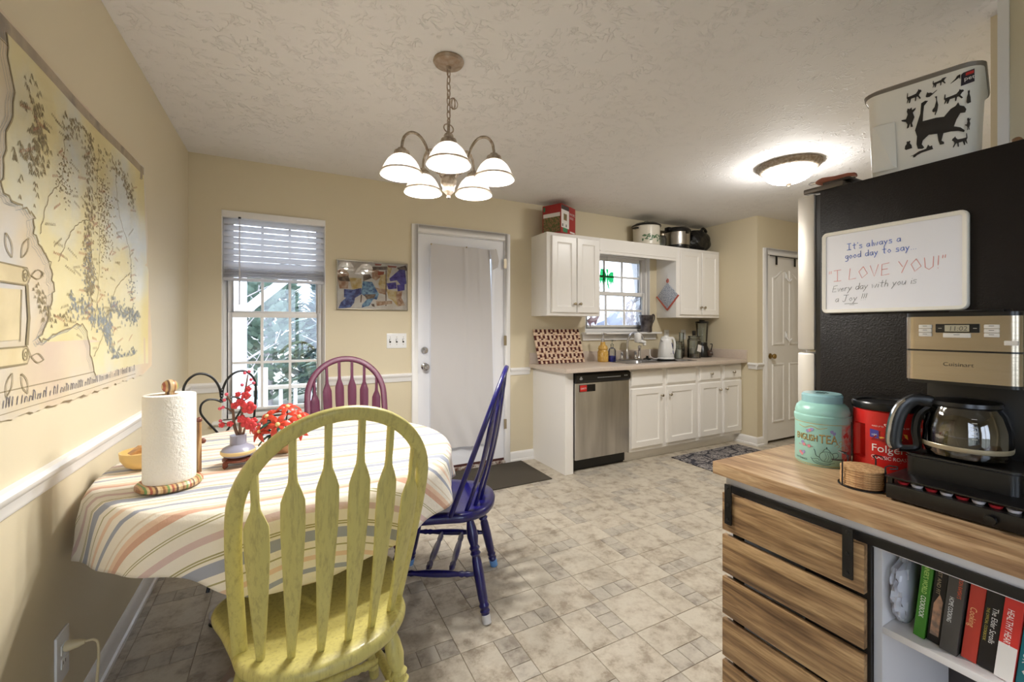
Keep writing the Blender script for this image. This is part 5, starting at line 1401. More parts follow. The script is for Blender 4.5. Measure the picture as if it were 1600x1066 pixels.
# local: facing +y, back at -y
def hp(x, z): return (x, -0.185 - (z - 0.45) * 0.06, z)
def yb_(pts, r): return MB().tube([hp(x, z) for x, z in [(p.x, p.y) for p in crom([Vector((a, b, 0)) for a, b in pts], 8)]], r, 8)
for s in (-1, 1):
    post = [(s * 0.125, 0.44), (s * 0.140, 0.56), (s * 0.160, 0.74), (s * 0.172, 0.90), (s * 0.160, 0.965), (s * 0.120, 1.005), (s * 0.075, 1.005), (s * 0.035, 0.975), (s * 0.010, 0.925), (s * 0.002, 0.87)]
    build('back_post', yb_(post, 0.0062), BLACKM, hc)
    heart = [(0.0, 0.845), (s * 0.03, 0.862), (s * 0.065, 0.865), (s * 0.092, 0.845), (s * 0.098, 0.805), (s * 0.080, 0.765), (s * 0.035, 0.700), (s * 0.0, 0.650)]
    build('heart_scroll', yb_(heart, 0.0055), BLACKM, hc)
build('twisted_tie', MB().lathe([(0.006, 0.85), (0.010, 0.858), (0.006, 0.867), (0.010, 0.875), (0.006, 0.884), (0.010, 0.892), (0.006, 0.901), (0.010, 0.909), (0.005, 0.92)], 10, Mx((0, -0.185 - 0.43 * 0.06, 0))), BLACKM, hc)
build('seat_ring', MB().tube([(0.175 * math.cos(a), 0.175 * math.sin(a), 0.440) for a in [2 * PI * k / 40 for k in range(40)]], 0.008, 8, True), BLACKM, hc)
build('seat', MB().lathe([(0.170, 0.436), (0.172, 0.448), (0.150, 0.458), (0, 0.462)], 36), pm('dark_seat_pad', (40, 34, 32), 0.7), hc)
for k in range(4):
    a = PI / 4 + k * PI / 2; c, s_ = math.cos(a), math.sin(a)
    build('leg', MB().tube([(p.x * c, p.x * s_, p.z) for p in crom([(0.165, 0, 0.44), (0.15, 0, 0.30), (0.17, 0, 0.12), (0.21, 0, 0.004)], 5)], 0.008, 8), BLACKM, hc)
build('leg_brace', MB().tube([(0.150 * math.cos(a), 0.150 * math.sin(a), 0.22) for a in [2 * PI * k / 32 for k in range(32)]], 0.005, 6, True), BLACKM, hc)

# ---------------------------------------------------------------- on the table
TT = TZ + 0.0075
PAP = pm('paper_towel', (244, 240, 232), 0.95, bmp=(130, 0.55, 0.006), sheen=0.1)
LAMW = wood('striped_laminated_wood', (206, 176, 128), (166, 124, 80), (112, 78, 52), 'z', 3.0)
def lam_mat():
    m, nt, b = newmat('rainbow_laminate_wood'); b.inputs['Roughness'].default_value = 0.4
    tc = nt.nodes.new('ShaderNodeTexCoord'); sp = nt.nodes.new('ShaderNodeSeparateXYZ'); nt.links.new(tc.outputs['Object'], sp.inputs[0])
    ad = node(nt, 'ShaderNodeMath', operation='MULTIPLY_ADD'); ad.inputs[1].default_value = 22; ad.inputs[2].default_value = 5
    nt.links.new(sp.outputs['X'], ad.inputs[0]); fr_ = node(nt, 'ShaderNodeMath', operation='FRACT'); nt.links.new(ad.outputs[0], fr_.inputs[0])
    cs_ = [(206, 172, 124), (150, 106, 70), (190, 150, 100), (120, 150, 90), (214, 186, 140), (170, 90, 70), (200, 164, 116), (110, 80, 60), (216, 190, 150)]
    r = ramp(nt, [(i / len(cs_), lin(c)) for i, c in enumerate(cs_)], 'CONSTANT'); nt.links.new(fr_.outputs[0], r.inputs[0]); nt.links.new(r.outputs[0], b.inputs['Base Color'])
    return m
LAMB = lam_mat()
pth = thing('paper_towel_holder', 'striped wood paper towel stand with ball finial on the table', 'paper towel holder', (-0.332, 1.698, TT), 0.5)
build('round_base', MB().lathe([(0.080, 0), (0.086, 0.006), (0.086, 0.014), (0.078, 0.021), (0, 0.021)], 40), LAMB, pth)
build('centre_post', MB().lathe([(0.012, 0.021), (0.012, 0.30)], 14), LAMB, pth)
build('ball_finial', MB().ball((0, 0, 0.312), 0.0215, 20, 12), LAMB, pth)
ar = MB().box(0.074, 0.084, -0.008, 0.008, 0.02, 0.185)
build('tension_arm', ar, LAMW, pth, bevel=0.002)
build('arm_ball', MB().ball((0.079, 0, 0.192), 0.009, 12, 8), pm('red_brown_bead', (110, 60, 44), 0.4), pth)
build('arm_ball', MB().ball((0.090, 0, 0.120), 0.009, 12, 8), pm('red_brown_bead2', (110, 60, 44), 0.4), pth)
pr = thing('paper_towel_roll', 'full white paper towel roll on the wooden stand', 'paper towel', (-0.332, 1.698, TT + 0.0215), 0.9)
build('sheets', MB().lathe([(0.022, 0.0), (0.0665, 0.0), (0.0675, 0.004), (0.0675, 0.262), (0.066, 0.266), (0.022, 0.266), (0.020, 0.26), (0.020, 0.005), (0.022, 0)], 48, cap=False), PAP, pr)
build('loose_edge', MB().add([(0.0675 * math.cos(a), 0.0675 * math.sin(a), z) for z in (0.001, 0.265) for a in (0.0, 0.08, 0.16)] + [(0.071, -0.004, 0.001), (0.071, -0.004, 0.265)], [(0, 1, 4, 3), (1, 2, 5, 4), (6, 0, 3, 7)]), PAP, pr, smooth=0)
build('cardboard_core', MB().lathe([(0.0175, 0.001), (0.0195, 0.001), (0.0195, 0.2655), (0.0175, 0.2655)], 20, cap=False), pm('cardboard', (190, 166, 130), 0.9), pr)

bw = thing('wooden_bowl', 'pale yellow bowl holding a wooden piece behind the paper towels', 'bowl', (-0.455, 1.965, TT))
build('bowl_body', MB().lathe([(0, 0.002), (0.036, 0.0), (0.055, 0.012), (0.068, 0.035), (0.071, 0.06), (0.067, 0.06), (0.064, 0.037), (0.050, 0.016), (0, 0.008)], 36, cap=False), pm('honey_bowl', (222, 186, 116), 0.4), bw)
ws = wood('light_wood', (214, 170, 110), (190, 140, 84), (150, 104, 60), 'x', 2)
tag(build('wood_wedge', MB().prism([(-0.05, 0.0), (0.055, 0.0), (0.055, 0.010), (-0.02, 0.022)], -0.02, 0.02, Mx((-0.45, 1.965, TT + 0.055), rx=PI / 2, rz=0.5)), ws, None, bevel=0.002), 'light wooden wedge lying in the yellow bowl', 'wood piece')

# brick-built blossom tree in vase
bt = thing('blossom_ornament', 'red blossom twig ornament in a grey vase on a carved stand', 'ornament', (-0.163, 1.848, TT))
VASE = pm('lavender_grey_vase', (152, 152, 170), 0.3); STAND = pm('red_brown_stand', (120, 62, 42), 0.35)
sd = MB().lathe([(0.040, 0.014), (0.050, 0.018), (0.050, 0.024), (0.040, 0.028), (0, 0.028)], 24)
build('stand', sd, STAND, bt)
for k in range(4):
    a = PI / 4 + k * PI / 2; c, s_ = math.cos(a), math.sin(a)
    build('stand_foot', MB().tube([(p.x * c, p.x * s_, p.z) for p in crom([(0.040, 0, 0.022), (0.052, 0, 0.016), (0.050, 0, 0.006), (0.056, 0, 0.003)], 4)], [0.008] * 9 + [0.007, 0.006, 0.006, 0.007], 8), STAND, bt)
vb = build('vase', MB().lathe([(0.030, 0.028), (0.046, 0.034), (0.053, 0.044), (0.054, 0.052), (0.048, 0.062), (0.032, 0.070), (0.026, 0.074), (0.026, 0.104), (0.0275, 0.106), (0.0, 0.106)], 32), VASE, bt)
build('cream_band', MB().lathe([(0.0535, 0.041), (0.0555, 0.044), (0.0558, 0.051), (0.0538, 0.054)], 32, cap=False), pm('cream_band', (220, 196, 140), 0.4), vb)
BARK = pm('brown_twig', (112, 82, 64), 0.6); BLOS = pm('coral_blossom', (206, 58, 62), 0.4); BUD = pm('pink_bud', (214, 84, 104), 0.4)
def twig(pts, r0, r1):
    c = crom(pts, 4); n = len(c)
    return MB().tube(c, [r0 + (r1 - r0) * i / (n - 1) for i in range(n)], 7)
tw = [([(0.0, 0, 0.10), (-0.012, 0.0, 0.14), (-0.016, 0.004, 0.19), (-0.022, 0.0, 0.225), (-0.034, 0, 0.25)], 0.006, 0.003), ([(0.006, 0, 0.10), (0.006, 0.0, 0.15), (0.012, -0.004, 0.19), (0.008, 0, 0.225), (0.02, 0.0, 0.26), (0.026, 0, 0.295), (0.030, 0, 0.325)], 0.006, 0.002),
      ([(0.014, 0.0, 0.10), (0.020, 0.01, 0.125), (0.034, 0.008, 0.15)], 0.005, 0.002), ([(-0.014, 0, 0.15), (-0.036, 0.0, 0.15), (-0.052, 0, 0.158)], 0.003, 0.0015), ([(-0.016, 0, 0.19), (-0.034, 0, 0.205), (-0.046, 0, 0.208)], 0.003, 0.0015),
      ([(0.022, 0, 0.275), (0.036, 0, 0.285), (0.046, 0, 0.290)], 0.0025, 0.0012), ([(0.010, 0, 0.228), (0.03, 0.004, 0.235), (0.042, 0, 0.25)], 0.003, 0.0015), ([(0.026, 0, 0.125), (0.05, 0, 0.13), (0.064, 0, 0.135)], 0.003, 0.0012), ([(0.0, 0, 0.235), (-0.008, 0, 0.25), (0.012, 0, 0.262)], 0.003, 0.0012)]
for p, a, b_ in tw: build('twig', twig(p, a, b_), BARK, bt)
def blossom(c, r, mat, pr=5):
    m = MB(); c = Vector(c)
    for k in range(pr):
        a = 2 * PI * k / pr
        m.ball((c.x + r * 0.62 * math.cos(a), c.y - r * 0.35, c.z + r * 0.62 * math.sin(a)), r * 0.52, 8, 6, sc=(1, 0.6, 1))
    m.ball((c.x, c.y - r * 0.5, c.z), r * 0.3, 8, 5)
    return m
for c, r in (((0.034, -0.008, 0.205), 0.022), ((0.008, -0.008, 0.225), 0.014), ((-0.010, -0.006, 0.215), 0.012), ((0.024, -0.008, 0.25), 0.014), ((0.032, -0.006, 0.272), 0.010), ((0.026, -0.008, 0.15), 0.018), ((0.040, -0.008, 0.140), 0.018), ((0.012, -0.01, 0.165), 0.014), ((-0.024, -0.006, 0.150), 0.010), ((0.05, -0.006, 0.155), 0.011), ((0.0, -0.008, 0.255), 0.009), ((-0.050, -0.004, 0.148), 0.009)):
    build('blossom', blossom(c, r, BLOS), BLOS, bt)
for c in ((-0.036, 0, 0.256), (-0.042, 0, 0.236), (0.020, 0, 0.33), (0.034, 0, 0.335), (0.048, 0, 0.292), (0.040, 0, 0.305), (0.012, 0, 0.287), (-0.054, 0, 0.162), (-0.046, 0, 0.21), (-0.056, 0, 0.206), (0.066, 0, 0.137), (0.052, 0, 0.122)):
    build('bud', MB().ball(c, 0.006, 8, 6), BUD, bt)

# brick-built poinsettia
po = thing('poinsettia', 'red poinsettia with dark green leaves in a tan pot', 'plant', (-0.018, 1.955, TT), math.radians(-20))
build('pot', MB().lathe([(0.034, 0), (0.038, 0.004), (0.044, 0.055), (0.046, 0.062), (0.0, 0.062)], 24), pm('tan_pot', (206, 160, 116), 0.5, var=(80, (170, 124, 84), 0.1)), po)
PET = pm('poinsettia_red', (204, 66, 46), 0.35); LEA = pm('dark_teal_leaf', (30, 74, 66), 0.4); CEN = pm('pale_yellow_centre', (232, 206, 140), 0.4)
def petal(L, W):
    m = MB(); n = 6; vs = []; fs = []
    for k in range(n + 1):
        u = k / n; w_ = W * math.sin(PI * min(1, u * 0.95 + 0.05)) ** 0.8 * (1 - 0.15 * u)
        z = 0.012 * math.sin(PI * u) - 0.018 * u * u
        vs += [(L * u, -w_, z), (L * u, 0, z + 0.004), (L * u, w_, z)]
    for k in range(n): fs += [(3 * k, 3 * k + 3, 3 * k + 4, 3 * k + 1), (3 * k + 1, 3 * k + 4, 3 * k + 5, 3 * k + 2)]
    return m.add(vs, fs)
pm1 = build('petal', petal(0.056, 0.0130), PET, po, solid=0.002); pm1.name = 'petal'
lf1 = build('leaf', petal(0.075, 0.017), LEA, po, solid=0.002)
def place(src, loc, rot, sc=1.0):
    o = src.copy(); COL.objects.link(o); o.parent = po; o.location = loc; o.rotation_euler = rot; o.scale = (sc, sc, sc); return o
flw = [((0.004, -0.062, 0.118), (1.05, 0.0, 0.2), 1.0), ((-0.050, -0.020, 0.140), (0.55, -0.55, 0.2), 0.95), ((0.016, -0.004, 0.172), (0.30, 0.1, 0.5), 0.9), ((0.066, -0.026, 0.138), (0.65, 0.6, 0.1), 0.9), ((0.080, -0.050, 0.085), (1.05, 0.7, 0.3), 0.6), ((-0.066, -0.052, 0.090), (1.0, -0.4, 0.6), 0.75), ((-0.105, -0.02, 0.100), (0.9, -0.9, 0), 0.5)]
first = True
for loc, rot, sc in flw:
    E_ = Mx(loc) @ Matrix.Rotation(rot[1], 4, 'Y') @ Matrix.Rotation(rot[0], 4, 'X')
    for k in range(6):
        M = E_ @ Matrix.Rotation(2 * PI * k / 6 + rot[2], 4, 'Z')
        o = pm1 if first else place(pm1, (0, 0, 0), (0, 0, 0)); first = False
        o.matrix_local = M @ Matrix.Diagonal((sc, sc, sc, 1))
    build('flower_centre', MB().ball(tuple(E_ @ Vector((0, 0, 0.008))), 0.0095 * sc, 10, 6), CEN, po)
first = True
for k, (a, z, tilt) in enumerate([(-2.7, 0.068, 0.25), (-1.9, 0.075, 0.2), (-0.9, 0.085, 0.1), (-0.3, 0.095, 0.0), (0.2, 0.12, -0.2), (-1.4, 0.10, -0.2), (-2.2, 0.11, -0.2), (0.9, 0.12, 0.0), (2.4, 0.11, 0.0), (3.0, 0.09, 0.2), (-3.0, 0.12, 0.0), (1.6, 0.1, 0.1)]):
    o = lf1 if first else place(lf1, (0, 0, 0), (0, 0, 0)); first = False
    o.matrix_local = Mx((0.02 * math.cos(a), 0.02 * math.sin(a), z)) @ Matrix.Rotation(a, 4, 'Z') @ Matrix.Rotation(tilt, 4, 'Y')
for k in range(7):
    loc = flw[k][0]; build('stem', MB().tube([(0, 0, 0.06), (loc[0] * 0.5, loc[1] * 0.5, 0.09), loc], 0.003, 6), LEA, po)
# ---------------------------------------------------------------- refrigerator
FB = pm('black_textured_enamel', (22, 17, 14), 0.36, bmp=(240, 0.55, 0.002), spec=0.25)
XF = 1.633; FT = 1.734
fg = thing('refrigerator', 'black sided refrigerator with stainless doors', 'refrigerator', (1.935, 0.50, 0))
build('body', MB().box(XF - 1.935, 2.235 - 1.935, -0.36, 0.329, 0.03, FT), FB, fg, bevel=0.006)
build('gasket', MB().box(XF + 0.006 - 1.935, 2.225 - 1.935, 0.329, 0.345, 0.06, FT - 0.012), BLACK, fg, smooth=0)
FDOOR = pm('door_edge_silver', (206, 200, 190), 0.4, 0.6)
build('freezer_door', MB().box(XF - 0.002 - 1.935, 2.237 - 1.935, 0.345, 0.402, 1.18, FT - 0.006), FDOOR, fg, bevel=0.008)
build('fridge_door', MB().box(XF - 0.002 - 1.935, 2.237 - 1.935, 0.345, 0.402, 0.07, 1.17), FDOOR, fg, bevel=0.008)
build('hinge_cover', MB().box(XF + 0.004 - 1.935, XF + 0.07 - 1.935, 0.26, 0.385, FT, FT + 0.018), pm('grey_hinge_cover', (96, 88, 80), 0.35, 0.5), fg, bevel=0.005)
for hz in (0.02,):
    for hx_ in (-0.27, 0.27): build('foot', MB().lathe([(0.02, 0), (0.02, 0.03)], 10, Mx((hx_, 0.28, 0))), BLACK, fg)

# whiteboard with handwriting
wbd = thing('whiteboard', 'white dry erase board with handwriting on the refrigerator side', 'whiteboard', (XF - 0.0008, 0.6375, 1.308))
Ww, Hw = 0.358, 0.272
fm = MB(); e = 0.012
build('board', MB().box(-0.008, -0.001, -Ww / 2 + e, Ww / 2 - e, e, Hw - e), pm('board_gloss_white', (236, 234, 236), 0.22), wbd, smooth=0)
def rrect(w_, h_, r, n=5):
    P = []
    for cx, cy, a in ((w_ / 2 - r, r, -PI / 2), (w_ / 2 - r, h_ - r, 0), (-w_ / 2 + r, h_ - r, PI / 2), (-w_ / 2 + r, r, PI)):
        P += [(cx + r * math.cos(a + PI / 2 * k / n), cy + r * math.sin(a + PI / 2 * k / n)) for k in range(n + 1)]
    return P
o_, i_ = rrect(Ww, Hw, 0.016), rrect(Ww - 2 * e, Hw - 2 * e, 0.006)
i_ = [(x, y + e) for x, y in i_]; n = len(o_)
vs = [(0, -x, y) for x, y in o_] + [(-0.010, -x, y) for x, y in o_] + [(-0.013, -x * 0.985, 0.5 * Hw + (y - 0.5 * Hw) * 0.98) for x, y in o_] + [(-0.011, -x, y) for x, y in i_] + [(-0.004, -x, y) for x, y in i_]
fs = [(k * n + q, k * n + (q + 1) % n, (k + 1) * n + (q + 1) % n, (k + 1) * n + q) for k in range(4) for q in range(n)]
build('rim', MB().add(vs, fs), pm('board_rim', (232, 226, 212), 0.35), wbd, smooth=40)
MBL = pm('blue_marker', (60, 100, 190), 0.6); MRD = pm('faded_red_marker', (226, 150, 140), 0.6); MBK = pm('grey_marker', (110, 112, 108), 0.6)
# single-stroke handwriting, letters as pen polylines on a 0..1 height grid
G_ = {
 'I': [[(0, 1), (.6, 1)], [(.3, 1), (.3, 0)], [(0, 0), (.6, 0)]], 't': [[(.25, 1), (.25, .1), (.4, 0)], [(0, .65), (.5, .65)]], "'": [[(.1, 1), (.05, .8)]],
 's': [[(.4, .5), (.1, .55), (.05, .4), (.4, .2), (.35, .02), (0, .05)]], 'a': [[(.4, .55), (.1, .5), (.02, .2), (.2, 0), (.42, .3), (.4, .55), (.45, 0)]], 'l': [[(.15, 1), (.15, 0)]],
 'w': [[(0, .55), (.12, 0), (.28, .4), (.42, 0), (.58, .55)]], 'y': [[(0, .55), (.2, .1)], [(.42, .55), (.2, .05), (0, -.4)]], 'g': [[(.4, .55), (.1, .5), (.02, .25), (.2, .05), (.4, .3), (.4, .55), (.4, -.2), (.2, -.4), (0, -.3)]],
 'o': [[(.22, .55), (.02, .3), (.2, 0), (.42, .25), (.22, .55)]], 'd': [[(.4, .5), (.1, .5), (.02, .2), (.2, 0), (.42, .25), (.42, 1), (.44, 0)]], '.': [[(.05, .04), (.1, 0)]],
 '"': [[(.05, 1), (.02, .75)], [(.2, 1), (.17, .75)]], 'L': [[(.1, 1), (0, 0), (.55, .05)]], 'O': [[(.35, 1), (.02, .6), (.25, 0), (.65, .35), (.35, 1)]], 'V': [[(0, 1), (.3, 0), (.6, 1)]],
 'E': [[(.55, 1), (.05, .95), (0, 0), (.55, .05)], [(.02, .5), (.45, .52)]], 'Y': [[(0, 1), (.28, .5)], [(.6, 1), (.2, 0)]], 'U': [[(0, 1), (.05, .2), (.28, 0), (.52, .2), (.55, 1)]], '!': [[(.1, 1), (.06, .25)], [(.05, .06), (.07, 0)]],
 'v': [[(0, .55), (.18, 0), (.38, .55)]], 'e': [[(.02, .28), (.36, .34), (.25, .55), (.02, .3), (.15, 0), (.4, .1)]], 'r': [[(0, .55), (.05, 0)], [(.03, .35), (.2, .55), (.34, .48)]], 'i': [[(.1, .5), (.1, 0)], [(.1, .72), (.12, .76)]],
 'h': [[(.05, 1), (.02, 0)], [(.03, .35), (.22, .52), (.36, .4), (.38, 0)]], 'u': [[(0, .55), (.03, .1), (.2, 0), (.36, .3), (.38, .55), (.4, 0)]], 'J': [[(.0, 1), (.7, 1)], [(.4, 1), (.35, .1), (.15, -.05), (0, .15)]]}
def write(body, y0, z0, size, mat, wd, slope=0.0, slant=0.0, track=0.16):
    m = MB(); x = 0.0
    for chh in body:
        if chh == ' ': x += 0.42; continue
        st = G_[chh]; w_ = max(p[0] for s in st for p in s)
        for s in st:
            P = [Vector(((x + px + slant * pz) * size, pz * size + (x + px) * size * slope)) for px, pz in s]
            vs = []; fs = []
            for k, p in enumerate(P):
                t = P[min(k + 1, len(P) - 1)] - P[max(k - 1, 0)]; t.normalize(); nn = Vector((-t.y, t.x)) * wd / 2
                for q in (p + nn, p - nn): vs.append((-0.0088, y0 - q.x, z0 + q.y))
            for k in range(len(P) - 1): fs.append((2 * k, 2 * k + 1, 2 * k + 3, 2 * k + 2))
            m.add(vs, fs)
        x += w_ + track
    return tag(build('handwriting', m, mat, wbd, smooth=0), kind='stuff')
write("It's always a", 0.105, 0.205, 0.020, MBL, 0.0018, 0.03)
write("good day to say...", 0.110, 0.176, 0.020, MBL, 0.0018, 0.03)
write('"I LOVE YOU!"', 0.158, 0.105, 0.036, MRD, 0.0016, 0.05, 0, 0.2)
write("Every day with you is", 0.148, 0.070, 0.021, MBK, 0.0012, 0.05, 0.2, 0.12)
write("a Joy !!!", 0.140, 0.036, 0.021, MBK, 0.0012, 0.04, 0.2)
build('underline', MB().box(-0.0088, -0.0082, 0.075, 0.112, 0.029, 0.0302).box(-0.0088, -0.0082, 0.085, 0.098, 0.0255, 0.0264), MBK, wbd, smooth=0)

# ---------------------------------------------------------------- pet food bin on the refrigerator
bn = thing('pet_food_bin', 'white pet food bin printed with black cat silhouettes on the refrigerator', 'bin', (1.832, 0.6115, FT + 0.001), math.radians(13))
BINW = pm('bin_white_plastic', (232, 228, 218), 0.3)
def binring(z, y0, y1, x0, x1, r=0.04, n=5):
    P = []
    for cx, cy, a in ((x1 - r, y1 - r, 0), (x0 + r, y1 - r, PI / 2), (x0 + r, y0 + r, PI), (x1 - r, y0 + r, 1.5 * PI)):
        P += [(cx + r * math.cos(a + PI / 2 * k / n), cy + r * math.sin(a + PI / 2 * k / n), z) for k in range(n + 1)]
    return P
lev = [binring(0.0, -0.112, 0.122, -0.142, 0.14), binring(0.14, -0.116, 0.127, -0.146, 0.145), binring(0.250, -0.120, 0.130, -0.150, 0.150), binring(0.262, -0.128, 0.136, -0.156, 0.156)]
n = len(lev[0])
vs = [p for L in lev for p in L]
fs = [(k * n + q, k * n + (q + 1) % n, (k + 1) * n + (q + 1) % n, (k + 1) * n + q) for k in range(len(lev) - 1) for q in range(n)] + [tuple(reversed(range(n)))]
build('bin_body', MB().add(vs, fs), BINW, bn, smooth=40)
lid = [binring(0.262, -0.130, 0.138, -0.158, 0.158), binring(0.272, -0.132, 0.140, -0.160, 0.160), binring(0.278, -0.124, 0.132, -0.152, 0.152)]
vs = [p for L in lid for p in L]; fs = [(k * n + q, k * n + (q + 1) % n, (k + 1) * n + (q + 1) % n, (k + 1) * n + q) for k in range(2) for q in range(n)] + [tuple(2 * n + q for q in range(n)), tuple(reversed(range(n)))]
build('lid', MB().add(vs, fs), pm('bin_lid_taupe', (120, 112, 102), 0.35), bn, smooth=40)
# moulded hand grip near the left end of the face
gp = MB()
gx = -0.1475
gp.add([(gx - 0.0005, 0.116, 0.02), (gx - 0.0005, 0.055, 0.02), (gx - 0.003, 0.060, 0.165), (gx - 0.003, 0.114, 0.165), (gx - 0.005, 0.108, 0.03), (gx - 0.005, 0.064, 0.03), (gx - 0.0065, 0.068, 0.155), (gx - 0.0065, 0.106, 0.155)],
       [(0, 1, 5, 4), (1, 2, 6, 5), (2, 3, 7, 6), (3, 0, 4, 7), (4, 5, 6, 7)])
build('hand_grip', gp, BINW, bn, bevel=0.001)
CATB = pm('cat_print_black', (34, 28, 22), 0.45)
def decal(pts, name='cat_print', mat=CATB, d=0.0):
    """pts in (Y, Z) of the bin face, laid on the slightly flared side"""
    vs = [(-0.1425 - 0.032 * (z - FT) - 0.0012 - d, y, z - FT) for y, z in pts]
    m = MB().add(vs, [tuple(range(len(vs)))])
    return build(name, m, mat, bn, smooth=0)
big = [(0.5819, 1.8383), (0.5695, 1.8812), (0.5673, 1.9106), (0.5582, 1.914), (0.5514, 1.9106), (0.5605, 1.9004), (0.5627, 1.879), (0.5639, 1.8575), (0.5334, 1.8552), (0.5164, 1.8507), (0.5017, 1.8665), (0.4915, 1.8699), (0.4859, 1.8779), (0.4825, 1.8677), (0.4735, 1.862), (0.4689, 1.8519), (0.4712, 1.8439), (0.4814, 1.8462), (0.4893, 1.8326), (0.4949, 1.8157), (0.4814, 1.8078), (0.4723, 1.7965), (0.4735, 1.792), (0.4859, 1.7999), (0.5017, 1.8044), (0.5175, 1.8055), (0.5221, 1.7863), (0.5164, 1.7807), (0.5164, 1.775), (0.5254, 1.7761), (0.5288, 1.7886), (0.5311, 1.8089), (0.5503, 1.8134), (0.5639, 1.8021), (0.5661, 1.792), (0.5605, 1.7807), (0.565, 1.7784), (0.5752, 1.7818), (0.5786, 1.7965), (0.5774, 1.8191)]
# tuned from the plane of the refrigerator side to the bin's own face
def onbin(p):
    f = (0.699 - p[0]) / 0.253; k = 1.0165 + 0.034 * f
    return (0.125 - 0.24 * f, 1.262 + (p[1] - 1.262) * k)
decal([onbin(p) for p in big])
walk = [(0, .55), (.04, 1), (.09, .95), (.08, .62), (.30, .62), (.62, .66), (.75, .85), (.78, 1.0), (.84, .9), (.95, .85), (1, .7), (.9, .6), (.82, .42), (.95, .1), (.88, .05), (.74, .34), (.66, .35), (.62, .02), (.55, .0), (.56, .35), (.30, .36), (.22, .02), (.14, .02), (.16, .35), (.06, .1), (.0, .05), (.06, .4)]
sit = [(.2, 0), (.05, .15), (.1, .5), (.28, .72), (.25, .88), (.32, 1), (.45, .92), (.6, 1), (.66, .85), (.6, .7), (.78, .4), (.85, .02)]
stand = [(.35, 0), (.4, .2), (.3, .35), (.05, .45), (.0, .52), (.3, .48), (.42, .7), (.36, .86), (.42, 1), (.55, .93), (.68, .98), (.7, .85), (.95, .9), (.9, .8), (.75, .7), (.85, .45), (.7, .2), (.75, 0), (.6, .02), (.58, .2), (.48, .02)]
curl = [(0, .3), (.1, .8), (.15, 1), (.25, .75), (.45, .7), (.6, .45), (1, .8), (.98, .68), (.6, .25), (.35, .0), (.1, .1)]
lie = [(0, .25), (.15, .3), (.4, .55), (.7, .6), (.78, 1), (.86, .75), (.95, .8), (.97, .5), (1, .35), (.85, .35), (.5, .3), (.3, .15), (.22, .0), (.12, .05), (.16, .2)]
jump = [(.3, 1), (.6, 1), (.6, .8), (.75, .5), (.65, .25), (.4, 0), (.3, .02), (.4, .2), (.2, .18), (0, .25), (.05, .35), (.3, .45), (.5, .75), (.45, .92)]
def small(shape, b, flip=False):
    y0, z0, y1, z1 = b; dz = 0.008
    decal([onbin((y0 + (y1 - y0) * (1 - x if flip else x), z0 - dz * 0 + (z1 - z0) * z)) for x, z in shape])
small(walk, (0.6012, 1.9226, 0.5661, 1.9547)); small(curl, (0.5571, 1.9200, 0.5311, 1.9362)); small(walk, (0.5413, 1.9406, 0.5108, 1.9640)); small(jump, (0.5424, 1.8632, 0.5243, 1.9151)); small(walk, (0.5164, 1.8830, 0.4735, 1.912))
small(sit, (0.4689, 1.8654, 0.4577, 1.9016)); small(stand, (0.6147, 1.8507, 0.5774, 1.9095)); small(sit, (0.6079, 1.7886, 0.5853, 1.8134)); small(lie, (0.5944, 1.7600, 0.5401, 1.786)); small(walk, (0.4995, 1.7561, 0.4667, 1.7880), True); small(stand, (0.4723, 1.7942, 0.4588, 1.8281)); small([(0, 0), (.5, .5), (.7, .9), (1, 1), (1, .1), (.9, .5), (.55, .25), (.1, 0)], (0.5028, 1.9355, 0.4815, 1.9519))
lb = [onbin(p) for p in ((0.4802, 1.9185), (0.452, 1.9185), (0.452, 1.9524), (0.4752, 1.9524), (0.479, 1.949))]
decal(lb, 'brand_label', pm('label_navy', (34, 26, 40), 0.4), 0.0004)
decal([onbin(p) for p in ((0.470, 1.9415), (0.4535, 1.9415), (0.4535, 1.9490), (0.470, 1.9490))], 'brand_label', pm('label_red', (190, 40, 36), 0.4), 0.0009)
yl, zl = onbin((0.4735, 1.9290))
text('lettering', 'pet', 0.016, WHT, lambda x, y: (-0.1425 - 0.032 * (zl - FT) - 0.003, yl - x, zl - FT + y), bn)

# wooden handled tool, tray and bits beside the bin
wt = thing('wood_handled_tool', 'kitchen tool with red-brown wooden handle on the refrigerator', 'utensil', (1.705, 0.722, FT + 0.03), 0)
RW = wood('red_brown_wood', (176, 104, 74), (150, 82, 58), (112, 58, 42), 'y', 2)
M, L = aim((0.0, 0.155, 0.022), (0.0, 0.03, 0.012))
build('handle', MB().lathe([(0.005, 0), (0.010, 0.008), (0.014, 0.02), (0.0115, 0.06), (0.013, 0.10), (0.010, 0.12), (0.006, L)], 14, M), RW, wt)
M2, L2 = aim((0, 0.18, 0.024), (0, 0.155, 0.022)); build('ferrule', MB().lathe([(0.003, 0), (0.006, 0.008), (0.004, L2)], 10, M2), CHROME, wt)
build('wire_arm', MB().tube([(0.008, 0.075, 0.016), (0.012, 0.055, 0.018), (0.006, 0.03, 0.010)], 0.0022, 6).tube([(-0.008, 0.075, 0.014), (-0.012, 0.055, 0.010), (-0.006, 0.03, 0.006)], 0.0022, 6), CHROME, wt)
tag(build('baking_tray', MB().box(1.645, 1.76, 0.746, 0.826, FT + 0.019, FT + 0.028), pm('dark_tray', (52, 44, 38), 0.4, 0.6), None, bevel=0.003), 'flat dark tray on the refrigerator beside the bin', 'tray')
pan_ = thing('saucepan', 'dark pan with a wooden handled ladle behind the bin', 'pan', (2.06, 0.545, FT))
build('pan_body', MB().lathe([(0.055, 0), (0.062, 0.006), (0.066, 0.06), (0.062, 0.062), (0.0, 0.02)], 24), pm('dark_pan', (48, 36, 28), 0.4, 0.3), pan_)
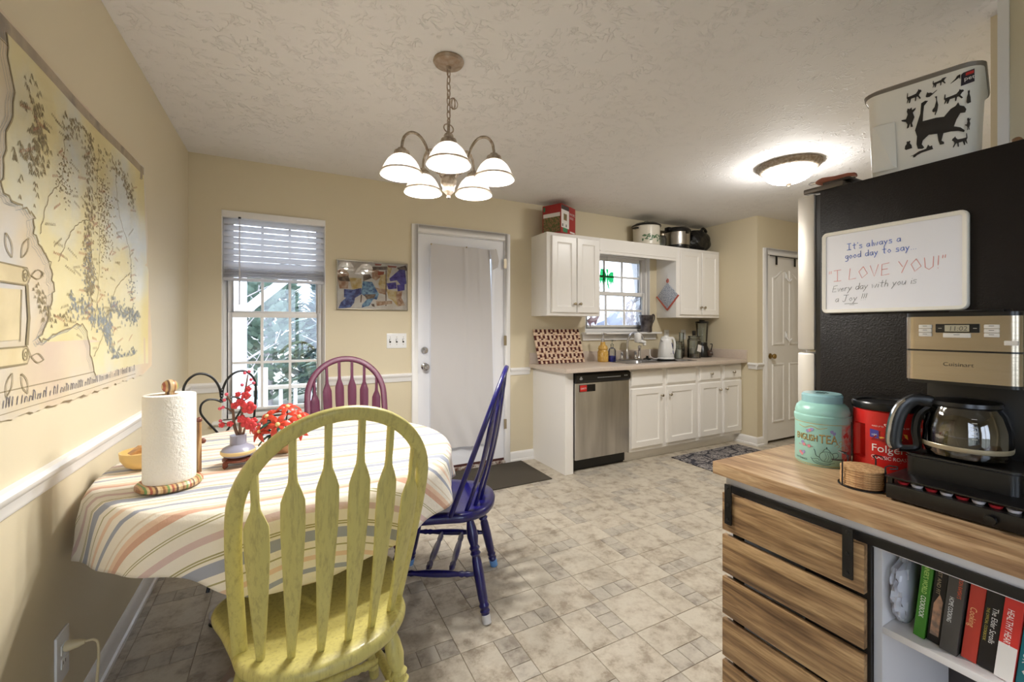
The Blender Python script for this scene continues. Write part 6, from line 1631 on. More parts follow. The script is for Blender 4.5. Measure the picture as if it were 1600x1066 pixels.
build('ladle', MB().tube([(0.02, -0.02, 0.03), (0.03, -0.045, 0.09), (0.035, -0.06, 0.115)], 0.004, 7).ball((0.037, -0.064, 0.13), 0.014, 10, 8), pm('ladle_wood', (150, 110, 74), 0.5), pan_)

# ---------------------------------------------------------------- coffee bar cart
CW = wood('barnwood_laminate', (184, 152, 110), (150, 118, 82), (96, 72, 50), 'y', 1.5, 0.4)
CTOP = wood('barnwood_top', (196, 166, 128), (168, 134, 98), (124, 92, 66), 'y', 1.6, 0.33)
CWH = pm('white_cart_panel', (226, 222, 220), 0.45)
cx, cy = 1.40, 0.25
YA, YZ = 0.904, -0.40         # left end and right end of the top
ca = thing('coffee_cart', 'rustic wood topped coffee cart with sliding slat door', 'cart', (cx, cy, 0))
TZ2 = 0.842
build('top', MB().box(1.178 - cx, 1.628 - cx, YZ - cy, YA - cy, 0.804, TZ2), CTOP, ca, bevel=0.002)
build('apron_rail', MB().box(1.202 - cx, 1.222 - cx, YZ + 0.03 - cy, YA - 0.03 - cy, 0.752, 0.804), CWH, ca, smooth=0)
cb = MB()
build('end_panel', MB().box(1.222 - cx, 1.610 - cx, 0.858 - cy, 0.874 - cy, 0, 0.804), CWH, ca, smooth=0)
build('end_panel', MB().box(1.222 - cx, 1.610 - cx, YZ + 0.03 - cy, YZ + 0.046 - cy, 0, 0.804), CWH, ca, smooth=0)
build('divider', MB().box(1.222 - cx, 1.590 - cx, 0.488 - cy, 0.504 - cy, 0.05, 0.804), CWH, ca, smooth=0)
build('back_panel', MB().box(1.600 - cx, 1.610 - cx, YZ + 0.046 - cy, 0.858 - cy, 0.03, 0.804), pm('dark_back_panel', (70, 62, 58), 0.7), ca, smooth=0)
build('shelf', MB().box(1.222 - cx, 1.598 - cx, YZ + 0.046 - cy, 0.488 - cy, 0.551, 0.567), CWH, ca, bevel=0.001)
build('shelf', MB().box(1.222 - cx, 1.598 - cx, YZ + 0.046 - cy, 0.488 - cy, 0.27, 0.286), CWH, ca, bevel=0.001)
build('bottom_board', MB().box(1.222 - cx, 1.598 - cx, YZ + 0.046 - cy, 0.858 - cy, 0.04, 0.056), CWH, ca, smooth=0)
build('sliding_rail', MB().box(1.191 - cx, 1.197 - cx, YZ + 0.05 - cy, 0.862 - cy, 0.758, 0.780), BLACKM, ca, bevel=0.001)
for ry in (0.70, 0.30, -0.2): build('rail_spacer', MB().box(1.197 - cx, 1.202 - cx, ry - cy, ry + 0.02 - cy, 0.762, 0.777), BLACKM, ca, smooth=0)
# the door: five slats on two black stiles, hung from the rail by straps
for zz in range(6):
    z1 = 0.758 - zz * 0.1275
    build('slat', MB().box(1.174 - cx, 1.190 - cx, 0.503 - cy, 0.867 - cy, z1 - 0.1125, z1), CW, ca, bevel=0.0015)
for sy_ in (0.497, 0.813): build('door_stile', MB().box(1.1905 - cx, 1.200 - cx, sy_ - cy, sy_ + 0.03 - cy, 0.02, 0.757), BLACKM, ca, smooth=0)
for sy_ in (0.834, 0.523):
    st = build('hanger_strap', MB().box(1.168 - cx, 1.1735 - cx, sy_ - cy, sy_ + 0.022 - cy, 0.668, 0.788), BLACKM, ca, bevel=0.002)
    for zb in (0.682, 0.727, 0.778): build('bolt', MB().lathe([(0.0042, 0), (0.0040, 0.002), (0.002, 0.003), (0, 0.003)], 10, Mx((1.168 - cx, sy_ + 0.011 - cy, zb), ry=-PI / 2)), BLACKM, st)

# ---------------------------------------------------------------- books
def spine_text(parent, body, size, mat, yoff, z_top, x, fitlen):
    # lettering runs down the spine
    text('lettering', body, size, mat, lambda tx, ty: (x, yoff + ty * -1.0 * -1.0, z_top - tx), parent, fit=fitlen)
bks = [  # left edge, thickness, height, colour, lean, label, texts
    (0.4430, 0.019, 0.192, (62, 124, 36), 'green cookbook with white spine lettering', [("RUNNER'S WORLD", 0.012, (190, 220, 120), 0.004, 0.075), ('COOKBOOK', 0.012, (240, 244, 230), 0.085, 0.050)]),
    (0.4215, 0.021, 0.188, (24, 20, 20), 'black cookbook with a pale photo on its spine', [('FAST AND FIT', 0.009, (170, 150, 120), 0.006, 0.06)]),
    (0.3975, 0.027, 0.195, (72, 68, 64), 'grey cookbook with white and orange spine lettering', [("GORDON RAMSAY'S", 0.009, (220, 90, 50), 0.004, 0.055), ('HOME COOKING', 0.010, (232, 232, 228), 0.062, 0.055)]),
    (0.3665, 0.023, 0.190, (186, 60, 46), 'brick red cookbook with gold script on its spine', [('Cooking', 0.014, (236, 190, 130), 0.065, 0.042)]),
    (0.3425, 0.025, 0.188, (22, 18, 18), 'black cookbook with silver gothic spine lettering', [('The Elder Scrolls', 0.012, (226, 226, 222), 0.045, 0.075), ('THE OFFICIAL COOKBOOK', 0.006, (190, 170, 80), 0.05, 0.07)]),
    (0.3165, 0.025, 0.190, (206, 52, 44), 'red and white healthy cookbook beside the teal one', [('HEALTHY HEART', 0.013, (244, 236, 228), 0.035, 0.075)]),
    (0.2905, 0.026, 0.192, (22, 122, 130), 'teal cookbook with large white spine lettering', [('THAI COOKBOOK', 0.018, (240, 246, 244), 0.012, 0.125)]),
    (0.2635, 0.013, 0.185, (206, 176, 112), 'thin tan cookbook right of the teal one', []),
    (0.2495, 0.022, 0.186, (84, 40, 34), 'dark maroon cookbook at the cut-off end of the shelf', []),
    (0.2265, 0.024, 0.190, (170, 70, 48), 'rust coloured cookbook at the cut-off end of the shelf', []),
]
PAGE = pm('book_pages', (224, 214, 192), 0.9)
BK_TOP_LEAN = math.radians(5.5)
for q, (yl_, th, h_, colr, lab, txts) in enumerate(bks):
    b = thing('cookbook', lab + (' on the cart shelf' if 'shelf' not in lab else ''), 'book', (1.250 + 0.006 * math.sin(q * 2.3), yl_, 0.5675), 0, 'cookbooks on the cart shelf')
    b.rotation_euler = (BK_TOP_LEAN, 0, 0)
    cm_ = pm('cover_%d' % q, colr, 0.35)
    dp = 0.19
    z0_ = 0.0022 * 0 + th * math.sin(BK_TOP_LEAN) + 0.0003
    cov = MB().box(0, 0.003, -th, 0, z0_, h_).box(0.003, dp, -0.0022, 0, z0_, h_).box(0.003, dp, -th, -th + 0.0022, z0_, h_)
    build('cover', cov, cm_, b, bevel=0.0006, seg=1)
    build('pages', MB().box(0.003, dp - 0.004, -th + 0.0024, -0.0024, z0_ + 0.003, h_ - 0.004), PAGE, b, smooth=0)
    for w_i, (body, size, tcol, off, ln) in enumerate(txts):
        tm = pm('spine_ink_%d_%d' % (q, w_i), tcol, 0.5)
        yo = -th / 2 + (0.002 if len(txts) < 2 else 0)
        if q == 4 or q == 2: yo = -th / 2 + (-0.003 if w_i == 0 else 0.007) if q == 4 else -th / 2 + (-0.006 if w_i == 0 else 0.004)
        # reading downwards, letters' tops towards the right (-y)
        text('lettering', body, size, tm, lambda tx, ty, h_=h_, off=off, yo=yo, size=size: (-0.0006, yo + size * 0.35 - ty, h_ - 0.008 - off - tx), b, fit=ln)
    if q == 5: build('spine_band', MB().box(-0.0005, 0, -th, 0, z0_, 0.075), pm('white_band', (228, 222, 214), 0.4), b, smooth=0)
    if q == 1: build('spine_photo', MB().prism([(-0.004, 0.02), (-0.018, 0.02), (-0.018, 0.10), (-0.012, 0.115), (-0.004, 0.09)], 0, 0.0006, Matrix(((0, 0, -1, 0), (1, 0, 0, 0), (0, 1, 0, 0), (0, 0, 0, 1)))), pm('photo_patch', (130, 112, 100), 0.4, var=(60, (196, 150, 120), 0.1)), b, smooth=0)
    if q == 3: build('spine_mark', MB().box(-0.0006, 0, -0.015, -0.009, 0.165, 0.178), pm('gold_mark', (226, 186, 120), 0.4), b, smooth=0)
    if q == 6: build('spine_mark', MB().prism([(-0.006, 0.03), (-0.012, 0.022), (-0.020, 0.03), (-0.012, 0.040)], 0, 0.0006, Matrix(((0, 0, -1, 0), (1, 0, 0, 0), (0, 1, 0, 0), (0, 0, 0, 1)))), WHT, b, smooth=0)
# clear crumpled bag of wraps beside the books
def film_mat():
    m, nt, b = newmat('clear_film'); out = nt.nodes['Material Output']
    b.inputs['Base Color'].default_value = lin((236, 236, 242)); b.inputs['Roughness'].default_value = 0.15
    t = node(nt, 'ShaderNodeBsdfTransparent'); mx = node(nt, 'ShaderNodeMixShader'); mx.inputs[0].default_value = 0.5
    nt.links.new(b.outputs[0], mx.inputs[1]); nt.links.new(t.outputs[0], mx.inputs[2]); nt.links.new(mx.outputs[0], out.inputs[0])
    return m
BAGC = film_mat()
rb = random.Random(4)
def crump(u, v):
    th = u * 2 * PI; ph_ = -PI / 2 + v * PI
    k = 1 + 0.13 * math.sin(7 * th + 5 * ph_) + 0.10 * math.sin(13 * th - 9 * ph_) + rb.uniform(-0.06, 0.06) * (1 if 0.05 < v < 0.95 and 0 < u < 1 else 0)
    top = 0.45 if v > 0.72 else 1.0
    return (0.060 * math.cos(ph_) * math.cos(th) * k * top, 0.0175 * math.cos(ph_) ** 0.7 * math.sin(th) * (0.8 + 0.2 * k) * (0.8 if v > 0.72 else 1) + 0.002, max(0.0, 0.088 + 0.088 * math.sin(ph_)))
bg2 = thing('plastic_bag', 'crumpled clear plastic bag at the left end of the cart shelf', 'bag', (1.290, 0.4665, 0.568))
build('film', MB().grid(crump, 30, 22), BAGC, bg2, smooth=20)
def lump(u, v):
    th = u * 2 * PI; ph_ = -PI / 2 + v * PI; k = 1 + 0.12 * math.sin(6 * th + 4 * ph_)
    return (0.045 * math.cos(ph_) * math.cos(th) * k, 0.0125 * math.cos(ph_) * math.sin(th) * k + 0.002, 0.070 + 0.060 * math.sin(ph_))
build('contents', MB().grid(lump, 16, 10), pm('white_wrapped_bits', (224, 224, 230), 0.4, var=(50, (160, 160, 180), 0.1)), bg2, smooth=20)

# ---------------------------------------------------------------- tea tin, coffee can, coasters
TIN = pm('duck_egg_tin', (158, 206, 192), 0.3); TIND = pm('mint_print', (134, 190, 172), 0.4); GOLD = pm('gold_print', (190, 158, 82), 0.35); DKG = pm('ink_green', (54, 74, 70), 0.5); REDP = pm('red_print', (190, 64, 58), 0.45); VIO = pm('violet_print', (150, 140, 186), 0.5); PNK = pm('pink_print', (206, 130, 136), 0.5)
tn = thing('tea_tin', 'round duck-egg blue tea tin with gold lettering on the cart', 'tin', (1.475, 0.742, TZ2))
rt = 0.071
build('tin_body', MB().lathe([(rt - 0.002, 0), (rt, 0.003), (rt, 0.140), (0, 0.140)], 48), TIN, tn)
build('shoulder_lid', MB().lathe([(rt + 0.0018, 0.134), (rt + 0.0022, 0.140), (rt + 0.0022, 0.148), (rt - 0.001, 0.152), (rt, 0.158), (rt - 0.004, 0.174), (rt - 0.016, 0.186), (rt - 0.020, 0.188), (0, 0.188)], 48), TIN, tn)
lo = build('inner_lid', MB().lathe([(rt - 0.018, 0.187), (rt - 0.0175, 0.208), (rt - 0.022, 0.214), (0, 0.214)], 40), pm('pale_blue_lid', (150, 192, 194), 0.3), tn)
build('gold_line', MB().lathe([(rt + 0.0006, 0.127), (rt + 0.0006, 0.1285)], 48, cap=False), GOLD, tn)
build('gold_line', MB().lathe([(rt + 0.0006, 0.004), (rt + 0.0006, 0.0055)], 48, cap=False), GOLD, tn)
A0 = math.atan2(-0.742, -1.475)           # towards the viewer
def wrap(r, mid):       # text x increases to the viewer's right = increasing angle
    return lambda x, y: (r * math.cos(mid + x / r), r * math.sin(mid + x / r), y)
def wtext(body, size, mat, ang, z, parent, r, fit=None, lift=0.0008, align='LEFT'):
    f_ = wrap(r + lift, ang); return text('lettering', body, size, mat, lambda x, y: f_(x, y + z), parent, fit=fit, align=align)
wtext('ENGLISH', 0.027, DKG, A0 - 1.06, 0.0745, tn, rt, 0.064); wtext('ENGLISH', 0.027, GOLD, A0 - 1.075, 0.076, tn, rt, 0.064, 0.0012)
wtext('TEA', 0.036, DKG, A0 - 0.10, 0.0715, tn, rt, 0.047); wtext('TEA', 0.036, GOLD, A0 - 0.115, 0.073, tn, rt, 0.047, 0.0012)
wtext('No.1 FINEST TEA', 0.006, REDP, A0 - 0.95, 0.056, tn, rt, 0.045); wtext('240 TEABAGS', 0.008, DKG, A0 - 1.1, 0.014, tn, rt, 0.04)
def wpatch(pts, mat, name, r, ang, lift):
    m = MB(); f_ = wrap(r + lift, ang); m.add([f_(x, y) for x, y in pts], [tuple(range(len(pts)))]); return build(name, m, mat, tn if r == rt else None, smooth=0)
def wcurve(pts, wd, mat, parent, r, ang, lift=0.0009, name='line_art', closed=False):
    m = MB(); f_ = wrap(r + lift, ang); P = crom([Vector((x, y, 0)) for x, y in pts], 5, closed); vs = []; fs = []; N = len(P)
    for k, p in enumerate(P):
        t = (P[(k + 1) % N] - P[k - 1]) if closed else (P[min(k + 1, N - 1)] - P[max(k - 1, 0)])
        t = Vector((t.x, t.y)).normalized(); nn = Vector((-t.y, t.x)) * wd / 2
        vs += [f_(p.x + nn.x, p.y + nn.y), f_(p.x - nn.x, p.y - nn.y)]
    for k in range(N if closed else N - 1): j = (k + 1) % N; fs.append((2 * k, 2 * k + 1, 2 * j + 1, 2 * j))
    return build(name, m.add(vs, fs), mat, parent, smooth=0)
body_tp = [(0.0, 0.020), (0.020, 0.020), (0.027, 0.032), (0.022, 0.044), (0.010, 0.048), (-0.003, 0.044), (-0.008, 0.032)]
wcurve(body_tp, 0.0012, DKG, tn, rt, A0 + 0.02, closed=True)
for off in (0.30, 0.5, 0.7): wcurve([(-0.006 + 0.033 * off, 0.021), (-0.004 + 0.03 * off + 0.004, 0.032), (-0.003 + 0.028 * off, 0.045)], 0.0007, DKG, tn, rt, A0 + 0.02)
wcurve([(-0.008, 0.030), (-0.016, 0.034), (-0.019, 0.046), (-0.022, 0.052)], 0.0016, DKG, tn, rt, A0 + 0.02); wcurve([(0.024, 0.044), (0.036, 0.046), (0.039, 0.036), (0.026, 0.026)], 0.0014, DKG, tn, rt, A0 + 0.02)
wcurve([(0.0, 0.047), (0.006, 0.056), (0.014, 0.055), (0.020, 0.046)], 0.0012, DKG, tn, rt, A0 + 0.02); wcurve([(0.009, 0.057), (0.010, 0.062), (0.011, 0.057)], 0.0016, DKG, tn, rt, A0 + 0.02)
wcurve([(-0.018, 0.018), (0.0, 0.012), (0.03, 0.016)], 0.001, DKG, tn, rt, A0 + 0.02); wcurve([(-0.03, 0.026), (-0.02, 0.013), (0.006, 0.008), (0.02, 0.013)], 0.0012, DKG, tn, rt, A0 + 0.02); wcurve([(-0.028, 0.022), (-0.012, 0.025), (-0.008, 0.02)], 0.0009, DKG, tn, rt, A0 + 0.02)
for k, (xa, za) in enumerate(((0.035, 0.066), (0.046, 0.075), (0.05, 0.058))): wcurve([(xa - 0.008, za), (xa, za + 0.006), (xa + 0.006, za), (xa, za - 0.004)], 0.0014, GOLD, tn, rt, A0 + 0.05)
wcurve([(-0.06, 0.118), (-0.04, 0.113), (-0.02, 0.120), (0.0, 0.114), (0.02, 0.119)], 0.0016, GOLD, tn, rt, A0 - 0.1)
for xa, za, mt in ((-0.028, 0.106, PNK), (-0.022, 0.110, VIO), (-0.034, 0.103, VIO), (0.028, 0.108, VIO), (0.034, 0.103, VIO), (-0.05, 0.066, VIO), (-0.045, 0.06, PNK), (-0.058, 0.034, PNK), (-0.052, 0.03, PNK), (-0.046, 0.036, VIO), (-0.03, 0.058, PNK)):
    wpatch([(xa + 0.0045 * math.cos(2 * PI * i / 7) * (1 + 0.3 * (i % 2)), za + 0.0045 * math.sin(2 * PI * i / 7) * (1 + 0.3 * (i % 2))) for i in range(7)], mt, 'flower_print', rt, A0 - 0.05, 0.001)
for i in range(6):                              # the reddish side panel seen at the right
    z_a = 0.006 + 0 * i
pnl = MB(); f_ = wrap(rt + 0.0005, A0 + 0.72)
for k in range(12): pnl.add([f_(x, z) for x, z in ((k * 0.005, 0.006), (k * 0.005 + 0.005, 0.006), (k * 0.005 + 0.005, 0.126), (k * 0.005, 0.126))], [(0, 1, 2, 3)])
build('side_print', pnl, pm('pinkish_side_print', (176, 176, 160), 0.45, var=(70, (200, 110, 100), 0.1)), tn, smooth=60)
wtext('ENG', 0.020, REDP, A0 + 0.86, 0.055, tn, rt, 0.03, 0.0012); wtext('TRADITIONAL', 0.006, REDP, A0 + 0.9, 0.076, tn, rt, 0.035, 0.0012)
for xa, za in ((0.008, 0.095), (0.014, 0.10), (0.02, 0.094), (0.012, 0.024), (0.02, 0.03), (0.028, 0.02), (0.02, 0.044)):
    wpatch([(xa + 0.005 * math.cos(2 * PI * i / 7) * (1 + 0.4 * (i % 2)), za + 0.005 * math.sin(2 * PI * i / 7) * (1 + 0.4 * (i % 2))) for i in range(7)], REDP, 'flower_print', rt, A0 + 0.74, 0.0013)
ri = MB()
for k in range(5): ri.tube([(0.012 * math.cos(2 * PI * k / 5) + 0.008 * math.cos(t), 0.010 * math.sin(2 * PI * k / 5) + 0.006 * math.sin(t), 0.2142) for t in [2 * PI * i / 12 for i in range(12)]], 0.0008, 4, True)
build('lid_print', ri, DKG, lo)

CANR = pm('coffee_can_red', (200, 34, 30), 0.28)
cn = thing('coffee_can', 'red plastic coffee canister with black lid beside the tea tin', 'canister', (1.546, 0.606, TZ2))
rc = 0.079
Ac = math.atan2(-0.606, -1.546)
GA = Ac - 0.92              # hand grip towards the left
def grip(t, q):
    d = (t - GA + PI) % (2 * PI) - PI
    k = max(0.0, min(1.0, (0.26 - abs(d)) / 0.07))
    return 1 - 0.16 * k if 3 <= q <= 6 else 1
build('can_body', MB().lathe([(rc - 0.004, 0), (rc, 0.004), (rc, 0.042), (rc, 0.046), (rc, 0.052), (rc, 0.128), (rc, 0.136), (rc, 0.142), (rc - 0.001, 0.180), (rc - 0.004, 0.184), (rc - 0.004, 0.188), (0, 0.188)], 96, rfun=grip), CANR, cn, smooth=30)
build('lid', MB().lathe([(rc + 0.002, 0.184), (rc + 0.003, 0.188), (rc + 0.003, 0.200), (rc, 0.205), (rc - 0.008, 0.203), (rc - 0.010, 0.199), (0, 0.199)], 56), BLACK, cn)
def ctext(body, size, mat, ang, z, fit): return wtext(body, size, mat, ang, z, cn, rc, fit, 0.0010)
ctext('Folgers', 0.029, WHT, Ac - 0.44, 0.070, 0.082); ctext('CLASSIC ROAST', 0.0135, WHT, Ac - 0.44, 0.050, 0.084); ctext('MAKES UP TO', 0.0055, WHT, Ac - 0.42, 0.139, 0.026); ctext('6 FL OZ', 0.0055, WHT, Ac + 0.36, 0.139, 0.02)
def cpatch(pts, mat, lift=0.0008, name='label_print'):
    f_ = wrap(rc + lift, Ac); m = MB(); return build(name, m.add([f_(x, y) for x, y in pts], [tuple(range(len(pts)))]), mat, cn, smooth=0)
cpatch([(-0.035, 0.112), (-0.02, 0.106), (-0.006, 0.110), (0.008, 0.104), (0.022, 0.110), (0.036, 0.105), (0.046, 0.112), (0.044, 0.124), (0.020, 0.128), (-0.012, 0.128), (-0.034, 0.122)], pm('sunrise_yellow', (236, 190, 84), 0.4))
for a_, b_ in ((-0.036, -0.01), (-0.012, 0.012), (0.008, 0.034), (0.028, 0.05)): cpatch([(a_, 0.100), (b_, 0.100), ((a_ + b_) / 2 + 0.004, 0.113), ((a_ + b_) / 2 - 0.003, 0.115)], pm('mountain_red', (150, 30, 30), 0.4), 0.0012)
cpatch([(-0.038, 0.108), (-0.018, 0.106), (-0.018, 0.129), (-0.038, 0.131)], pm('label_blue', (70, 66, 150), 0.4), 0.0014)
ctext('100', 0.008, WHT, Ac - 0.44, 0.113, 0.012).location = (0, 0, 0)
cup = cpatch([(0.001, 0.150), (0.004, 0.136), (0.018, 0.136), (0.021, 0.150)], WHT, 0.001); wcurve([(0.001, 0.148), (-0.006, 0.148), (0.001, 0.140)], 0.0018, WHT, cn, rc, Ac)
ctext('400', 0.008, BLACK, Ac + 0.07, 0.1385, 0.010)
cpatch([(-0.034, 0.046), (0.030, 0.046), (0.030, 0.0455), (-0.034, 0.0455)], WHT, 0.001)

cst_ = thing('coaster_holder', 'black wire coaster holder in front of the coffee canister', 'coaster holder', (1.343, 0.578, TZ2))
hm_ = MB().tube([(0.052 * math.cos(a), 0.052 * math.sin(a), 0.002) for a in [2 * PI * k / 36 for k in range(36)]], 0.0018, 6, True)
build('base_ring', hm_, BLACKM, cst_)
for a in (A0 - 1.0, A0 + 0.95, A0 + PI - 0.6, A0 + PI + 0.6):
    c, s_ = math.cos(a), math.sin(a); r_ = 0.052
    pp = [(r_ * c, r_ * s_, 0.002), (r_ * c, r_ * s_, 0.066), (r_ * c * 1.08 - s_ * 0.008, r_ * s_ * 1.08 + c * 0.008, 0.070), (r_ * c * 1.38 - s_ * 0.012, r_ * s_ * 1.38 + c * 0.012, 0.071), (r_ * c * 1.5, r_ * s_ * 1.5, 0.069), (r_ * c * 1.3 + s_ * 0.01, r_ * s_ * 1.3 - c * 0.01, 0.067)]
    build('upright', MB().tube(pp, 0.0018, 6), BLACKM, cst_)
CORK = pm('cork', (206, 166, 118), 0.85, var=(140, (170, 126, 82), 0.12))
cm0 = MB().lathe([(0.0465, 0), (0.048, 0.0008), (0.048, 0.0048), (0.0465, 0.0056), (0, 0.0056)], 36)
for k in range(8):
    nm = 'topmost' if k == 7 else 'bottom' if k == 0 else ('second', 'third', 'fourth', 'fifth', 'sixth', 'seventh')[k - 1] + ' from bottom'
    o = build('coaster', cm0, CORK, None, loc=(1.343 + 0.0008 * math.sin(k * 2.1), 0.578 + 0.0008 * math.cos(k * 1.7), TZ2 + 0.0042 + k * 0.0058))
    tag(o, 'round cork coaster, %s of the stack in the wire holder' % nm, 'coaster', 'cork coasters')

# ---------------------------------------------------------------- coffee pod tray and coffee maker
ty = thing('pod_drawer', 'black coffee pod drawer under the coffee maker', 'drawer', (1.45, 0.35, TZ2))
fx = 1.296 - 1.45
build('housing', MB().box(fx + 0.004, 0.175, -0.20, 0.161, 0.004, 0.040), BLACK, ty, bevel=0.003)
for px_ in (fx + 0.006, 0.165):
    for py_ in (-0.199, 0.150): build('corner_post', MB().box(px_, px_ + 0.010, py_, py_ + 0.010, 0.040, 0.0525), BLACK, ty)
build('drawer_front', MB().box(fx - 0.004, fx + 0.004, -0.198, 0.159, 0.005, 0.040), BLACK, ty, bevel=0.003)
build('top_tray', MB().box(fx + 0.002, 0.176, -0.202, 0.163, 0.0525, 0.0565), BLACK, ty, bevel=0.001)
build('knob', MB().lathe([(0.007, 0), (0.006, 0.006), (0.010, 0.010), (0.009, 0.016), (0, 0.018)], 14, Mx((fx - 0.004, -0.02, 0.022), ry=-PI / 2)), BLACK, ty)
PODS = [pm('pod_red', (170, 40, 44), 0.4), pm('pod_white', (220, 214, 214), 0.4)]
for k in range(13):
    tag(build('coffee_pod', MB().lathe([(0.009, 0), (0.0115, 0.0062), (0, 0.0066)], 12, Mx((fx + 0.030, 0.134 - k * 0.0255, 0.0403))), PODS[k % 2], None, loc=(1.45 - 0.009, 0.35, TZ2)), 'foil topped %s coffee pod, %s from the left in the drawer' % (('red', 'white')[k % 2], ('first', 'second', 'third', 'fourth', 'fifth', 'sixth', 'seventh', 'eighth', 'ninth', 'tenth', 'eleventh', 'twelfth', 'thirteenth')[k]), 'coffee pod', 'coffee pods in the drawer')
cmk = thing('coffee_maker', 'stainless and black drip coffee maker on the cart', 'coffee maker', (1.46, 0.408, TZ2 + 0.057), math.radians(4))
CS = pm('brushed_warm_steel', (188, 176, 156), 0.26, 1.0, bmp=(3, 0.05, 0.01), var=(0.6, (170, 158, 140), 0.3), stretch=(4, 4, 60))
f0 = -0.100; hy = 0.0955
def slab(z0, z1, x0, x1, r, mat, name, hy=hy, par=None):
    P = []
    for cx_, cy_, a in ((x1 - 0.01, hy - 0.01, 0), (x0 + r, hy - r, PI / 2), (x0 + r, -hy + r, PI), (x1 - 0.01, -hy + 0.01, 1.5 * PI)):
        rr = r if cx_ == x0 + r else 0.01
        P += [(cx_ + rr * math.cos(a + PI / 2 * k / 6), cy_ + rr * math.sin(a + PI / 2 * k / 6)) for k in range(7)]
    return build(name, MB().prism(P, z0, z1), mat, par or cmk, smooth=30, bevel=0)
slab(0.0, 0.045, f0 + 0.004, 0.11, 0.02, BLACK, 'base')
slab(0.045, 0.050, f0 + 0.012, 0.10, 0.02, pm('warming_plate', (40, 38, 36), 0.2), 'warming_plate')
build('rear_column', MB().box(0.045, 0.112, -hy + 0.004, hy - 0.004, 0.045, 0.235), BLACK, cmk, bevel=0.006)
slab(0.228, 0.236, f0 + 0.008, 0.112, 0.02, BLACK, 'under_plate')
slab(0.236, 0.305, f0, 0.112, 0.018, CS, 'lower_fascia')
slab(0.305, 0.309, f0 + 0.003, 0.110, 0.018, BLACK, 'seam')
up = slab(0.309, 0.387, f0, 0.112, 0.018, CS, 'control_fascia')
slab(0.387, 0.396, f0 + 0.002, 0.112, 0.02, BLACK, 'top_lid')
build('lid_handle', MB().box(-0.04, 0.03, -0.06, 0.03, 0.396, 0.402), BLACK, cmk, bevel=0.003)
GBT = pm('grey_button', (208, 202, 192), 0.35)
for yb_2 in (0.056, -0.052):
    for k in range(3):
        bt_ = build('button', MB().box(f0 - 0.004, f0 + 0.001, yb_2 - 0.0115, yb_2 + 0.0115, 0.340 + k * 0.0095, 0.3488 + k * 0.0095), GBT, up, bevel=0.0015)
    pr_ = MB()
    for k in range(3): pr_.box(f0 - 0.0045, f0 - 0.0039, yb_2 - 0.004, yb_2 + 0.004, 0.346 + k * 0.0095, 0.3468 + k * 0.0095)
    for k in range(3): build('button_mark', MB().box(f0 - 0.0045, f0 - 0.0039, yb_2 - 0.004, yb_2 + 0.004, 0.3452 + k * 0.0095, 0.3462 + k * 0.0095), SCREEN_D, up, smooth=0)
build('clock_bezel', MB().box(f0 - 0.003, f0 + 0.001, -0.034, 0.038, 0.3495, 0.3695), BLACK, up, bevel=0.0015)
build('clock_screen', MB().box(f0 - 0.0036, f0 - 0.002, -0.018, 0.022, 0.352, 0.367), pm('lcd', (166, 158, 134), 0.3), up, smooth=0)
text('clock_digits', '11:02', 0.015, pm('lcd_ink', (96, 92, 82), 0.5), lambda x, y: (f0 - 0.0039, 0.016 - x, 0.354 + y), up, fit=0.028, shear=0.1)
build('button', MB().box(f0 - 0.004, f0 + 0.001, -0.020, 0.025, 0.338, 0.3485), GBT, up, bevel=0.0015)
build('button_mark', MB().box(f0 - 0.0045, f0 - 0.0039, -0.003, 0.007, 0.3445, 0.3455), SCREEN_D, up, smooth=0)
for q in (0.030, -0.027): build('button_mark', MB().box(f0 - 0.0036, f0 - 0.0029, q - 0.003, q + 0.003, 0.3590, 0.3600), GBT, up, smooth=0)
build('side_button', MB().box(f0 - 0.004, f0 + 0.004, -0.090, -0.070, 0.323, 0.333), GBT, up, bevel=0.0015)
text('lettering', 'Cuisinart', 0.0125, pm('embossed_steel', (92, 84, 72), 0.35, 0.6), lambda x, y: (f0 - 0.0008, 0.026 - x, 0.272 + y), cmk, fit=0.050)
# glass carafe
cf = thing('coffee_carafe', 'empty glass carafe with steel trimmed black handle in the coffee maker', 'carafe', (1.438, 0.413, TZ2 + 0.1075), math.radians(4))
gpf = [(0.0, 0.002), (0.058, 0.0), (0.066, 0.008), (0.070, 0.035), (0.069, 0.065), (0.062, 0.095), (0.052, 0.112), (0.050, 0.118), (0.047, 0.118), (0.049, 0.111), (0.059, 0.094), (0.066, 0.065), (0.067, 0.035), (0.063, 0.010), (0.0, 0.005)]
build('glass_bowl', MB().lathe(gpf, 40, cap=False), thin_glass('carafe_glass', (0.62, 0.58, 0.52, 1), 0.35), cf)
build('steel_band', MB().lathe([(0.0690, 0.022), (0.0700, 0.024), (0.0706, 0.031), (0.0700, 0.032)], 40, cap=False), pm('pale_band', (190, 178, 150), 0.35, 0.6), cf)
build('collar', MB().lathe([(0.053, 0.108), (0.056, 0.112), (0.055, 0.120), (0.030, 0.1205), (0, 0.1205)], 36), BLACK, cf)
ha = PI * 0.5 + 0.55       # handle swings out towards the left and the viewer
c, s_ = math.cos(ha), math.sin(ha)
cf.scale = (1.12, 1.12, 1.12)
hpth = crom([Vector((r, 0, z)) for r, z in ((0.054, 0.114), (0.080, 0.117), (0.100, 0.100), (0.112, 0.065), (0.117, 0.020), (0.112, 0.006))], 6)
build('handle', MB().tube([(p.x * c, p.x * s_, p.z) for p in hpth], [0.012] * (len(hpth) - 1) + [0.008], 10, sec=(1.1, 0.85)), BLACK, cf)
build('handle_trim', MB().tube([((p.x + 0.0105) * c, (p.x + 0.0105) * s_, p.z + 0.001) for p in hpth[8:]], 0.0062, 8, sec=(0.8, 1.5)), CHROME, cf)
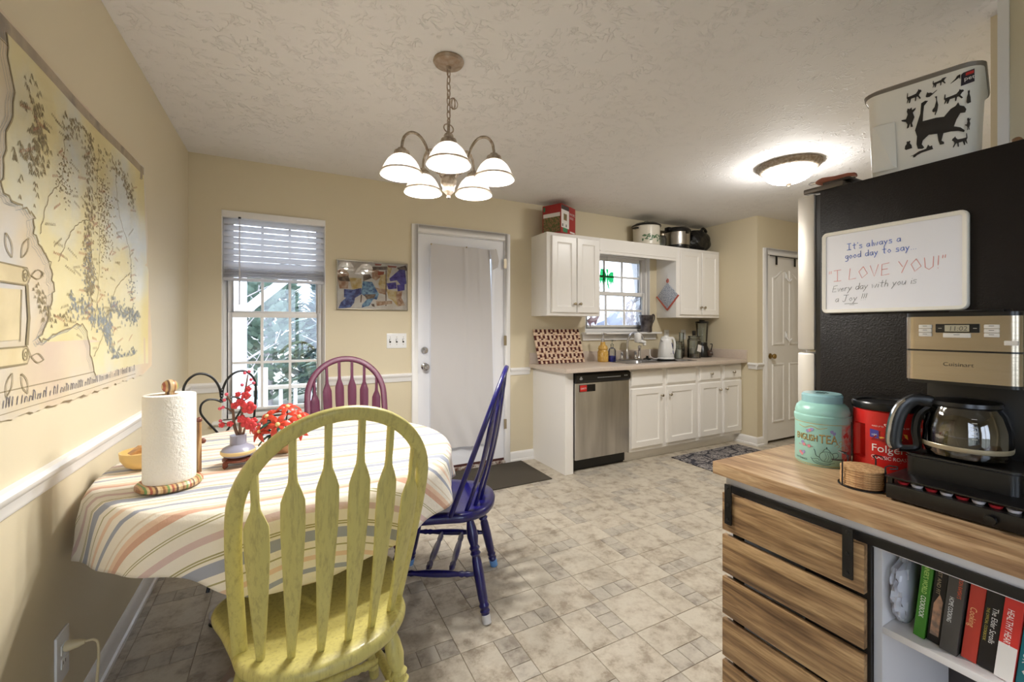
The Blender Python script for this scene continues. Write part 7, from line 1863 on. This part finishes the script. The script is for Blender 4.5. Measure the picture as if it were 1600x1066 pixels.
build('handle_web', MB().tube([(p.x * c, p.x * s_, p.z) for p in crom([Vector(q) for q in ((0.056, 0, 0.104), (0.074, 0, 0.085), (0.080, 0, 0.05), (0.078, 0, 0.012), (0.11, 0, 0.006))], 4)], 0.008, 8), BLACK, cf)
mk = MB()
for k in range(6): mk.add([wrap(0.0712 - 0.0016 * max(0, k - 3), PI + 0.35)(x, z) for x, z in ((0, 0.052 + k * 0.008), (0.008, 0.052 + k * 0.008), (0.008, 0.0528 + k * 0.008), (0, 0.0528 + k * 0.008))], [(0, 1, 2, 3)])
tag(build('fill_marks', mk, WHT, cf, smooth=0), kind='stuff')
# ---------------------------------------------------------------- outdoors
GRASS = pm('winter_lawn', (122, 120, 100), 0.95, var=(3, (160, 160, 150), 0.2), bmp=(30, 0.6, 0.05))
struct('ground', MB().box(-30, 60, -30, 60, -0.62, -0.52), GRASS, 'pale winter lawn outside the windows')
DECK = pm('grey_deck_board', (170, 168, 172), 0.8)
pd = tag(bpy.data.objects.new('porch_deck', None), 'grey board porch deck outside the dining window', None, None, 'structure'); COL.objects.link(pd); pd.location = (0, 0, 0)
for k in range(13): build('deck_board', MB().box(-3.2, 2.6, YB + T + 0.02 + k * 0.145, YB + T + 0.155 + k * 0.145, -0.10, -0.07), DECK, pd)
PW = pm('porch_white_paint', (232, 234, 240), 0.6)
pf = thing('porch_pergola', 'white porch post with diagonal brace and beam outside the window', 'porch', (-0.48, 5.45, -0.07))
build('post', MB().box(-0.075, 0.075, -0.075, 0.075, 0, 2.35), PW, pf, bevel=0.006)
build('beam', MB().box(-2.6, 3.2, -0.07, 0.07, 2.02, 2.30), PW, pf, bevel=0.006)
M, L = aim((0.06, 0, 1.50), (0.66, 0, 2.06)); build('diagonal_brace', MB().box(-0.06, 0.06, -0.045, 0.045, 0, L, 0, M), PW, pf, bevel=0.004)
wl = thing('string_lights', 'dark string light wire draped along the porch beam', 'string lights', (-0.48, 5.36, 1.9))
build('wire', MB().tube(crom([Vector((-0.4 + k * 0.22, 0, 0.03 + 0.035 * math.sin(k * 1.9))) for k in range(12)], 4), 0.006, 5), BLACKM, wl)
for k in range(11): build('bulb', MB().lathe([(0.006, 0), (0.014, -0.02), (0, -0.05)], 8, Mx((-0.3 + k * 0.22, 0, 0.03 + 0.03 * math.sin(k * 1.9 + 0.9)))), BLACKM, wl)
rl = thing('porch_railing', 'weathered porch railing outside the dining window', 'railing', (0.3, 5.62, -0.07))
build('top_rail', MB().box(-3.0, 2.2, -0.05, 0.05, 0.62, 0.66), pm('weathered_rail', (176, 166, 150), 0.8), rl, bevel=0.004)
build('bottom_rail', MB().box(-3.0, 2.2, -0.02, 0.02, 0.12, 0.18), PW, rl)
for k in range(34): build('baluster', MB().box(-2.95 + k * 0.15, -2.91 + k * 0.15, -0.02, 0.02, 0.18, 0.62), PW, rl)
bn_ = thing('porch_bench', 'white slatted folding bench on the porch outside the window', 'bench', (-0.30, 4.75, -0.07), 0.3)
for k in range(5): build('slat', MB().box(-0.25, 0.25, -0.02 + k * 0.09, 0.06 + k * 0.09, 0.42, 0.44), PW, bn_)
for k in range(4): build('back_slat', MB().box(-0.25 + k * 0.135, -0.16 + k * 0.135, 0.44, 0.46, 0.46, 0.90), PW, bn_)
for sx in (-0.24, 0.20):
    for sy in (0.0, 0.40): build('leg', MB().box(sx, sx + 0.04, sy, sy + 0.04, 0, 0.42), PW, bn_)
# evergreen thicket and bare trees
LEAFM = [pm('cedar_green', (150, 168, 154), 0.9, var=(2.5, (116, 140, 126), 0.2)), pm('cedar_blue_green', (160, 176, 176), 0.9, var=(2.5, (130, 150, 152), 0.2))]
BARKG = pm('pale_grey_bark', (170, 164, 166), 0.9)
rt_ = random.Random(21)
def foliage(h, r, n, rnd):
    m = MB(); vs = []; fs = []
    for k in range(n):
        u = rnd.random() ** 0.8; z = h * (0.06 + 0.94 * u)
        rad = r * (1 - 0.75 * u) * (0.55 + 0.45 * rnd.random()) * (0.6 if u < 0.08 else 1); a = rnd.uniform(0, 2 * PI)
        c = Vector((rad * math.cos(a), rad * math.sin(a), z))
        s = rnd.uniform(0.10, 0.20) * h / 3
        d1 = Vector((math.cos(a), math.sin(a), rnd.uniform(0.1, 0.9))).normalized() * s; d2 = Vector((-math.sin(a), math.cos(a), rnd.uniform(-0.4, 0.4))) * s * 0.45
        o = len(vs); vs += [tuple(c - d2), tuple(c + d1), tuple(c + d2), tuple(c - d1 * 0.6)]; fs.append((o, o + 1, o + 2, o + 3))
    return m.add(vs, fs)
ev = [(-3.4, 10.6, 3.4, 1.2, 'leftmost'), (-1.9, 11.6, 3.9, 1.4, 'second from left'), (-0.4, 10.8, 3.5, 1.3, 'third from left'), (1.0, 11.4, 3.2, 1.3, 'fourth from left'), (2.4, 12.0, 3.0, 1.3, 'rightmost')]
for k, (x, y, h, r, w_) in enumerate(ev):
    t = thing('evergreen_tree', 'dense evergreen behind the lawn, %s of the row' % w_, 'tree', (x, y, -0.52), 0, 'evergreens beyond the lawn')
    build('foliage', foliage(h, r, 2400, rt_), LEAFM[k % 2], t, smooth=0)
    build('trunk', MB().lathe([(0.10, 0), (0.07, h * 0.5), (0.01, h * 0.97)], 8), BARKG, t)
def bare_tree(x, y, h, label, seed):
    rnd = random.Random(seed); t = thing('bare_tree', label, 'tree', (x, y, -0.52), 0, 'leafless trees')
    build('trunk', MB().tube([(0, 0, 0), (0.05, 0, h * 0.35), (-0.03, 0, h * 0.7), (0.02, 0, h)], [0.09, 0.07, 0.04, 0.008], 7), BARKG, t)
    m = MB()
    for k in range(46):
        z = h * rnd.uniform(0.12, 0.92); a = rnd.uniform(0, 2 * PI); L = h * rnd.uniform(0.15, 0.34) * (1.1 - z / h)+0.2
        p = Vector((0.02, 0, z)); d = Vector((math.cos(a), math.sin(a), rnd.uniform(0.3, 1.1))).normalized()
        q = p + d * L * 0.5 + Vector((0, 0, 0.05)); e = p + d * L + Vector((rnd.uniform(-.2, .2), rnd.uniform(-.2, .2), 0.15))
        m.tube([tuple(p), tuple(q), tuple(e)], [0.022, 0.014, 0.005], 5)
        for _ in range(3):
            f_ = rnd.uniform(0.4, 1.0); s = p.lerp(e, f_); g = s + Vector((rnd.uniform(-.4, .4), rnd.uniform(-.4, .4), rnd.uniform(0.1, .5))) * L * 0.6
            m.tube([tuple(s), tuple(g)], [0.009, 0.003], 4)
    tag(build('branches', m, BARKG, t), kind='stuff')
bare_tree(-1.0, 8.2, 3.2, 'leafless sapling in front of the evergreens', 3)
bare_tree(1.1, 8.8, 3.0, 'leafless sapling at the right of the dining window view', 5)
for k, (x, y, h) in enumerate([(8.6, 11.6, 3.0), (9.7, 12.4, 3.2), (10.6, 11.6, 2.9), (11.8, 12.6, 3.1), (12.8, 12.2, 2.8)]):
    bare_tree(x, y, h, 'pale leafless tree, %s seen through the kitchen window' % ('leftmost', 'second from left', 'middle one', 'second from right', 'rightmost')[k], 11 + k)
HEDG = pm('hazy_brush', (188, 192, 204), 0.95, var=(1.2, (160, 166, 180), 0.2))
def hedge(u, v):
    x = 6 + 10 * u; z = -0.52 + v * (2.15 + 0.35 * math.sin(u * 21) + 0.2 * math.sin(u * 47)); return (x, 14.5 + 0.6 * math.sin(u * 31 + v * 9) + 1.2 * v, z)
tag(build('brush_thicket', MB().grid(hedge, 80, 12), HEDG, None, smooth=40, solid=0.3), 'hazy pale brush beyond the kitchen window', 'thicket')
